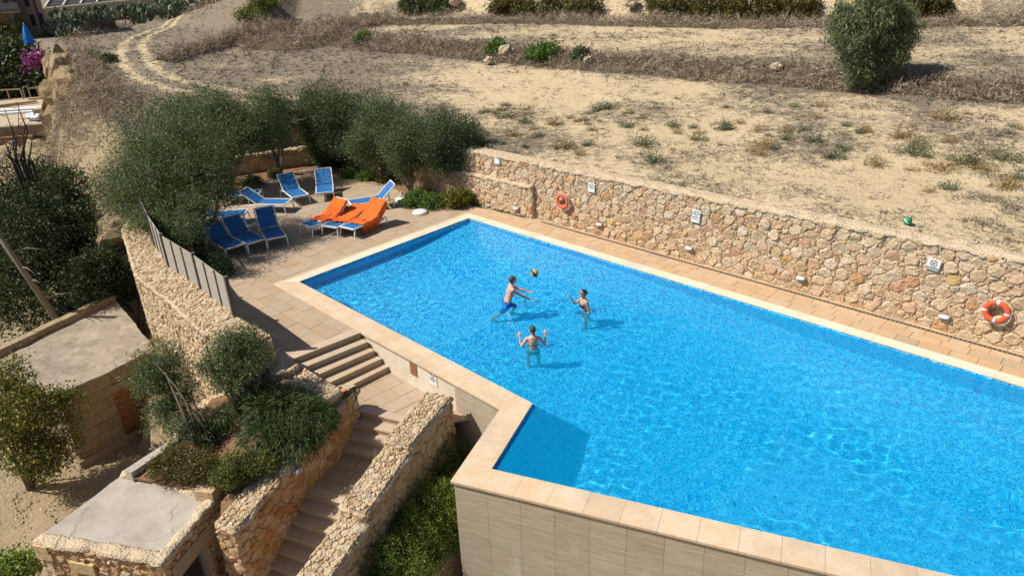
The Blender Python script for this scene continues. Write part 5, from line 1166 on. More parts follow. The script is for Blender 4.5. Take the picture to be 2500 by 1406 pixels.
big = [(1180, 275), (1275, 300), (1350, 300), (1460, 268), (1650, 300), (1765, 310), (1860, 320), (1860, 355), (1925, 345), (1985, 350), (1575, 350), (1480, 265), (1260, 330), (1310, 330), (1380, 355), (1440, 350), (2030, 380), (2130, 395), (2230, 370), (2330, 380), (2400, 410), (2440, 390), (2480, 430), (2320, 450), (2310, 300), (2290, 400), (2200, 340), (2110, 320), (2370, 400), (2460, 450), (1590, 395), (1530, 310), (1710, 335), (1240, 285), (1160, 330)]
for a, b in big: spots.append((a + g9.uniform(-6, 6), b + g9.uniform(-4, 4), g9.uniform(0.9, 1.5)))
while len(spots) < 115: spots.append((g9.uniform(1180, 2500), 255 + abs(g9.gauss(0, 95)), g9.uniform(0.35, 0.8)))
first = [True] * 5
for (a, b, s) in spots:
    p = P(a, b, 2.05)
    if dist_line(p[0], p[1], FIELD_EDGE) < 0.6 or not in_poly(p[0], p[1], FIELD_POLY): continue
    i = g9.choice([0, 0, 1, 2, 2, 3, 4]) if s > 0.85 else g9.choice([0, 2, 3, 4, 4])
    o = models[i] if first[i] else models[i].copy()
    if not first[i]: COL.objects.link(o)
    first[i] = False; o.location = (p[0], p[1], gz(p[0], p[1]) - 0.01); o.rotation_euler = (0, 0, g9.uniform(0, 6.28)); o.scale = (s, s, s * g9.uniform(0.8, 1.1))
    tag(o, ('large ' if s > 0.85 else 'small ') + ('grey green leafy weed tuft' if i < 3 else 'straw coloured dry weed tuft') + ' in the sandy field above the long wall', 'weed', ('large ' if s > 0.85 else 'small ') + ('green' if i < 3 else 'dry') + ' weeds scattered over the sandy field')
for i in range(5):
    if first[i]: bpy.data.objects.remove(models[i])
# green bushes on the banks
def field_bush(px, py, z, label, r, mat, seed, name='field_bush', ln=0.2, wd=0.09, n=170, flat_=0.75):
    p = GP(px, py); zz = p[2]; c = np.array([p[0], p[1], zz + r * flat_ * 0.6]); bush(name, label, (p[0], p[1], zz), [(c, r, r * 0.9, r * flat_), (c + np.array([r * 0.6, 0.1, -r * 0.15]), r * 0.7, r * 0.7, r * flat_ * 0.75), (c + np.array([-r * 0.6, 0.0, -r * 0.2]), r * 0.65, r * 0.65, r * flat_ * 0.7)], mat, n, 18, ln, wd, seed, spread=0.16, group='bushes on the field banks')
field_bush(1330, 148, 2.6, 'largest bright green bush on the terrace bank', 1.0, 'bedgreen', 191)
field_bush(1215, 130, 2.7, 'smaller green bush left of the bright one on the terrace bank', 0.6, 'bedgreen', 192)
field_bush(888, 103, 2.7, 'small green bush where the banks meet', 0.55, 'bedgreen', 193)
field_bush(1418, 142, 2.7, 'tiny dark green bush right of the bright one on the bank', 0.35, 'olive_dark', 194)
field_bush(264, 153, 2.2, 'small dark green bush beside the cart track', 0.38, 'olive_dark', 195)
field_bush(222, 140, 2.2, 'tiny bush at the cliff edge near the cart track', 0.2, 'olive_dark', 196)
field_bush(612, 50, 3.2, 'yellow green shrub climbing the slope at the bend of the cart track', 1.2, 'yellowbush', 197)
field_bush(645, 20, 4.0, 'yellow green shrub higher on the slope above the track', 1.3, 'yellowbush', 198)
for i, (a, b, r, l) in enumerate(((1020, 30, 1.6, 'dark bush at the left end of the topmost hedge'), (1080, 28, 1.3, 'dark bush second from the left in the topmost hedge'), (1240, 34, 1.5, 'olive brown bush in the topmost hedge above the green bank bush'), (1320, 38, 1.9, 'widest olive brown bush in the topmost hedge, left half'), (1425, 40, 1.4, 'olive bush in the topmost hedge beside the stony gap'), (1640, 42, 1.9, 'mastic bush right of the stony gap in the topmost hedge'), (1740, 44, 1.8, 'large mastic bush in the middle of the topmost hedge'), (1835, 45, 2.0, 'largest mastic bush in the topmost hedge'), (1940, 42, 1.6, 'mastic bush left of the eucalyptus crown'), (2215, 36, 1.6, 'mastic bush right of the eucalyptus crown'), (2275, 34, 1.2, 'last mastic bush right of the eucalyptus in the topmost hedge'))):
    field_bush(a, b, 3.9, l, r, 'mastic' if i > 1 else 'olive_dark', 200 + i, 'mastic_bush', 0.22, 0.11, 260, 0.8)
# pale field stones
sm = mat_stone('pale_boulder', [(0.0, (0.50, 0.42, 0.31)), (1.0, (0.62, 0.54, 0.42))], 1, 0.05)
def boulder(name, label, c, r, seed, mat=None, cat='rock', group=None, sq=(1, 1, 0.8)):
    g = np.random.default_rng(seed); bm = bmesh.new(); bmesh.ops.create_icosphere(bm, subdivisions=3, radius=1.0); ph = g.uniform(0, 6, 12); ax = unit(g.normal(size=(12, 3))); fr = g.uniform(1.5, 13.0, 12)
    for v in bm.verts:
        d = np.array(v.co); f = sum(math.sin(fr[i] * float(d @ ax[i]) + ph[i]) for i in range(12)) * 0.062; v.co = Vector(d * (1 + f) * r * np.array(sq))
    me = bpy.data.meshes.new(name); bm.to_mesh(me); bm.free(); me.materials.append(mat or sm); o = new_obj(name, me); o.location = tuple(map(float, c)); o.rotation_euler = (0, 0, g.uniform(0, 6)); tag(o, label, cat, group); return o
for i, (a, b, r, l) in enumerate(((1237, 142, 0.5, 'pale round boulder left of the largest bright green bank bush'), (1195, 160, 0.3, 'small white stone at the foot of the terrace bank'), (727, 118, 0.35, 'square tan stone in the field below the slope scrub'), (1112, 25, 0.6, 'orange boulder in the topmost bank'), (1540, 30, 0.55, 'pale square boulder in the stony gap of the topmost hedge'), (1585, 22, 0.5, 'boulder in the stony gap next to the mastic bush'), (1436, 158, 0.3, 'small pale stone in the bank right of the tiny bush'), (1895, 180, 0.3, 'pale stone half buried in the bank before the eucalyptus'))):
    p = GP(a, b); boulder('boulder', l, (p[0], p[1], gz(p[0], p[1]) + r * 0.5 + (0.5 if b < 60 else 0.15)), r, 230 + i, group='boulders on the field banks')
# ------------------------------------------------------------------ fence on the boundary wall
def mat_wood(name, a, b, sc_=(3, 3, 60)):
    n = N(name, 0.8, 0.2); z = n.noise(1.0, 6, 0.7, n.co('World', sc_), 0.2); z2 = n.noise(2.0, 4, 0.6, n.co('World')); n.color(n.mix(z, a, b)); n.bump(z, 0.004, 0.6); return n.done()
MAT['greywood'] = mat_wood('weathered_fence_slat', (0.24, 0.22, 0.195), (0.46, 0.43, 0.38)); MAT['darkpost'] = mat_wood('dark_fence_post', (0.07, 0.06, 0.055), (0.17, 0.15, 0.13), (20, 20, 4))
FB = [np.array(P(a, b, 1.1)[:2]) for a, b in ((572, 770), (492, 706), (414, 654), (372, 600), (340, 560))]
FB[3] = np.array(P(379, 598, 1.1)[:2]); FB[4] = np.array(P(363, 562, 1.1)[:2])
fe = thing('slatted_fence', 'grey weathered slatted screen fence standing on the boundary wall', 'fence', (*FB[1], 1.1))
for i, p in enumerate(FB):
    d = (FB[1] - FB[0]) / np.hypot(*(FB[1] - FB[0])); MB().box((p[0], p[1], 1.58), (0.09, 0.09, 1.16), math.atan2(d[1], d[0])).build('post', MAT['darkpost'], fe, local=False)
for i in range(4):
    a, b = FB[i], FB[i + 1]; d = (b - a); L = np.hypot(*d); d /= L; o = np.array([-d[1], d[0]]); ns = 22
    for k in range(ns):
        z = 1.10 + 1.0 * (k + 0.5) / ns; j = random.uniform(-0.003, 0.003)
        MB().bar((*(a + d * 0.05 + o * j), z), (*(b - d * 0.05 + o * j), z + random.uniform(-0.004, 0.004)), 0.018, 1.0 / ns - 0.006).build('slat', MAT['greywood'], fe, local=False)
    for f in ((0.36, 0.68) if i else (0.33, 0.66)):
        p = a + d * L * f + o * 0.022; MB().box((p[0], p[1], 1.58), (0.05, 0.022, 1.06), math.atan2(d[1], d[0])).build('batten', MAT['darkpost'], fe, local=False)
# ------------------------------------------------------------------ rocks, stepped block wall, ochre tank beyond the fence
sbw = thing('stepped_block_wall', 'golden limestone block wall with a stepped end behind the dark conifers', 'wall', (*P(250, 560, -2.5)[:2], -3.5))
ya = 27.5; bA, bB = PY(196, 560, ya)[:2], PY(262, 560, ya)[:2]; zt0 = PY(225, 475, ya)[2]
def one_block(parent, A, d, s0, s1, z0, z1, th, mat, name='block'):
    o = np.array([d[1], -d[0]]); p = A + d * (s0 + 0.008); q = A + d * (s1 - 0.008)
    MB().add([(*p, z0 + 0.006), (*q, z0 + 0.006), (*(q - o * th), z0 + 0.006), (*(p - o * th), z0 + 0.006), (*p, z1), (*q, z1), (*(q - o * th), z1), (*(p - o * th), z1)], [(3, 2, 1, 0), (4, 5, 6, 7), (0, 1, 5, 4), (1, 2, 6, 5), (2, 3, 7, 6), (3, 0, 4, 7)]).build(name, mat, parent, local=False)
d_ = (bB - bA) / np.hypot(*(bB - bA)); chh = 0.36
for r_ in range(9):
    z1 = zt0 - chh * r_; s1 = np.hypot(*(bB - bA)) * 0.62 + max(0, 0) ; s = -1.4 + (0.25 if r_ % 2 else 0.0)
    while s < s1 - 0.05:
        one_block(sbw, bA, d_, s, min(s + 0.62, s1), z1 - chh, z1, 0.35, MAT['limestone_gold']); s += 0.62
for k in range(6):                                                # the flight of block steps coming towards the camera
    c = PY(283 - k * 12.5, 506 + k * 17, ya - 0.4 - 0.28 * k); one_block(sbw, c[:2], d_, 0.0, 0.85 - 0.03 * k, c[2] - 1.2, c[2], 0.42, MAT['limestone_gold'], 'step_block')
MAT['golden_rock'] = MAT['rock']
for i, (a, b, y, r, sq, l) in enumerate(((305, 560, 25.0, 0.85, (1, 1, 0.8), 'pale golden boulder beside the block steps'), (318, 520, 26.0, 0.8, (1.1, 1, 0.7), 'upper golden rock under the olive branches'), (352, 570, 24.4, 0.6, (1, 1, 1), 'pale rock at the outer foot of the boundary wall'))):
    c = PY(a, b, y); boulder('rock', l, c, r, 300 + i, MAT['golden_rock'], 'rock', 'rocks outside the boundary wall', sq)
tk = thing('ochre_tank', 'round ochre tank with a white rim behind the shed', 'tank', (*PY(300, 715, 24.5)[:2], -4.2)); tc = PY(298, 668, 24.5); 
oc = mat_plaster('ochre_plaster', (0.46, 0.27, 0.07), (0.30, 0.16, 0.05)); wh = flat('white_paint', (0.72, 0.71, 0.68), 0.6, 0.3, 0.05)
MB().lathe([(0.62, -4.6), (0.70, -3.6), (0.66, tc[2] - 0.15), (0.64, tc[2] - 0.02)], 24, (tc[0], tc[1], 0)).build('body', oc, tk, True, local=False)
MB().lathe([(0.65, tc[2] - 0.02), (0.68, tc[2] + 0.02), (0.65, tc[2] + 0.06), (0.58, tc[2] + 0.06), (0.52, tc[2] - 0.02), (0.02, tc[2] - 0.05)], 24, (tc[0], tc[1], 0)).build('rim', wh, tk, True, local=False)
for i, (a, b, y, rz, l) in enumerate(((238, 640, 24.6, 0.5, 'white sheet lying among the conifer branches, left one'), (286, 628, 25.4, 1.1, 'white sheet lying behind the ochre tank'))):
    c = PY(a, b, y); V = []; W_ = Waves(8, 0.3, 0.9, 400 + i)
    for u in range(7):
        for v in range(5): V.append((c[0] + (u / 6 - .5) * 0.9, c[1] + (v / 4 - .5) * 0.7, c[2] + 0.05 * float(W_(u * .2, v * .2))))
    tag(mk('white_sheet', V, [(u * 5 + v, u * 5 + v + 1, (u + 1) * 5 + v + 1, (u + 1) * 5 + v) for u in range(6) for v in range(4)], wh), l, 'sheet')
# ------------------------------------------------------------------ building site on the far left
zp = -2.9
pf = thing('concrete_platform', 'unfinished concrete floor slab on the building site at the far left', 'slab', (*P(60, 290, zp)[:2], zp - 2))
pq = [P(-160, 322, zp), P(148, 298, zp), P(150, 236, zp), P(-160, 246, zp)]
MB().prism(ccw([tuple(p[:2]) for p in pq]), zp - 0.25, zp).build('floor_slab', mat_plaster('site_concrete', (0.46, 0.37, 0.27), (0.38, 0.27, 0.18)), pf, local=False)
gm_ = mat_plaster('formed_concrete', (0.27, 0.22, 0.16), (0.17, 0.14, 0.10))
a, b = pq[0][:2], pq[1][:2]; core(pf, [(a + np.array([0, -0.3]), b + np.array([0, -0.3]), 0.3, zp - 1.0, zp - 0.02, zp - 0.02)], gm_, 'edge_beam')
for k, (px_, py_) in enumerate(((30, 345), (118, 345), (-60, 345))):
    c = P(px_, py_, zp - 1.0); MB().box((c[0], c[1], zp - 3.0), (0.5, 0.5, 4.0)).build('column', gm_, pf, local=False)
lo = thing('lower_wall_frame', 'lower ochre concrete walls and beams under the building site slab', 'wall', (*P(60, 400, -5.5)[:2], -6))
ocd = mat_plaster('brown_render', (0.34, 0.21, 0.09), (0.22, 0.15, 0.09))
la, lb = P(-80, 395, -5.4)[:2], P(95, 378, -5.4)[:2]; core(lo, [(la, lb, 0.3, -7.0, -3.7, -3.7)], ocd, 'back_wall'); lc = P(128, 368, -5.0)[:2]
core(lo, [(lb, P(70, 330, -5.4)[:2], 0.35, -7.0, -3.75, -3.75)], MAT['limestone_gold'], 'cross_beam'); core(lo, [(P(-80, 405, -4.6)[:2], P(70, 390, -4.6)[:2], 0.3, -5.2, -4.55, -4.55)], gm_, 'front_beam')
timber = mat_wood('site_timber', (0.32, 0.24, 0.14), (0.52, 0.42, 0.27))
def rail(label, x0, y0, x1, y1, n):
    t = thing('timber_railing', label, 'railing', P(x0, y0, zp), group='site railings'); a = P(x0, y0, zp); b = P(x1, y1, zp)
    for k in range(n):
        p = a + (b - a) * k / (n - 1); MB().box((p[0], p[1], zp + 0.5), (0.09, 0.09, 1.0)).build('post', timber, t, local=False)
    MB().bar((a[0], a[1], zp + 1.0), (b[0], b[1], zp + 1.0), 0.10, 0.12).build('top_rail', timber, t, local=False); return t
rail('timber site railing at the picture edge, with two bays', -40, 247, 57, 243, 4); rail('timber site railing with three bays before the dark trees', 76, 241, 138, 236, 4); r3 = rail('slanting timber railing behind the straight ones', 62, 240, 98, 216, 3)
def stack(label, px_, py_, n, d, rz, mat, name, z=zp, dz=0.09):
    t = thing(name, label, 'timber', P(px_, py_, z)); p = P(px_, py_, z)
    for k in range(n): MB().box((p[0] + random.uniform(-.1, .1), p[1] + random.uniform(-.08, .08), z + dz * (k + 0.5)), (d[0], d[1], dz * 0.9), rz + random.uniform(-.08, .08)).build('plank', mat, t, local=False)
    return t
whp = flat('white_panel', (0.66, 0.68, 0.70), 0.5)
stack('pile of brick coloured pallets at the slab edge', 118, 290, 6, (1.6, 1.2), 0.1, timber, 'pallet_pile', dz=0.16); stack('loose planks in the middle of the slab', 40, 258, 3, (3.6, 0.3), 0.5, timber, 'plank_pile'); stack('stack of white boards lying across the slab', 90, 266, 2, (6.0, 1.3), 0.12, whp, 'board_stack'); stack('long pale boards at the picture edge of the slab', 25, 279, 2, (6.0, 0.7), 0.12, whp, 'board_stack'); stack('small timber offcuts by the cliff', 128, 250, 4, (1.4, 0.5), 0.3, timber, 'plank_pile'); stack('second pile of offcuts at the cliff edge', 140, 268, 3, (1.3, 0.6), 0.0, timber, 'plank_pile'); stack('lumber lying before the railing', 105, 242, 2, (2.6, 0.5), 0.1, timber, 'plank_pile')
bagm = flat('pale_blue_sack', (0.62, 0.68, 0.78), 0.7)
for i, (a, b, l) in enumerate(((78, 285, 'pale blue cement sack on the slab, left one'), (90, 281, 'pale blue cement sack lying on top of the others'), (96, 286, 'pale blue cement sack next to the pallets'))):
    c = P(a, b, zp + 0.3); boulder('cement_sack', l, c, 0.62, 420 + i, bagm, 'sack', 'cement sacks on the slab', (1.2, 0.7, 0.45))
# cliff face of golden earth
cf = [(165, 200, 0.6, 1.7), (175, 250, -0.6, 1.9), (190, 275, -0.2, 1.5), (160, 290, -2.0, 1.6), (185, 225, 1.0, 1.3), (155, 175, 0.8, 1.5), (200, 290, 0.6, 1.2), (170, 310, -1.8, 1.3)]
for i, (a, b, z, r) in enumerate(cf):
    c = P(a, b, z); boulder('cliff_rock', ['tall golden earth face at the cliff above the slab', 'eroded golden earth bulge below the cliff top', 'golden earth hump with dry grass behind', 'lowest crumbling rock beside the pallets', 'upper golden earth shoulder of the cliff', 'ochre plant stained cliff top rock', 'rounded earth shoulder nearest the bramble slope', 'fallen pale rock at the cliff foot'][i], c, r, 430 + i, MAT['rock'], 'rock', 'rocks of the cliff', (0.75, 1.0, 1.25))
# dark trees, bougainvillea behind the site
for i, (a, b, y, r, m_, l, n) in enumerate(((40, 190, 82, 5.0, 'conifer', 'dark bushy tree behind the timber railings', 900), (90, 170, 84, 3.6, 'olive_dark', 'dark green shrub mass below the house balcony', 500), (30, 140, 86, 4.2, 'yellowbush', 'olive green tree in front of the house ground floor', 600), (75, 128, 88, 2.4, 'yellowbush', 'yellowish creeper under the blue parasol', 260), (112, 175, 80, 2.2, 'bough', 'purple flowering bougainvillea beside the cliff', 300), (-20, 215, 78, 4.5, 'conifer', 'dark shrub at the picture edge behind the railing', 400), (125, 205, 79, 2.0, 'conifer', 'dark foliage under the purple bougainvillea', 200), (147, 152, 74, 0.9, 'yellowbush', 'yellow green plant hanging at the cliff edge', 90))):
    c = PY(a, b, y); base = (c[0], c[1], c[2] - r * 0.9)
    tree('garden_tree', l, base, [(c, r, r * 0.8, r * 0.75), (c + np.array([r * 0.5, 0, -r * 0.3]), r * 0.7, r * 0.6, r * 0.6)], m_, n, 14, 0.5, 0.26, 0.15, 440 + i, group='garden trees by the far house', spread=0.35)
# ------------------------------------------------------------------ house at the top left
HY = 88.0
hA = PY(132, 112, HY); hz = hA[2] - 0.5
hs = thing('apartment_house', 'pinkish beige apartment house with balconies at the top left corner', 'building', (hA[0], hA[1], hz))
h0 = hA[:2]; hd = np.array([-0.80, -0.60]); hb = np.array([0.45, 0.89])     # front runs to the left and towards us; side runs back
wallm = mat_plaster('pink_beige_render', (0.44, 0.33, 0.26), (0.34, 0.25, 0.20), 0.4); dkw = flat('dark_glass', (0.035, 0.04, 0.045), 0.2, 0.6); shut = flat('grey_shutter', (0.22, 0.23, 0.24)); pipe = flat('brown_pipe', (0.10, 0.055, 0.05))
# facade facing the camera: from the corner by the cliff to the left
fA = PY(45, 112, HY + 1.5)[:2]; fB = h0; HT = 13.0
aw = h0 / np.hypot(*h0); MB().prism(ccw([tuple(fA), tuple(fB), tuple(fB + aw * 8), tuple(fA + aw * 8)]), hz - 6, hz + HT).build('wall', wallm, hs, local=False)
fdv = (fB - fA); fLn = np.hypot(*fdv); fdv /= fLn; fov = np.array([fdv[1], -fdv[0]])
def house_win(px_, py_, w_, h_, mat, name='window'):
    c = PV(px_, py_, fA, fB); s = float((c[:2] - fA) @ fdv); a = fA + fdv * (s - w_ / 2) + fov * 0.05; b = fA + fdv * (s + w_ / 2) + fov * 0.05
    f = core(hs, [(a, b, 0.12, c[2] - h_ / 2, c[2] + h_ / 2, c[2] + h_ / 2)], shut, name); 
    a2 = fA + fdv * (s - w_ / 2 + 0.08) + fov * 0.07; b2 = fA + fdv * (s + w_ / 2 - 0.08) + fov * 0.07; core(f, [(a2, b2, 0.1, c[2] - h_ / 2 + 0.08, c[2] + h_ / 2 - 0.08, c[2] + h_ / 2 - 0.08)], mat, 'pane')
for a, b in ((81, 50), (101, 46), (65, 3)): house_win(a, b, 0.75, 1.3, dkw)
pa_, pb_ = PV(79, -10, fA, fB), PV(119, 113, fA, fB); MB().tube([tuple(pa_[:2] + fov * 0.12) + (pa_[2],), tuple(pb_[:2] + fov * 0.12) + (pb_[2],)], 0.09, 6).build('drain_pipe', pipe, hs, local=False)
# left block with balconies, standing forward
gA = PY(-60, 95, HY - 3)[:2]; gB = PY(48, 90, HY - 1.5)[:2]; core(hs, [(gA, gB, 5.0, hz - 6, hz + HT, hz + HT)], mat_plaster('grey_beige_render', (0.40, 0.34, 0.27), (0.31, 0.26, 0.21), 0.4), 'wall')
gd = (gB - gA) / np.hypot(*(gB - gA)); go = np.array([gd[1], -gd[0]])
def face_box(px0, py0, px1, py1, out, th, mat, name):
    c0 = PV(px0, py0, gA, gB); c1 = PV(px1, py1, gA, gB); a = c0[:2] + go * out; b = a + gd * float((c1[:2] - c0[:2]) @ gd); return core(hs, [(a, b, th, min(c0[2], c1[2]), max(c0[2], c1[2]), max(c0[2], c1[2]))], mat, name)
inm = mat_plaster('yellow_loggia_render', (0.40, 0.28, 0.13), (0.30, 0.20, 0.10), 0.4)
face_box(-40, 36, 38, 88, 0.02, 0.04, inm, 'loggia_wall'); face_box(2, 60, 22, 86, 0.06, 0.05, dkw, 'balcony_door'); face_box(-40, 86, 52, 93, 1.0, 1.0, wallm, 'balcony_slab'); face_box(-40, 10, 52, 26, 1.0, 0.1, flat('balcony_panel', (0.24, 0.22, 0.22)), 'balcony_front'); face_box(-40, 26, 52, 30, 1.0, 1.0, wallm, 'balcony_slab'); face_box(44, 46, 50, 62, 0.05, 0.06, shut, 'window'); face_box(4, -4, 22, 8, 0.06, 0.05, dkw, 'balcony_door')
for k in range(9): face_box(0 + k * 4, 70, 0.6 + k * 4, 87, 0.95, 0.04, pipe, 'baluster')
# closed blue parasol on the terrace
um = thing('closed_parasol', 'closed bright blue parasol beside the house', 'parasol', tuple(PY(76, 118, 82))); uc = PY(74, 112, 82); ub = flat('blue_canvas', (0.01, 0.20, 0.62), 0.7)
MB().lathe([(0.05, 0.0), (0.5, 0.25), (0.46, 0.9), (0.26, 1.7), (0.04, 2.2)], 9, tuple(uc)).build('canopy', ub, um, local=False); MB().tube([tuple(uc + np.array([0, 0, -1.0])), tuple(uc + np.array([0, 0, 2.35]))], 0.04, 6).build('pole', wh, um, local=False)
# low wall with a lattice railing, prickly pears
rwA, rwB = GP(104, 30, 220), None
ry = 118.0
la_, lb_ = PY(100, 26, ry), PY(440, -8, ry + 26)
rdw = thing('road_wall', 'pale concrete road wall along the top left of the picture', 'wall', (la_[0], la_[1], la_[2] - 4)); core(rdw, [(la_[:2], lb_[:2], 0.4, la_[2] - 5, la_[2], lb_[2])], mat_plaster('road_concrete', (0.42, 0.36, 0.25), (0.30, 0.26, 0.18)), 'wall_face')
core(rdw, [(la_[:2] + np.array([0, -0.15]), lb_[:2] + np.array([0, -0.15]), 0.7, la_[2] + 0.005, la_[2] + 0.25, lb_[2] + 0.25)], mat_plaster('wall_coping_pale', (0.55, 0.48, 0.35), (0.44, 0.36, 0.25)), 'coping')
lat = flat('lattice_white', (0.55, 0.52, 0.45)); drk = flat('dark_net', (0.10, 0.10, 0.11)); 
sg_ = thing('solar_frame', 'row of dark panels with pale frames behind the road wall', 'panels', (la_[0], la_[1] + 3, la_[2]))
for k in range(9):
    f0, f1 = k / 9, (k + 0.94) / 9; p0 = la_ + (lb_ - la_) * f0 + np.array([0, 1.2, 0.35]); p1 = la_ + (lb_ - la_) * f1 + np.array([0, 1.2, 0.35]); up_ = np.array([-0.6, 3.6, 1.3])
    o_ = mk('panel', [tuple(p0), tuple(p1), tuple(p1 + up_), tuple(p0 + up_)], [(0, 1, 2, 3)], drk, sg_); mbf = MB()
    for a, b in ((p0, p0 + up_), (p0 + up_, p1 + up_)): mbf.bar(tuple(a), tuple(b), 0.22)
    for q in (0.25, 0.5, 0.75): mbf.bar(tuple(p0 + up_ * q), tuple(p1 + up_ * q), 0.07)
    mbf.build('frame', lat, o_, local=False)
cm = mat_leaf('cactus_pad', (0.05, 0.075, 0.04), (0.15, 0.19, 0.11), (0.30, 0.33, 0.22), 0.6, 0.5, 0.0)
def cactus(label, px_, py_, y, r, n, seed):
    g = np.random.default_rng(seed); c = PY(px_, py_, y); base = (c[0], c[1], c[2] - r * 0.75); t = thing('prickly_pear', label, 'cactus', base, group='prickly pears along the track'); mb = MB()
    for k in range(n):
        d = unit(g.normal(size=3)); p = c + d * np.array([r * 1.5, r * 0.8, r * 0.8]) * g.uniform(0.4, 1.0); a = g.uniform(0, 6.28); tl = g.uniform(-0.6, 0.6); M_ = Matrix.Rotation(a, 3, 'Z') @ Matrix.Rotation(tl, 3, 'X'); s = g.uniform(0.22, 0.38)
        V = [M_ @ Vector((s * 0.75 * math.cos(q), 0.0, s * 1.15 * math.sin(q))) + Vector(p) for q in np.linspace(0, 6.283, 9)[:-1]]; nn = M_ @ Vector((0, 0.05, 0))
        mb.add([v + nn for v in V] + [v - nn for v in V], [tuple(range(8)), tuple(range(8, 16))[::-1]] + [(i, i + 8, (i + 1) % 8 + 8, (i + 1) % 8) for i in range(8)])
    stuff(mb.build('pads', cm, t, local=False)); MB().tube([base, tuple(c)], [0.2, 0.12], 6).build('stem', MAT['bark'], t, local=False)
for i, (a, b, y, r, n, l) in enumerate(((150, 80, 88, 1.6, 90, 'prickly pear clump nearest the house corner'), (175, 85, 86, 1.5, 80, 'prickly pear clump beside the orange dry grass'), (150, 48, 100, 1.6, 80, 'prickly pear clump under the road wall by the house'), (190, 45, 102, 1.7, 80, 'prickly pear clump under the road wall, second from the house'), (245, 40, 104, 1.8, 90, 'prickly pear clump under the road wall, third from the house'), (255, 58, 96, 1.3, 60, 'small prickly pear on the near ledge'), (320, 32, 106, 1.7, 80, 'prickly pear clump where the ledge meets the wall'), (345, 35, 98, 1.4, 70, 'prickly pear clump above the dry ledge grass'), (410, 22, 108, 2.0, 100, 'large prickly pear clump left of the track top'), (450, 12, 112, 1.9, 90, 'prickly pear clump second from the track top'), (500, 6, 115, 1.6, 70, 'last prickly pear clump at the top of the track'))): cactus(l, a, b, y, r, n, 500 + i)
scrub('dry_grass', 'orange dry grass on the ledge beside the prickly pears', [tuple(GP(a, b)[:2]) for a, b in ((205, 78), (240, 74), (275, 70))], 1500, 1.4, 0.9, 520, 'drygrass', 0.8, 0.06)
scrub('dry_scrub', 'dry scrub along the foot of the prickly pears', [tuple(GP(a, b)[:2]) for a, b in ((165, 105), (220, 88), (300, 66), (400, 44), (520, 22))], 3500, 1.6, 0.7, 521, 'dry', 0.8, 0.05)
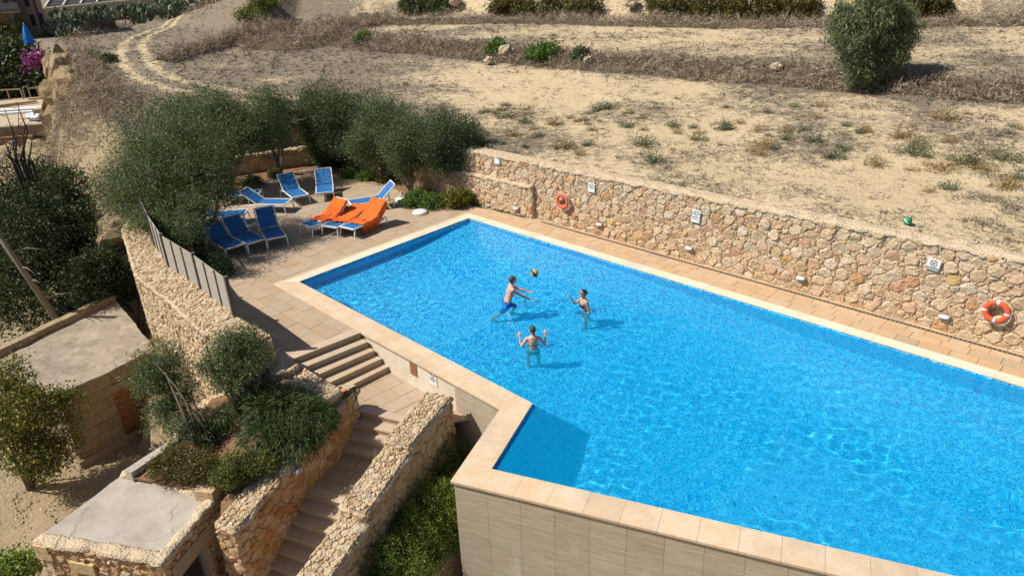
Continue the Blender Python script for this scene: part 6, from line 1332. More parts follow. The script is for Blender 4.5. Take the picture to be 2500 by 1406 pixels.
# ------------------------------------------------------------------ sun loungers
def mat_sling():
    n = N('blue_sling', 0.55, 0.3); w_ = n.new('TexWave'); w_.inputs['Scale'].default_value = 60.0; n.link(n.co('Object'), w_.inputs[0]); a = n.noise(3.0, 4, 0.6, n.co('World'))
    n.color(n.mix(n.math('MULTIPLY', w_.outputs['Fac'], 0.3), n.mix(a, (0.012, 0.105, 0.31), (0.025, 0.155, 0.41)), (0.05, 0.22, 0.50))); return n.done()
MAT['sling'] = mat_sling(); MAT['white_frame'] = flat('white_resin', (0.74, 0.73, 0.70), 0.45, 0.4, 0.02)
def lounger(back_deg, loc, rz, label):
    t = thing('sun_lounger', label, 'sun lounger', (0, 0, 0), group='blue sun loungers on the terrace'); W_ = MAT['white_frame']; hw = 0.34; zs = 0.37; hx = 1.18; bl = 0.80; a = R(back_deg); u = Vector((math.cos(a), 0, math.sin(a))); nrm = Vector((-math.sin(a), 0, math.cos(a)))
    def sheet(p0, du, l, nm, sag):
        V = []; nx, ny = 8, 4
        for i in range(nx + 1):
            for j in range(ny + 1):
                f = j / ny * 2 - 1; s = sag * (1 - f * f) * math.sin(math.pi * i / nx); p = Vector(p0) + du * (l * i / nx) + Vector((0, f * (hw - 0.035), 0)) - Vector(nm) * s; V.append(tuple(p))
        Fc = [(i * 5 + j, (i + 1) * 5 + j, (i + 1) * 5 + j + 1, i * 5 + j + 1) for i in range(nx) for j in range(ny)]; k = len(V); V += [tuple(Vector(v) - Vector(nm) * 0.008) for v in V]; Fc += [tuple(x + k for x in f[::-1]) for f in Fc]; return V, Fc
    V, Fc = sheet((0.04, 0, zs + 0.012), Vector((1, 0, 0)), hx - 0.06, (0, 0, 1), 0.012); mk('seat_sling', V, Fc, MAT['sling'], t, True)
    V, Fc = sheet(Vector((hx, 0, zs + 0.012)) + u * 0.03, u, bl - 0.06, nrm, 0.015); mk('back_sling', V, Fc, MAT['sling'], t, True)
    fr_ = MB()
    for s in (-1, 1): fr_.tube([(0.0, s * hw, zs), (0.5, s * hw, zs - 0.005), (1.15, s * hw, zs - 0.01), (1.45, s * hw, zs - 0.08), (1.62, s * hw, zs - 0.05)], 0.026, 7)
    fr_.bar((0, -hw, zs), (0, hw, zs), 0.045); fr_.bar((1.12, -hw, zs - 0.02), (1.12, hw, zs - 0.02), 0.035); fr_.build('frame', W_, t)
    bf = MB(); h = Vector((hx, 0, zs)); e = h + u * bl
    for s in (-1, 1): bf.tube([tuple(h + Vector((0, s * hw, 0))), tuple(e + Vector((0, s * hw, 0)))], 0.022, 7)
    bf.bar(tuple(e + Vector((0, -hw, 0))), tuple(e + Vector((0, hw, 0))), 0.04); m_ = h + u * 0.42; bf.bar(tuple(m_ + Vector((0, -hw, 0)) - nrm * 0.03), tuple(m_ + Vector((0, hw, 0)) - nrm * 0.03), 0.03); bf.build('back_frame', W_, t)
    for s in (-1, 1):
        MB().tube([(0.05, s * hw, zs - 0.01), (0.01, s * (hw + 0.01), 0.2), (-0.02, s * (hw + 0.02), 0.0)], [0.027, 0.024, 0.02], 7).build('leg', W_, t)
        MB().tube([(1.62, s * hw, zs - 0.05), (1.66, s * (hw + 0.01), 0.25), (1.64, s * (hw + 0.02), 0.0)], [0.028, 0.026, 0.02], 7).build('leg', W_, t)
        p = h + u * 0.42 + Vector((0, s * (hw - 0.03), 0)); MB().tube([tuple(p), (1.48, s * (hw - 0.03), zs - 0.07)], 0.016, 6).build('prop', W_, t)
    t.location = tuple(map(float, loc)); t.rotation_euler = (0, 0, rz); return t
def place_lounger(f1, f2, h1, h2, deg, label):
    """corner pixels of the foot edge and of the head edge"""
    zf = 0.37; zh = 0.37 + 0.8 * math.sin(R(deg)); Fp = (P(*f1, zf) + P(*f2, zf)) / 2; Hp = (P(*h1, zh) + P(*h2, zh)) / 2; d = Hp - Fp; rz = math.atan2(d[1], d[0])
    e = P(*f2, zf) - P(*f1, zf); re = math.atan2(e[1], e[0]) + math.pi / 2; dl = (re - rz + math.pi / 2) % math.pi - math.pi / 2
    rz = rz + 0.35 * dl
    return lounger(deg, (Fp[0], Fp[1], 0.005), rz, label), rz
LG = {}
for k, f1, f2, h1, h2, deg, l in (
    ('o1', (729.5, 549), (761, 554), (801.6, 494), (833, 496.5), 38, 'left one of the three loungers under orange towels'),
    ('o2', (786.6, 551.5), (820, 556.3), (858, 507), (888, 510), 12, 'middle one of the three loungers under orange towels, back lowered'),
    ('o3', (830, 555), (862.8, 559.7), (894, 496.4), (928, 498.5), 40, 'right one of the three loungers under orange towels'),
    ('b4', (845, 491.7), (861.4, 499.8), (943, 447.5), (959.4, 455), 42, 'blue lounger seen from the side beside the planting bed, behind the orange towels'),
    ('b5', (772.4, 472.4), (813, 470), (764, 422), (798.8, 419.6), 42, 'blue lounger farthest back, pointing straight towards the pool'),
    ('b6', (714.8, 483), (752, 476), (681, 431.6), (716, 425.6), 42, 'blue lounger second from the back, left of the farthest one'),
    ('b7', (697, 499), (711, 488), (593.6, 467.6), (613, 458), 36, 'blue lounger seen from the side, its head under the largest olive'),
    ('ba', (554, 609), (595, 596.4), (504.5, 549.8), (542, 538.4), 42, 'nearest blue lounger, leftmost of the three in the dappled shade'),
    ('bb', (607.5, 595.8), (647.3, 584), (551.7, 539), (589.8, 528), 40, 'middle blue lounger of the three in the dappled shade'),
    ('bc', (653, 585.6), (696, 577), (629, 519.6), (669, 511), 52, 'blue lounger with the steepest back, next to the round white table'),
    ('bd', (589, 524.7), (613, 511.6), (500, 512), (522, 500), 30, 'blue lounger half hidden under the largest olive, foot end showing'),
    ('be', (592, 545), (606, 533), (500, 545), (510, 530), 25, 'blue lounger mostly hidden behind the nearest loungers under the olive'),
    ('bf', (628, 474), (641, 466), (585, 455), (595, 447), 30, 'blue lounger hidden behind the side-on lounger under the olive')):
    LG[k] = place_lounger(f1, f2, h1, h2, deg, l) + (deg,)
# towels
def mat_towel():
    n = N('orange_towel', 0.95, 0.1); a = n.noise(120.0, 3, 0.6, n.co('Object')); b = n.noise(4.0, 4, 0.6, n.co('Object')); n.color(n.mix(b, (0.68, 0.115, 0.022), (0.80, 0.17, 0.035))); n.bump(a, 0.006, 0.7); return n.done()
MAT['towel'] = mat_towel()
def towel(key, label, x0, seed, skew=0.0, over=(0.05, 0.14), extra=None, top=0.76):
    lg, rz, deg = LG[key]; a = R(deg); hx, zs = 1.18, 0.412; g = Waves(16, 0.12, 0.5, seed); g2 = Waves(6, 0.4, 0.9, seed + 1); V = []; nx, ny = 40, 26; L1 = hx - x0; Lt = L1 + top
    for i in range(nx + 1):
        s = Lt * i / nx; xx = x0 + s
        for j in range(ny + 1):
            f = j / ny; wl = -0.36 - over[0]; wr = 0.36 + over[1]; y = wl + (wr - wl) * f + skew * (1 - i / nx) * 0.5
            if s < L1: px_, pz = xx, zs
            else: px_, pz = hx + (s - L1) * math.cos(a), zs + (s - L1) * math.sin(a)
            bl = math.exp(-((s - L1) / 0.12) ** 2) * 0.03
            dz = 0.006 * float(g(s, y)) + 0.010 * float(g2(s, y)) * (1 if s < L1 else 0.5) + bl + 0.012
            hang = max(0.0, abs(y) - 0.36); yy = math.copysign(min(abs(y), 0.365 + 0.02 * float(g(s * 2, 1.0)) * min(1, hang * 8)), y); pz2 = pz + dz - hang * 1.0
            xw = px_ + (0.025 * float(g(y * 1.5, 4.0)) if i in (0,) else 0)
            bo2 = 0.03 * min(1.0, max(0.0, (s - L1 + 0.05) / 0.15)); V.append((xw - math.sin(a) * (dz + bo2) * (s >= L1 - 0.05), yy, pz2 + bo2))
    Fc = [(i * (ny + 1) + j, (i + 1) * (ny + 1) + j, (i + 1) * (ny + 1) + j + 1, i * (ny + 1) + j + 1) for i in range(nx) for j in range(ny)]
    k = len(V); V += [(x, y, z - 0.007) for x, y, z in V]; Fc += [tuple(q + k for q in f[::-1]) for f in Fc]
    o = mk('towel', V, Fc, MAT['towel'], None, True, local=True); o.location = lg.location; o.rotation_euler = (0, 0, rz); tag(o, label, 'towel', 'orange towels on the loungers'); return o
towel('o1', 'orange towel on the left lounger of the three', 0.50, 601, 0.05, (0.10, 0.02), top=0.72); towel('o2', 'orange towel on the middle lounger, lying flat', 0.45, 602, 0.0, (0.02, 0.08)); towel('o3', 'orange towel on the right lounger, hanging over its side', 0.42, 603, -0.08, (0.28, 0.02))
def on_lounger(key, x, y, z):
    lg, rz, _ = LG[key]; c, s = math.cos(rz), math.sin(rz); return (lg.location.x + c * x - s * y, lg.location.y + s * x + c * y, z)
sg = thing('sunglasses', 'red sunglasses lying on the right orange towel', 'sunglasses', on_lounger('o3', 0.75, -0.12, 0.45)); redm = flat('red_plastic', (0.35, 0.02, 0.015), 0.3, 0.5); p = sg.location
for s in (-1, 1): MB().lathe([(0.001, 0.0), (0.032, 0.0), (0.032, 0.008), (0.001, 0.012)], 12, (s * 0.036, 0, 0.004)).build('lens', redm, sg)
MB().box((0, 0, 0.012), (0.03, 0.008, 0.006)).build('bridge', redm, sg); sg.rotation_euler = (0, 0, 0.3)
wi = thing('white_bottle', 'small white bottle at the foot of the left orange towel', 'bottle', on_lounger('o1', 0.47, -0.24, 0.39)); MB().tube([(-0.07, 0, 0.035), (0.07, 0, 0.035)], 0.035, 10).build('bottle_body', wh, wi); MB().tube([(0.07, 0, 0.035), (0.10, 0, 0.035)], 0.018, 8).build('cap', flat('blue_cap', (0.1, 0.2, 0.5)), wi)
# beach bag between the orange loungers
bc = P(842, 530, 0.0); bg_ = thing('beach_bag', 'brown and white beach bag standing between two orange towel loungers', 'bag', (bc[0], bc[1], 0.0)); bm_ = flat('brown_bag', (0.20, 0.10, 0.07), 0.8, 0.2, 0.1)
V = []; 
for (sx, sy, z) in ((0.20, 0.10, 0.0), (0.24, 0.13, 0.12), (0.23, 0.12, 0.30), (0.20, 0.08, 0.40)):
    for k in range(14): q = 2 * math.pi * k / 14; V.append((sx * math.cos(q) * (1 + 0.05 * math.sin(3 * q)), sy * math.sin(q), z + 0.02 * math.sin(2 * q)))
mk('bag_body', V, [(i * 14 + k, i * 14 + (k + 1) % 14, (i + 1) * 14 + (k + 1) % 14, (i + 1) * 14 + k) for i in range(3) for k in range(14)] + [tuple(range(14))[::-1]], bm_, bg_, True, local=True)
for s in (-1, 1): MB().tube([(-0.1, s * 0.07, 0.38), (-0.07, s * 0.09, 0.52), (0.07, s * 0.09, 0.52), (0.1, s * 0.07, 0.38)], 0.012, 6).build('handle', bm_, bg_)
boulder('rolled_cloth', 'white cloth stuffed into the beach bag', (bc[0], bc[1], 0.42), 0.12, 610, wh, 'cloth', None, (1.2, 0.7, 0.6))
# round white table with an ashtray pole, parasol bases
tb = thing('side_table', 'round white plastic table between two shaded blue loungers', 'table', tuple(P(643, 572, 0.0)))
MB().lathe([(0.001, 0.40), (0.30, 0.40), (0.31, 0.42), (0.30, 0.435), (0.001, 0.43)], 24).build('table_top', MAT['white_frame'], tb, True)
for k in range(4): q = k * math.pi / 2 + 0.4; MB().tube([(0.2 * math.cos(q), 0.2 * math.sin(q), 0.41), (0.26 * math.cos(q), 0.26 * math.sin(q), 0.0)], 0.018, 6).build('leg', MAT['white_frame'], tb)
MB().tube([(0, 0, 0.43), (0, 0, 0.56)], 0.025, 8).build('parasol_sleeve', MAT['white_frame'], tb)
def par_base(label, px_, py_, pole, r):
    t = thing('parasol_base', label, 'parasol base', tuple(P(px_, py_, 0.0)), group='white parasol bases'); V = []
    MB().lathe([(r, 0.0), (r * 1.02, 0.05), (r * 0.92, 0.10), (r * 0.35, 0.125), (0.06, 0.13)], 20).build('base', MAT['white_frame'], t, True)
    MB().tube([(0, 0, 0.12), (0, 0, pole)], 0.035, 10).build('sleeve', MAT['white_frame'], t); MB().box((0.05, 0, pole - 0.03), (0.06, 0.02, 0.03)).build('knob', MAT['white_frame'], t)
    return t
par_base('white parasol base lying on the open paving near the pool corner', 1026, 521, 0.15, 0.29); par_base('white parasol base with an upright sleeve beside the bed bushes', 982, 490, 0.38, 0.27)
# ------------------------------------------------------------------ life rings, signs, lamps on the long wall
WA, WB = W0 + RWN * 0.075, W0 + RWD * 10 + RWN * 0.075
WM = Matrix(((RWD[0], 0, RWN[0]), (RWD[1], 0, RWN[1]), (0, 1, 0)))      # local x along the wall, y up, z out of the wall
def wall_pt(px_, py_): return PV(px_, py_, WA, WB)
ringm = flat('orange_ring', (0.72, 0.11, 0.035), 0.5, 0.4, 0.05); bandm = flat('reflective_band', (0.62, 0.63, 0.66), 0.35, 0.5); rope = flat('white_rope', (0.66, 0.63, 0.56), 0.9)
def life_ring(label, px_, py_, bands, tilt=0.0, mat=ringm):
    c = wall_pt(px_, py_); t = thing('life_ring', label, 'life ring', tuple(c), group='life rings on the long wall'); R0, r0_ = 0.225, 0.064; V = []; Fc = []; n1, n2 = 40, 12
    def tor(a0, a1, n, rr):
        V = [];
        for i in range(n + 1):
            q = a0 + (a1 - a0) * i / n
            for k in range(n2): w_ = 2 * math.pi * k / n2; V.append(WM @ Vector(((R0 + rr * math.cos(w_)) * math.cos(q), (R0 + rr * math.cos(w_)) * math.sin(q), rr * 0.8 * math.sin(w_) + 0.07)))
        return V, [(i * n2 + k, (i + 1) * n2 + k, (i + 1) * n2 + (k + 1) % n2, i * n2 + (k + 1) % n2) for i in range(n) for k in range(n2)]
    V, Fc = tor(0, 2 * math.pi, n1, r0_); mk('ring', V, Fc, mat, t, True, local=True)
    for q in (0, 1.5708, 3.1416, 4.7124):
        if bands: V, Fc = tor(q - 0.12, q + 0.12, 4, r0_ + 0.004); mk('band', V, Fc, bandm, t, True, local=True)
    mbr_ = MB(); pts = []
    for i in range(33):
        q = 2 * math.pi * i / 32; rr = R0 + r0_ + 0.012 + 0.03 * abs(math.sin(2 * q)); pts.append(tuple(WM @ Vector((rr * math.cos(q), rr * math.sin(q) - 0.02 * abs(math.sin(2 * q)), 0.07))))
    mbr_.tube(pts, 0.008, 5, False).build('rope', rope, t, True)
    MB().tube([tuple(WM @ Vector((0, 0.23, -0.1))), tuple(WM @ Vector((0, 0.23, 0.14)))], 0.014, 6).build('hook', bandm, t)
    return t
life_ring('faded orange life ring on the long wall, next to the square wall end', 1376, 490, False, mat=flat('faded_ring', (0.66, 0.15, 0.075), 0.6, 0.3, 0.08)); life_ring('bright orange red life ring with grey bands at the right end of the long wall', 2434, 758, True)
def text_mesh(name, body, size, mat, parent, M_, off, align='CENTER'):
    cu = bpy.data.curves.new(name, 'FONT'); cu.body = body; cu.size = size; cu.align_x = align; cu.align_y = 'CENTER'; cu.extrude = 0.001; cu.space_line = 0.95; ob = bpy.data.objects.new(name, cu); COL.objects.link(ob)
    me = bpy.data.meshes.new_from_object(ob.evaluated_get(bpy.context.evaluated_depsgraph_get())); bpy.data.objects.remove(ob)
    for v in me.vertices: v.co = M_ @ (v.co + Vector(off))
    me.materials.clear(); me.materials.append(mat); return new_obj(name, me, parent)
signm = flat('sign_white', (0.76, 0.77, 0.76), 0.4, 0.4, 0.02); inkm = flat('sign_ink', (0.05, 0.06, 0.09), 0.6); greym = flat('sign_grey', (0.30, 0.31, 0.31), 0.6); greenm = flat('sign_dark_green', (0.10, 0.17, 0.15), 0.6)
def sign(name, label, c, M_, w_, h_, mat=None, tilt=0.0):
    t = thing(name, label, 'sign', tuple(c)); Mt = M_ @ Matrix.Rotation(tilt, 3, 'Z'); MB().box((0, 0, 0.0), (w_, h_, 0.012)).build('board', mat or signm, t)
    ob = t.children[0]
    for v in ob.data.vertices: v.co = Mt @ v.co
    return t, Mt
KEEP = 'PLEASE\nKEEP OFF\nTHE\nINFINITY\nWALL'
t, Mt = sign('keep_off_sign', 'tall white keep off the infinity wall sign on the long wall', wall_pt(1699, 528), WM, 0.27, 0.40, tilt=-0.06); text_mesh('lettering', KEEP, 0.062, inkm, t, Mt, (0, 0.02, 0.009)); MB().box(tuple(Mt @ Vector((0.08, -0.17, 0.009))), (0.02, 0.02, 0.02)).build('corner_mark', inkm, t)
def no_sym(t, Mt, r, cy, mat):
    mb = MB(); pts = [tuple(Mt @ Vector((r * math.cos(q), r * math.sin(q) + cy, 0.009))) for q in np.linspace(0, 6.2832, 25)]; mb.tube(pts, r * 0.11, 5, False); mb.tube([tuple(Mt @ Vector((-r * 0.7, -r * 0.7 + cy, 0.009))), tuple(Mt @ Vector((r * 0.7, r * 0.7 + cy, 0.009)))], r * 0.1, 5); mb.build('prohibition_symbol', mat, t)
    mb = MB(); mb.tube([tuple(Mt @ Vector((-r * 0.45, r * 0.3 + cy, 0.008))), tuple(Mt @ Vector((r * 0.05, -r * 0.05 + cy, 0.008))), tuple(Mt @ Vector((r * 0.35, -r * 0.5 + cy, 0.008)))], r * 0.12, 5); mb.build('diver_figure', inkm, t)
t, Mt = sign('no_diving_sign', 'white no diving sign with green caption near the right end of the long wall', wall_pt(2279, 646), WM, 0.29, 0.28, tilt=-0.08); no_sym(t, Mt, 0.075, 0.035, flat('sign_red', (0.30, 0.07, 0.06))); MB().add([tuple(Mt @ Vector(v)) for v in ((-0.137, -0.125, 0.008), (0.137, -0.125, 0.008), (0.137, -0.065, 0.008), (-0.137, -0.065, 0.008))], [(0, 1, 2, 3)]).build('caption_bar', greenm, t); text_mesh('lettering', 'NO DIVING', 0.047, signm, t, Mt, (0, -0.096, 0.010))
t, Mt = sign('no_diving_sign', 'faded white prohibition sign above and right of the faded life ring', wall_pt(1444, 458), WM, 0.26, 0.32); no_sym(t, Mt, 0.085, 0.04, greym)
t, Mt = sign('small_notice', 'small pale notice on the long wall beside the dark round olive', wall_pt(1213, 394), WM, 0.26, 0.2)
# plaster wall signs
PM = Matrix(((lmd[0], 0, o_lm[0]), (lmd[1], 0, o_lm[1]), (0, 1, 0)))
brm = mat_wood('brown_board', (0.20, 0.085, 0.04), (0.34, 0.17, 0.09), (6, 6, 30)); pwA, pwB = pa + o_lm * 0.012, pm + o_lm * 0.012
t, Mt = sign('notice_board', 'brown notice board on the white plastered wall beside the steps', PV(1009, 899, pwA, pwB), PM, 0.26, 0.40, brm)
for k in range(7): MB().box(tuple(Mt @ Vector((0, 0.15 - k * 0.05, 0.007))), (0.01, 0.01, 0.01)).build('rivet', flat('rivet_pale', (0.5, 0.4, 0.3)), t) if k in (0, 6) else None
t, Mt = sign('keep_off_sign', 'white keep off the infinity wall sign low on the plastered wall', PV(1057, 922, pwA, pwB), PM, 0.27, 0.40); text_mesh('lettering', KEEP, 0.06, inkm, t, Mt, (0, 0.02, 0.009))
BM_ = Matrix(((bd_[0], 0, bo_[0]), (bd_[1], 0, bo_[1]), (0, 1, 0)))
t, Mt = sign('framed_notice', 'small grey notice in a white frame on the wall by the plant room door', PV(553, 1343, C3 + bo_ * 0.1, C2 + bo_ * 0.1), BM_, 0.20, 0.27, tilt=0.0); mk('notice_face', [tuple(Mt @ Vector(v)) for v in ((-0.075, -0.11, 0.009), (0.075, -0.11, 0.009), (0.075, 0.11, 0.009), (-0.075, 0.11, 0.009))], [(0, 1, 2, 3)], flat('notice_grey', (0.20, 0.22, 0.22)), t, local=True); MB().box(tuple(Mt @ Vector((0, 0.04, 0.011))), (0.03, 0.03, 0.02)).build('emblem', signm, t)
# bulkhead lamps
lm_ = flat('lamp_glass', (0.78, 0.77, 0.74), 0.3, 0.5, 0.02)
def lamp(label, c, M_, mat=lm_, s=0.82):
    t = thing('bulkhead_lamp', label, 'lamp', tuple(c), group='oval bulkhead lamps on the walls'); V = []; Fc = []; n1, n2 = 16, 6
    for j in range(n2 + 1):
        w_ = (math.pi / 2) * j / n2
        for i in range(n1): q = 2 * math.pi * i / n1; ex = lambda v: math.copysign(abs(v) ** 0.75, v); V.append(tuple(M_ @ Vector((0.15 * s * ex(math.cos(q)) * math.cos(w_), 0.062 * s * ex(math.sin(q)) * math.cos(w_), 0.02 + 0.075 * s * math.sin(w_)))))
    Fc = [(j * n1 + i, j * n1 + (i + 1) % n1, (j + 1) * n1 + (i + 1) % n1, (j + 1) * n1 + i) for j in range(n2) for i in range(n1)]; mk('lamp_cover', V, Fc, mat, t, True, local=True)
    b = MB().box((0, 0, 0.0), (0.31 * s, 0.13 * s, 0.05)).build('back_plate', greym, t)
    for v in b.data.vertices: v.co = M_ @ v.co
for px_, py_, l in ((1463, 548, 'oval white lamp low on the long wall below the faded life ring'), (1682, 606, 'oval white lamp low on the long wall under the tall sign'), (1955, 679, 'oval white lamp low on the long wall in the middle stretch beside a yellow stone'), (2305, 773, 'oval white lamp low on the long wall left of the bright life ring')): lamp(l, wall_pt(px_, py_), WM)
lamp('oval white lamp on the square end of the low wall', PV(1260, 509, pe + RWN * 0.075, pe - RWD * 2 + RWN * 0.075), WM)
SM_ = Matrix(((-dS[0], 0, rS[0]), (-dS[1], 0, rS[1]), (0, 1, 0))); lamp('grey oval lamp on the planter wall under the trailing rosemary', PV(727, 1149, S0 + rS * 0.09, S0 + dS * 3 + rS * 0.09), SM_, flat('lamp_grey', (0.42, 0.42, 0.40), 0.5))
# one big yellow stone in the wall
# ------------------------------------------------------------------ balls
def ball(name, label, c, r, cols, seed, stripes):
    t = thing(name, label, 'ball', tuple(c)); g = random.Random(seed); M_ = Matrix.Rotation(g.uniform(0, 6), 3, 'Z') @ Matrix.Rotation(g.uniform(0.2, 1.2), 3, 'X'); n1, n2 = 24, 14; groups = {}
    for j in range(n2):
        for i in range(n1):
            a0, a1 = 2 * math.pi * i / n1, 2 * math.pi * (i + 1) / n1; b0, b1 = math.pi * j / n2, math.pi * (j + 1) / n2
            q = [Vector((r * math.sin(b) * math.cos(a), r * math.sin(b) * math.sin(a), r * math.cos(b))) for a, b in ((a0, b0), (a0, b1), (a1, b1), (a1, b0))]; groups.setdefault(stripes(i, j, n1, n2), MB()).add([M_ @ v for v in q], [(0, 1, 2, 3)])
    for k, mb in groups.items(): mb.build('panel', cols[k], t, True)
    return t
ym, bm2, gm2, wm2 = flat('ball_yellow', (0.75, 0.42, 0.03), 0.5), flat('ball_navy', (0.025, 0.03, 0.10), 0.5), flat('ball_green', (0.01, 0.25, 0.13), 0.4), flat('ball_white', (0.7, 0.7, 0.68), 0.4)
ball('volleyball', 'yellow and navy volleyball in the air above the swimmers', PY(1305, 667, 18.1), 0.108, (ym, bm2), 3, lambda i, j, a, b: 1 if 5 <= j <= 7 or (j < 3 and i % 12 < 4) else 0)
gp = P(2216, 541, 2.0); bz = gz(gp[0], gp[1]); gp = P(2216, 541, bz + 0.08); ball('green_ball', 'green striped ball lying in the field above the long wall', (gp[0], gp[1], bz + 0.095), 0.105, (gm2, wm2), 5, lambda i, j, a, b: 1 if i % 8 == 0 else 0)
# ------------------------------------------------------------------ swimmers
def mat_skin(name, c):
    n = N(name, 0.45, 0.4); a = n.noise(7.0, 3, 0.5, n.co('Object')); n.color(n.mix(a, tuple(x * 0.88 for x in c), tuple(min(1, x * 1.1) for x in c))); return n.done()
def ell_loft(mb, secs, n=16):
    """secs: (centre, half width along side, half depth along front, side vec, front vec)"""
    V = []
    for c, a, b, s, f in secs:
        for k in range(n): q = 2 * math.pi * k / n; V.append(Vector(c) + Vector(s) * (a * math.cos(q)) + Vector(f) * (b * math.sin(q)))
    m_ = len(secs); Fc = [(i * n + k, i * n + (k + 1) % n, (i + 1) * n + (k + 1) % n, (i + 1) * n + k) for i in range(m_ - 1) for k in range(n)] + [tuple(range(n))[::-1], tuple(range((m_ - 1) * n, m_ * n))]
    mb.add(V, Fc)
def fused(mb, name, mat, parent, voxel=0.010, smooth=3):
    """one continuous surface out of overlapping volumes"""
    me = bpy.data.meshes.new(name); me.from_pydata(mb.v, [], mb.f); bm = bmesh.new(); bm.from_mesh(me); bmesh.ops.recalc_face_normals(bm, faces=bm.faces); bm.to_mesh(me); bm.free()
    o = bpy.data.objects.new(name, me); COL.objects.link(o); r = o.modifiers.new('r', 'REMESH'); r.mode = 'VOXEL'; r.voxel_size = voxel; s = o.modifiers.new('s', 'SMOOTH'); s.factor = 0.5; s.iterations = smooth
    me2 = bpy.data.meshes.new_from_object(o.evaluated_get(bpy.context.evaluated_depsgraph_get())); bpy.data.objects.remove(o); me2.name = name; me2.materials.clear(); me2.materials.append(mat); me2.polygons.foreach_set('use_smooth', [True] * len(me2.polygons)); return new_obj(name, me2, parent)
def person(label, loc, rz, H, pose, skin, female, cloth):
    """local axes: +y is the way the person faces, +x is the right hand side"""
    t = thing('person', label, 'person', loc, rz); k = H / 1.75; V3 = lambda *a: Vector(a) * k
    lean = pose.get('lean', 0.0); Rm = Matrix.Rotation(-lean, 3, 'X'); hip = V3(0, 0, 0.93)
    up = lambda x, y, z: hip + Rm @ (Vector((x, y, z - 0.93)) * k)
    sx, fy = Rm @ Vector((1, 0, 0)), Rm @ Vector((0, 1, 0)); sh = 0.185 if not female else 0.165; wa = 0.135 if not female else 0.115; hp = 0.160 if not female else 0.172
    mb = MB()
    ell_loft(mb, [(up(0, 0, 0.83), hp * 0.9 * k, 0.105 * k, sx, fy), (up(0, -0.005, 0.92), hp * k, 0.12 * k, sx, fy), (up(0, 0, 1.02), (hp + wa) / 2 * k, 0.105 * k, sx, fy), (up(0, 0.005, 1.12), wa * k, 0.095 * k, sx, fy), (up(0, 0.01, 1.25), (sh - 0.035) * k, 0.112 * k, sx, fy), (up(0, 0.005, 1.35), (sh - 0.02) * k, 0.112 * k, sx, fy), (up(0, -0.01, 1.43), (sh - 0.03) * k, 0.085 * k, sx, fy), (up(0, -0.015, 1.48), 0.08 * k, 0.06 * k, sx, fy)])
    # neck and head
    hd = pose.get('head', (0.0, 0.0)); Hm = Rm @ Matrix.Rotation(hd[0], 3, 'Z') @ Matrix.Rotation(hd[1], 3, 'X') @ Matrix.Rotation(lean, 3, 'X'); nk = up(0, -0.01, 1.46); hc = nk + (Rm @ V3(0, 0.015, 0.10)) + Hm @ V3(0, 0.02, 0.075)
    mb.tube([tuple(up(0, -0.015, 1.44)), tuple(hc - Hm @ V3(0, 0.02, 0.06))], [0.062 * k, 0.052 * k], 12)
    hs_ = Hm @ Vector((1, 0, 0)); hf = Hm @ Vector((0, 1, 0)); hu = Hm @ Vector((0, 0, 1))
    ell_loft(mb, [(hc + hu * (z * k) + hf * (y * k), a * k, b * k, hs_, hf) for z, y, a, b in ((-0.115, 0.045, 0.03, 0.03), (-0.095, 0.03, 0.048, 0.055), (-0.06, 0.015, 0.062, 0.078), (-0.01, 0.005, 0.070, 0.092), (0.04, 0.0, 0.073, 0.096), (0.08, -0.005, 0.062, 0.082), (0.11, -0.01, 0.032, 0.042))], 16)
    mb.tube([tuple(hc + hf * 0.085 * k + hu * 0.03 * k), tuple(hc + hf * 0.112 * k - hu * 0.015 * k)], [0.010 * k, 0.016 * k], 8)        # nose
    for s in (-1, 1): mb.tube([tuple(hc + hs_ * s * 0.07 * k + hu * 0.02 * k), tuple(hc + hs_ * s * 0.078 * k - hu * 0.03 * k - hf * 0.005 * k)], [0.018 * k, 0.012 * k], 6)   # ears
    mb.tube([tuple(hc + hf * 0.083 * k - hu * 0.055 * k - hs_ * 0.02 * k), tuple(hc + hf * 0.083 * k - hu * 0.055 * k + hs_ * 0.02 * k)], 0.009 * k, 6)       # lips
    # arms: joints in local space relative to the shoulder
    def hand(w_, d, pl, side):
        """palm, four fingers and a thumb; d along the hand, pl the way the palm faces"""
        d = Vector(d).normalized(); pl = (Vector(pl) - d * Vector(pl).dot(d)).normalized(); sd = d.cross(pl) * side
        ell_loft(mb, [(w_ + d * (x * k), a * k, 0.014 * k, sd, pl) for x, a in ((-0.01, 0.024), (0.03, 0.034), (0.075, 0.04), (0.095, 0.036))], 10)
        for i, (o_, l) in enumerate(((-0.029, 0.072), (-0.01, 0.082), (0.010, 0.076), (0.029, 0.060))):
            b = w_ + d * 0.085 * k + sd * o_ * k; m1 = b + (d * 0.92 + pl * 0.28 + sd * o_ * 3) * (l * 0.5 * k); e = m1 + (d * 0.75 + pl * 0.62) * (l * 0.5 * k); mb.tube([tuple(b), tuple(m1), tuple(e)], [0.0105 * k, 0.010 * k, 0.0085 * k], 8)
        b = w_ + d * 0.025 * k - sd * 0.03 * k; m1 = b + (d * 0.6 - sd * 0.75 + pl * 0.2) * 0.04 * k; e = m1 + (d * 0.85 - sd * 0.3 + pl * 0.35) * 0.035 * k; mb.tube([tuple(b), tuple(m1), tuple(e)], [0.014 * k, 0.012 * k, 0.010 * k], 8)
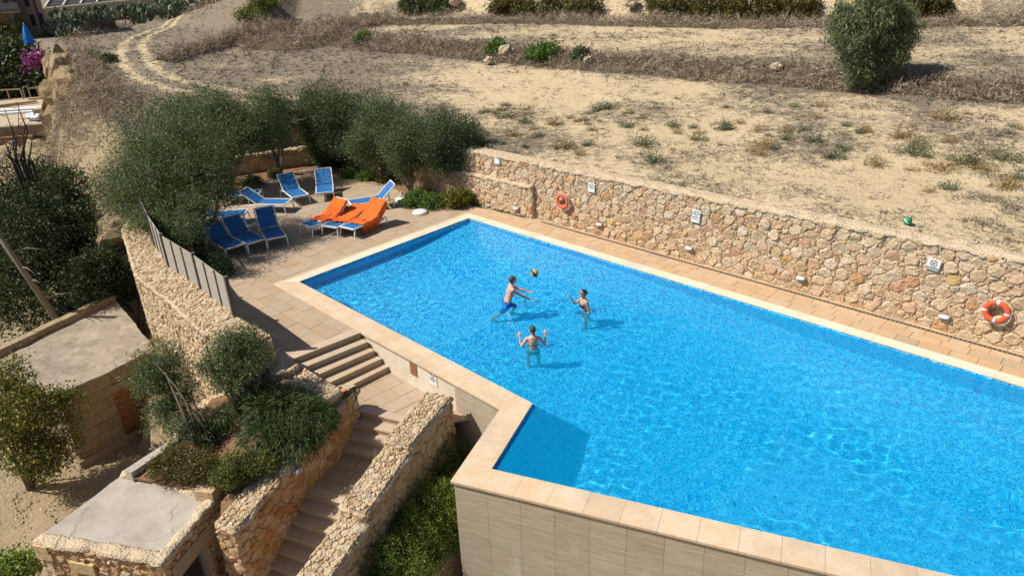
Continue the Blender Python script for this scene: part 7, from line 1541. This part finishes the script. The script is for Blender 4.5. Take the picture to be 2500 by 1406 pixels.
    for s, key in ((-1, 'armL'), (1, 'armR')):
        S = up(s * (sh - 0.005), -0.005, 1.405); el, wr, palm = pose[key]; E = S + Vector(el).normalized() * 0.29 * k; Wp = E + Vector(wr).normalized() * 0.25 * k
        mb.tube([tuple(up(s * (sh - 0.07), -0.01, 1.40)), tuple(S), tuple(S + (E - S) * 0.45), tuple(E), tuple(E + (Wp - E) * 0.35), tuple(Wp)], [x * k * (0.88 if female else 1.05) for x in (0.055, 0.056, 0.046, 0.036, 0.038, 0.025)], 12)
        hand(Wp, Vector(wr), palm, s)
    # legs
    for s, key in ((-1, 'legL'), (1, 'legR')):
        T = hip + Vector((s * 0.088 * k, 0, -0.05 * k)); th, shn = pose[key]; Kn = T + Vector(th).normalized() * 0.42 * k; An = Kn + Vector(shn).normalized() * 0.40 * k
        mb.tube([tuple(T + Vector((0, 0, 0.05 * k))), tuple(T), tuple(T + (Kn - T) * 0.5), tuple(Kn), tuple(Kn + (An - Kn) * 0.3), tuple(An)], [x * k for x in (0.085, 0.088, 0.072, 0.052, 0.055, 0.036)], 12)
        ft = Vector((Vector(shn).x * 0.2, 1, -0.35 if pose.get('tip') == key else -0.05)).normalized(); mb.tube([tuple(An - ft * 0.05 * k + Vector((0, 0, -0.04 * k))), tuple(An + ft * 0.08 * k + Vector((0, 0, -0.045 * k))), tuple(An + ft * 0.18 * k + Vector((0, 0, -0.055 * k)))], [0.032 * k, 0.034 * k, 0.022 * k], 10)
    body = fused(mb, 'body', skin, t)
    # clothing
    cm_ = MB(); e = 0.010
    if not female:
        ell_loft(cm_, [(up(0, 0, z), (a + e) * k, (b + e) * k, sx, fy) for z, a, b in ((0.82, hp * 0.95, 0.115), (0.92, hp, 0.12), (1.0, hp * 0.93, 0.112))])
        for s, key in ((-1, 'legL'), (1, 'legR')):
            T = hip + Vector((s * 0.088 * k, 0, -0.05 * k)); d = Vector(pose[key][0]).normalized(); cm_.tube([tuple(T + Vector((0, 0, 0.05 * k))), tuple(T + d * 0.12 * k), tuple(T + d * 0.34 * k)], [0.097 * k, 0.098 * k, 0.092 * k], 14)
        fused(cm_, 'swim_shorts', cloth[0], t)
    else:
        ell_loft(cm_, [(up(0, -0.004, z), (a + 0.006) * k, (b + 0.007) * k, sx, fy) for z, a, b in ((0.80, hp * 0.80, 0.098), (0.86, hp * 0.96, 0.112), (0.92, hp, 0.121), (0.965, hp * 0.96, 0.118))]); fused(cm_, 'bikini_bottom', cloth[0], t)
        if len(cloth) > 2:
            c3 = MB(); ell_loft(c3, [(up(0, 0, z), (a + 0.008) * k, (b + 0.009) * k, sx, fy) for z, a, b in ((0.955, hp * 0.97, 0.117), (1.0, hp * 0.88, 0.108), (1.045, hp * 0.80, 0.103))]); fused(c3, 'patterned_band', cloth[2], t)
        c2 = MB()
        for s in (-1, 1):
            ell_loft(c2, [(up(s * 0.065, 0.075 + y, 1.26 + dz), a * k, b * k, sx, Rm @ Vector((0, 0, 1))) for y, dz, a, b in ((0.0, 0.0, 0.062, 0.062), (0.045, -0.005, 0.056, 0.056), (0.075, -0.01, 0.026, 0.026))], 12); c2.tube([tuple(up(s * 0.07, 0.115, 1.30)), tuple(up(s * 0.075, 0.06, 1.42)), tuple(up(s * 0.06, -0.03, 1.475))], 0.009 * k, 6)
        pts = [tuple(up((sh - 0.022) * math.cos(q), 0.122 * math.sin(q), 1.23)) for q in np.linspace(math.pi, 2 * math.pi, 13)]; c2.tube(pts, 0.010 * k, 6); fused(c2, 'bikini_top', cloth[1], t)
    # hair
    hm = MB(); ell_loft(hm, [(hc + hu * (z * k) + hf * (y * k), a * k, b * k, hs_, hf) for z, y, a, b in ((-0.075, -0.055, 0.05, 0.04), (-0.03, -0.040, 0.073, 0.063), (0.02, -0.032, 0.080, 0.075), (0.055, -0.016, 0.081, 0.092), (0.09, -0.010, 0.070, 0.088), (0.118, -0.012, 0.042, 0.052))], 14)
    if pose.get('bun'): b = hc + hf * (-0.10 * k) + hu * (pose['bun'] * k); ell_loft(hm, [(b + hu * (z * k), r_ * k, r_ * k, hs_, hf) for z, r_ in ((-0.045, 0.015), (-0.02, 0.042), (0.01, 0.048), (0.04, 0.02))], 12)
    fused(hm, 'hair', pose['hair'], t)
    g2 = MB()
    for s in (-1, 1): ell_loft(g2, [(hc + hf * ((0.083 + y) * k) + hs_ * (s * 0.033 * k) + hu * 0.022 * k, a * k, a * 0.75 * k, hs_, hu) for y, a in ((0.0, 0.028), (0.012, 0.028), (0.018, 0.018))], 10); g2.tube([tuple(hc + hf * 0.09 * k + hs_ * (s * 0.06 * k) + hu * 0.028 * k), tuple(hc + hs_ * (s * 0.083 * k) + hu * 0.028 * k)], 0.005 * k, 5)
    g2.tube([tuple(hc + hf * 0.098 * k - hs_ * 0.02 * k + hu * 0.026 * k), tuple(hc + hf * 0.098 * k + hs_ * 0.02 * k + hu * 0.026 * k)], 0.005 * k, 5); g2.build('sunglasses', flat('dark_lens', (0.02, 0.02, 0.022), 0.15, 0.6), t, True)
    for c in t.children: c.cycles.is_caustics_receiver = True
    return t
sk1, sk2, sk3 = mat_skin('sunburnt_skin', (0.64, 0.34, 0.235)), mat_skin('tanned_skin', (0.56, 0.31, 0.195)), mat_skin('light_tan_skin', (0.66, 0.39, 0.27))
hair1, hair2, hair3 = flat('brown_hair', (0.10, 0.06, 0.04), 0.6), flat('dark_brown_hair', (0.045, 0.025, 0.018), 0.5), flat('chestnut_hair', (0.09, 0.045, 0.025), 0.55)
def mat_print():
    n = N('black_white_print', 0.8, 0.2); v = n.voro(45.0, n.co('Object')); n.color(n.ramp(v, [(0.38, (0.03, 0.03, 0.035)), (0.46, (0.55, 0.50, 0.42))], 'CONSTANT')); return n.done()
def mat_shorts():
    n = N('blue_print_shorts', 0.7, 0.2); v = n.voro(22.0, n.co('Object')); n.color(n.ramp(v, [(0.3, (0.01, 0.12, 0.50)), (0.5, (0.02, 0.25, 0.70)), (0.6, (0.01, 0.06, 0.25))])); return n.done()
blk, nvy = flat('black_lycra', (0.012, 0.012, 0.015), 0.5), flat('navy_lycra', (0.02, 0.02, 0.05), 0.5)
def foot(px_, py_): p = P(px_, py_, WATER_Z); return (p[0], p[1], floor_z(p[0], p[1]) + 0.0)
# the man strikes the ball, facing right; he leans forward with straight arms low
fm = foot(1240, 745); person('man in blue swim shorts and sunglasses, arms stretched forward under the ball', (fm[0] - 0.02, fm[1], fm[2] - 0.05), R(-90 + 12), 1.80,
    dict(lean=0.30, head=(0.1, 0.35), armL=((-0.05, 0.80, -0.55), (0.30, 0.90, -0.28), (0, 0.2, 1)), armR=((0.05, 0.75, -0.62), (-0.10, 0.85, -0.55), (0, 0.2, 1)), legL=((-0.10, 0.64, -0.76), (-0.02, -0.38, -0.92)), legR=((0.12, -0.52, -0.83), (0.05, -0.68, -0.72)), tip='legR', hair=hair1), sk1, False, (mat_shorts(),))
fw2 = foot(1302, 848); person('woman seen from behind with raised hands, black bikini and patterned waistband', (fw2[0], fw2[1], fw2[2] + 0.01), R(4), 1.68,
    dict(lean=0.04, head=(0.0, 0.15), armL=((-0.55, 0.05, -0.84), (-0.06, 0.40, 0.90), (0, 1, 0.2)), armR=((0.55, 0.05, -0.84), (0.06, 0.40, 0.90), (0, 1, 0.2)), legL=((-0.12, 0.10, -0.98), (0.0, -0.10, -0.99)), legR=((0.12, 0.12, -0.98), (0.02, -0.12, -0.99)), hair=hair3, bun=-0.03), sk3, True, (blk, blk, mat_print()))
fw3 = foot(1430, 756); person('woman with dark hair bun and sunglasses, one hand raised towards the ball', (fw3[0], fw3[1], fw3[2] + 0.0), R(108), 1.66,
    dict(lean=0.12, head=(0.0, 0.2), armR=((0.35, 0.65, -0.70), (0.05, 0.45, 0.88), (0.2, 1, 0)), armL=((-0.25, -0.20, -0.95), (0.05, 0.62, -0.70), (1, 0, 0)), legL=((-0.15, 0.20, -0.97), (0, -0.05, -1)), legR=((0.15, -0.22, -0.95), (0.05, -0.30, -0.95)), hair=hair2, bun=0.02), sk2, True, (nvy, nvy))
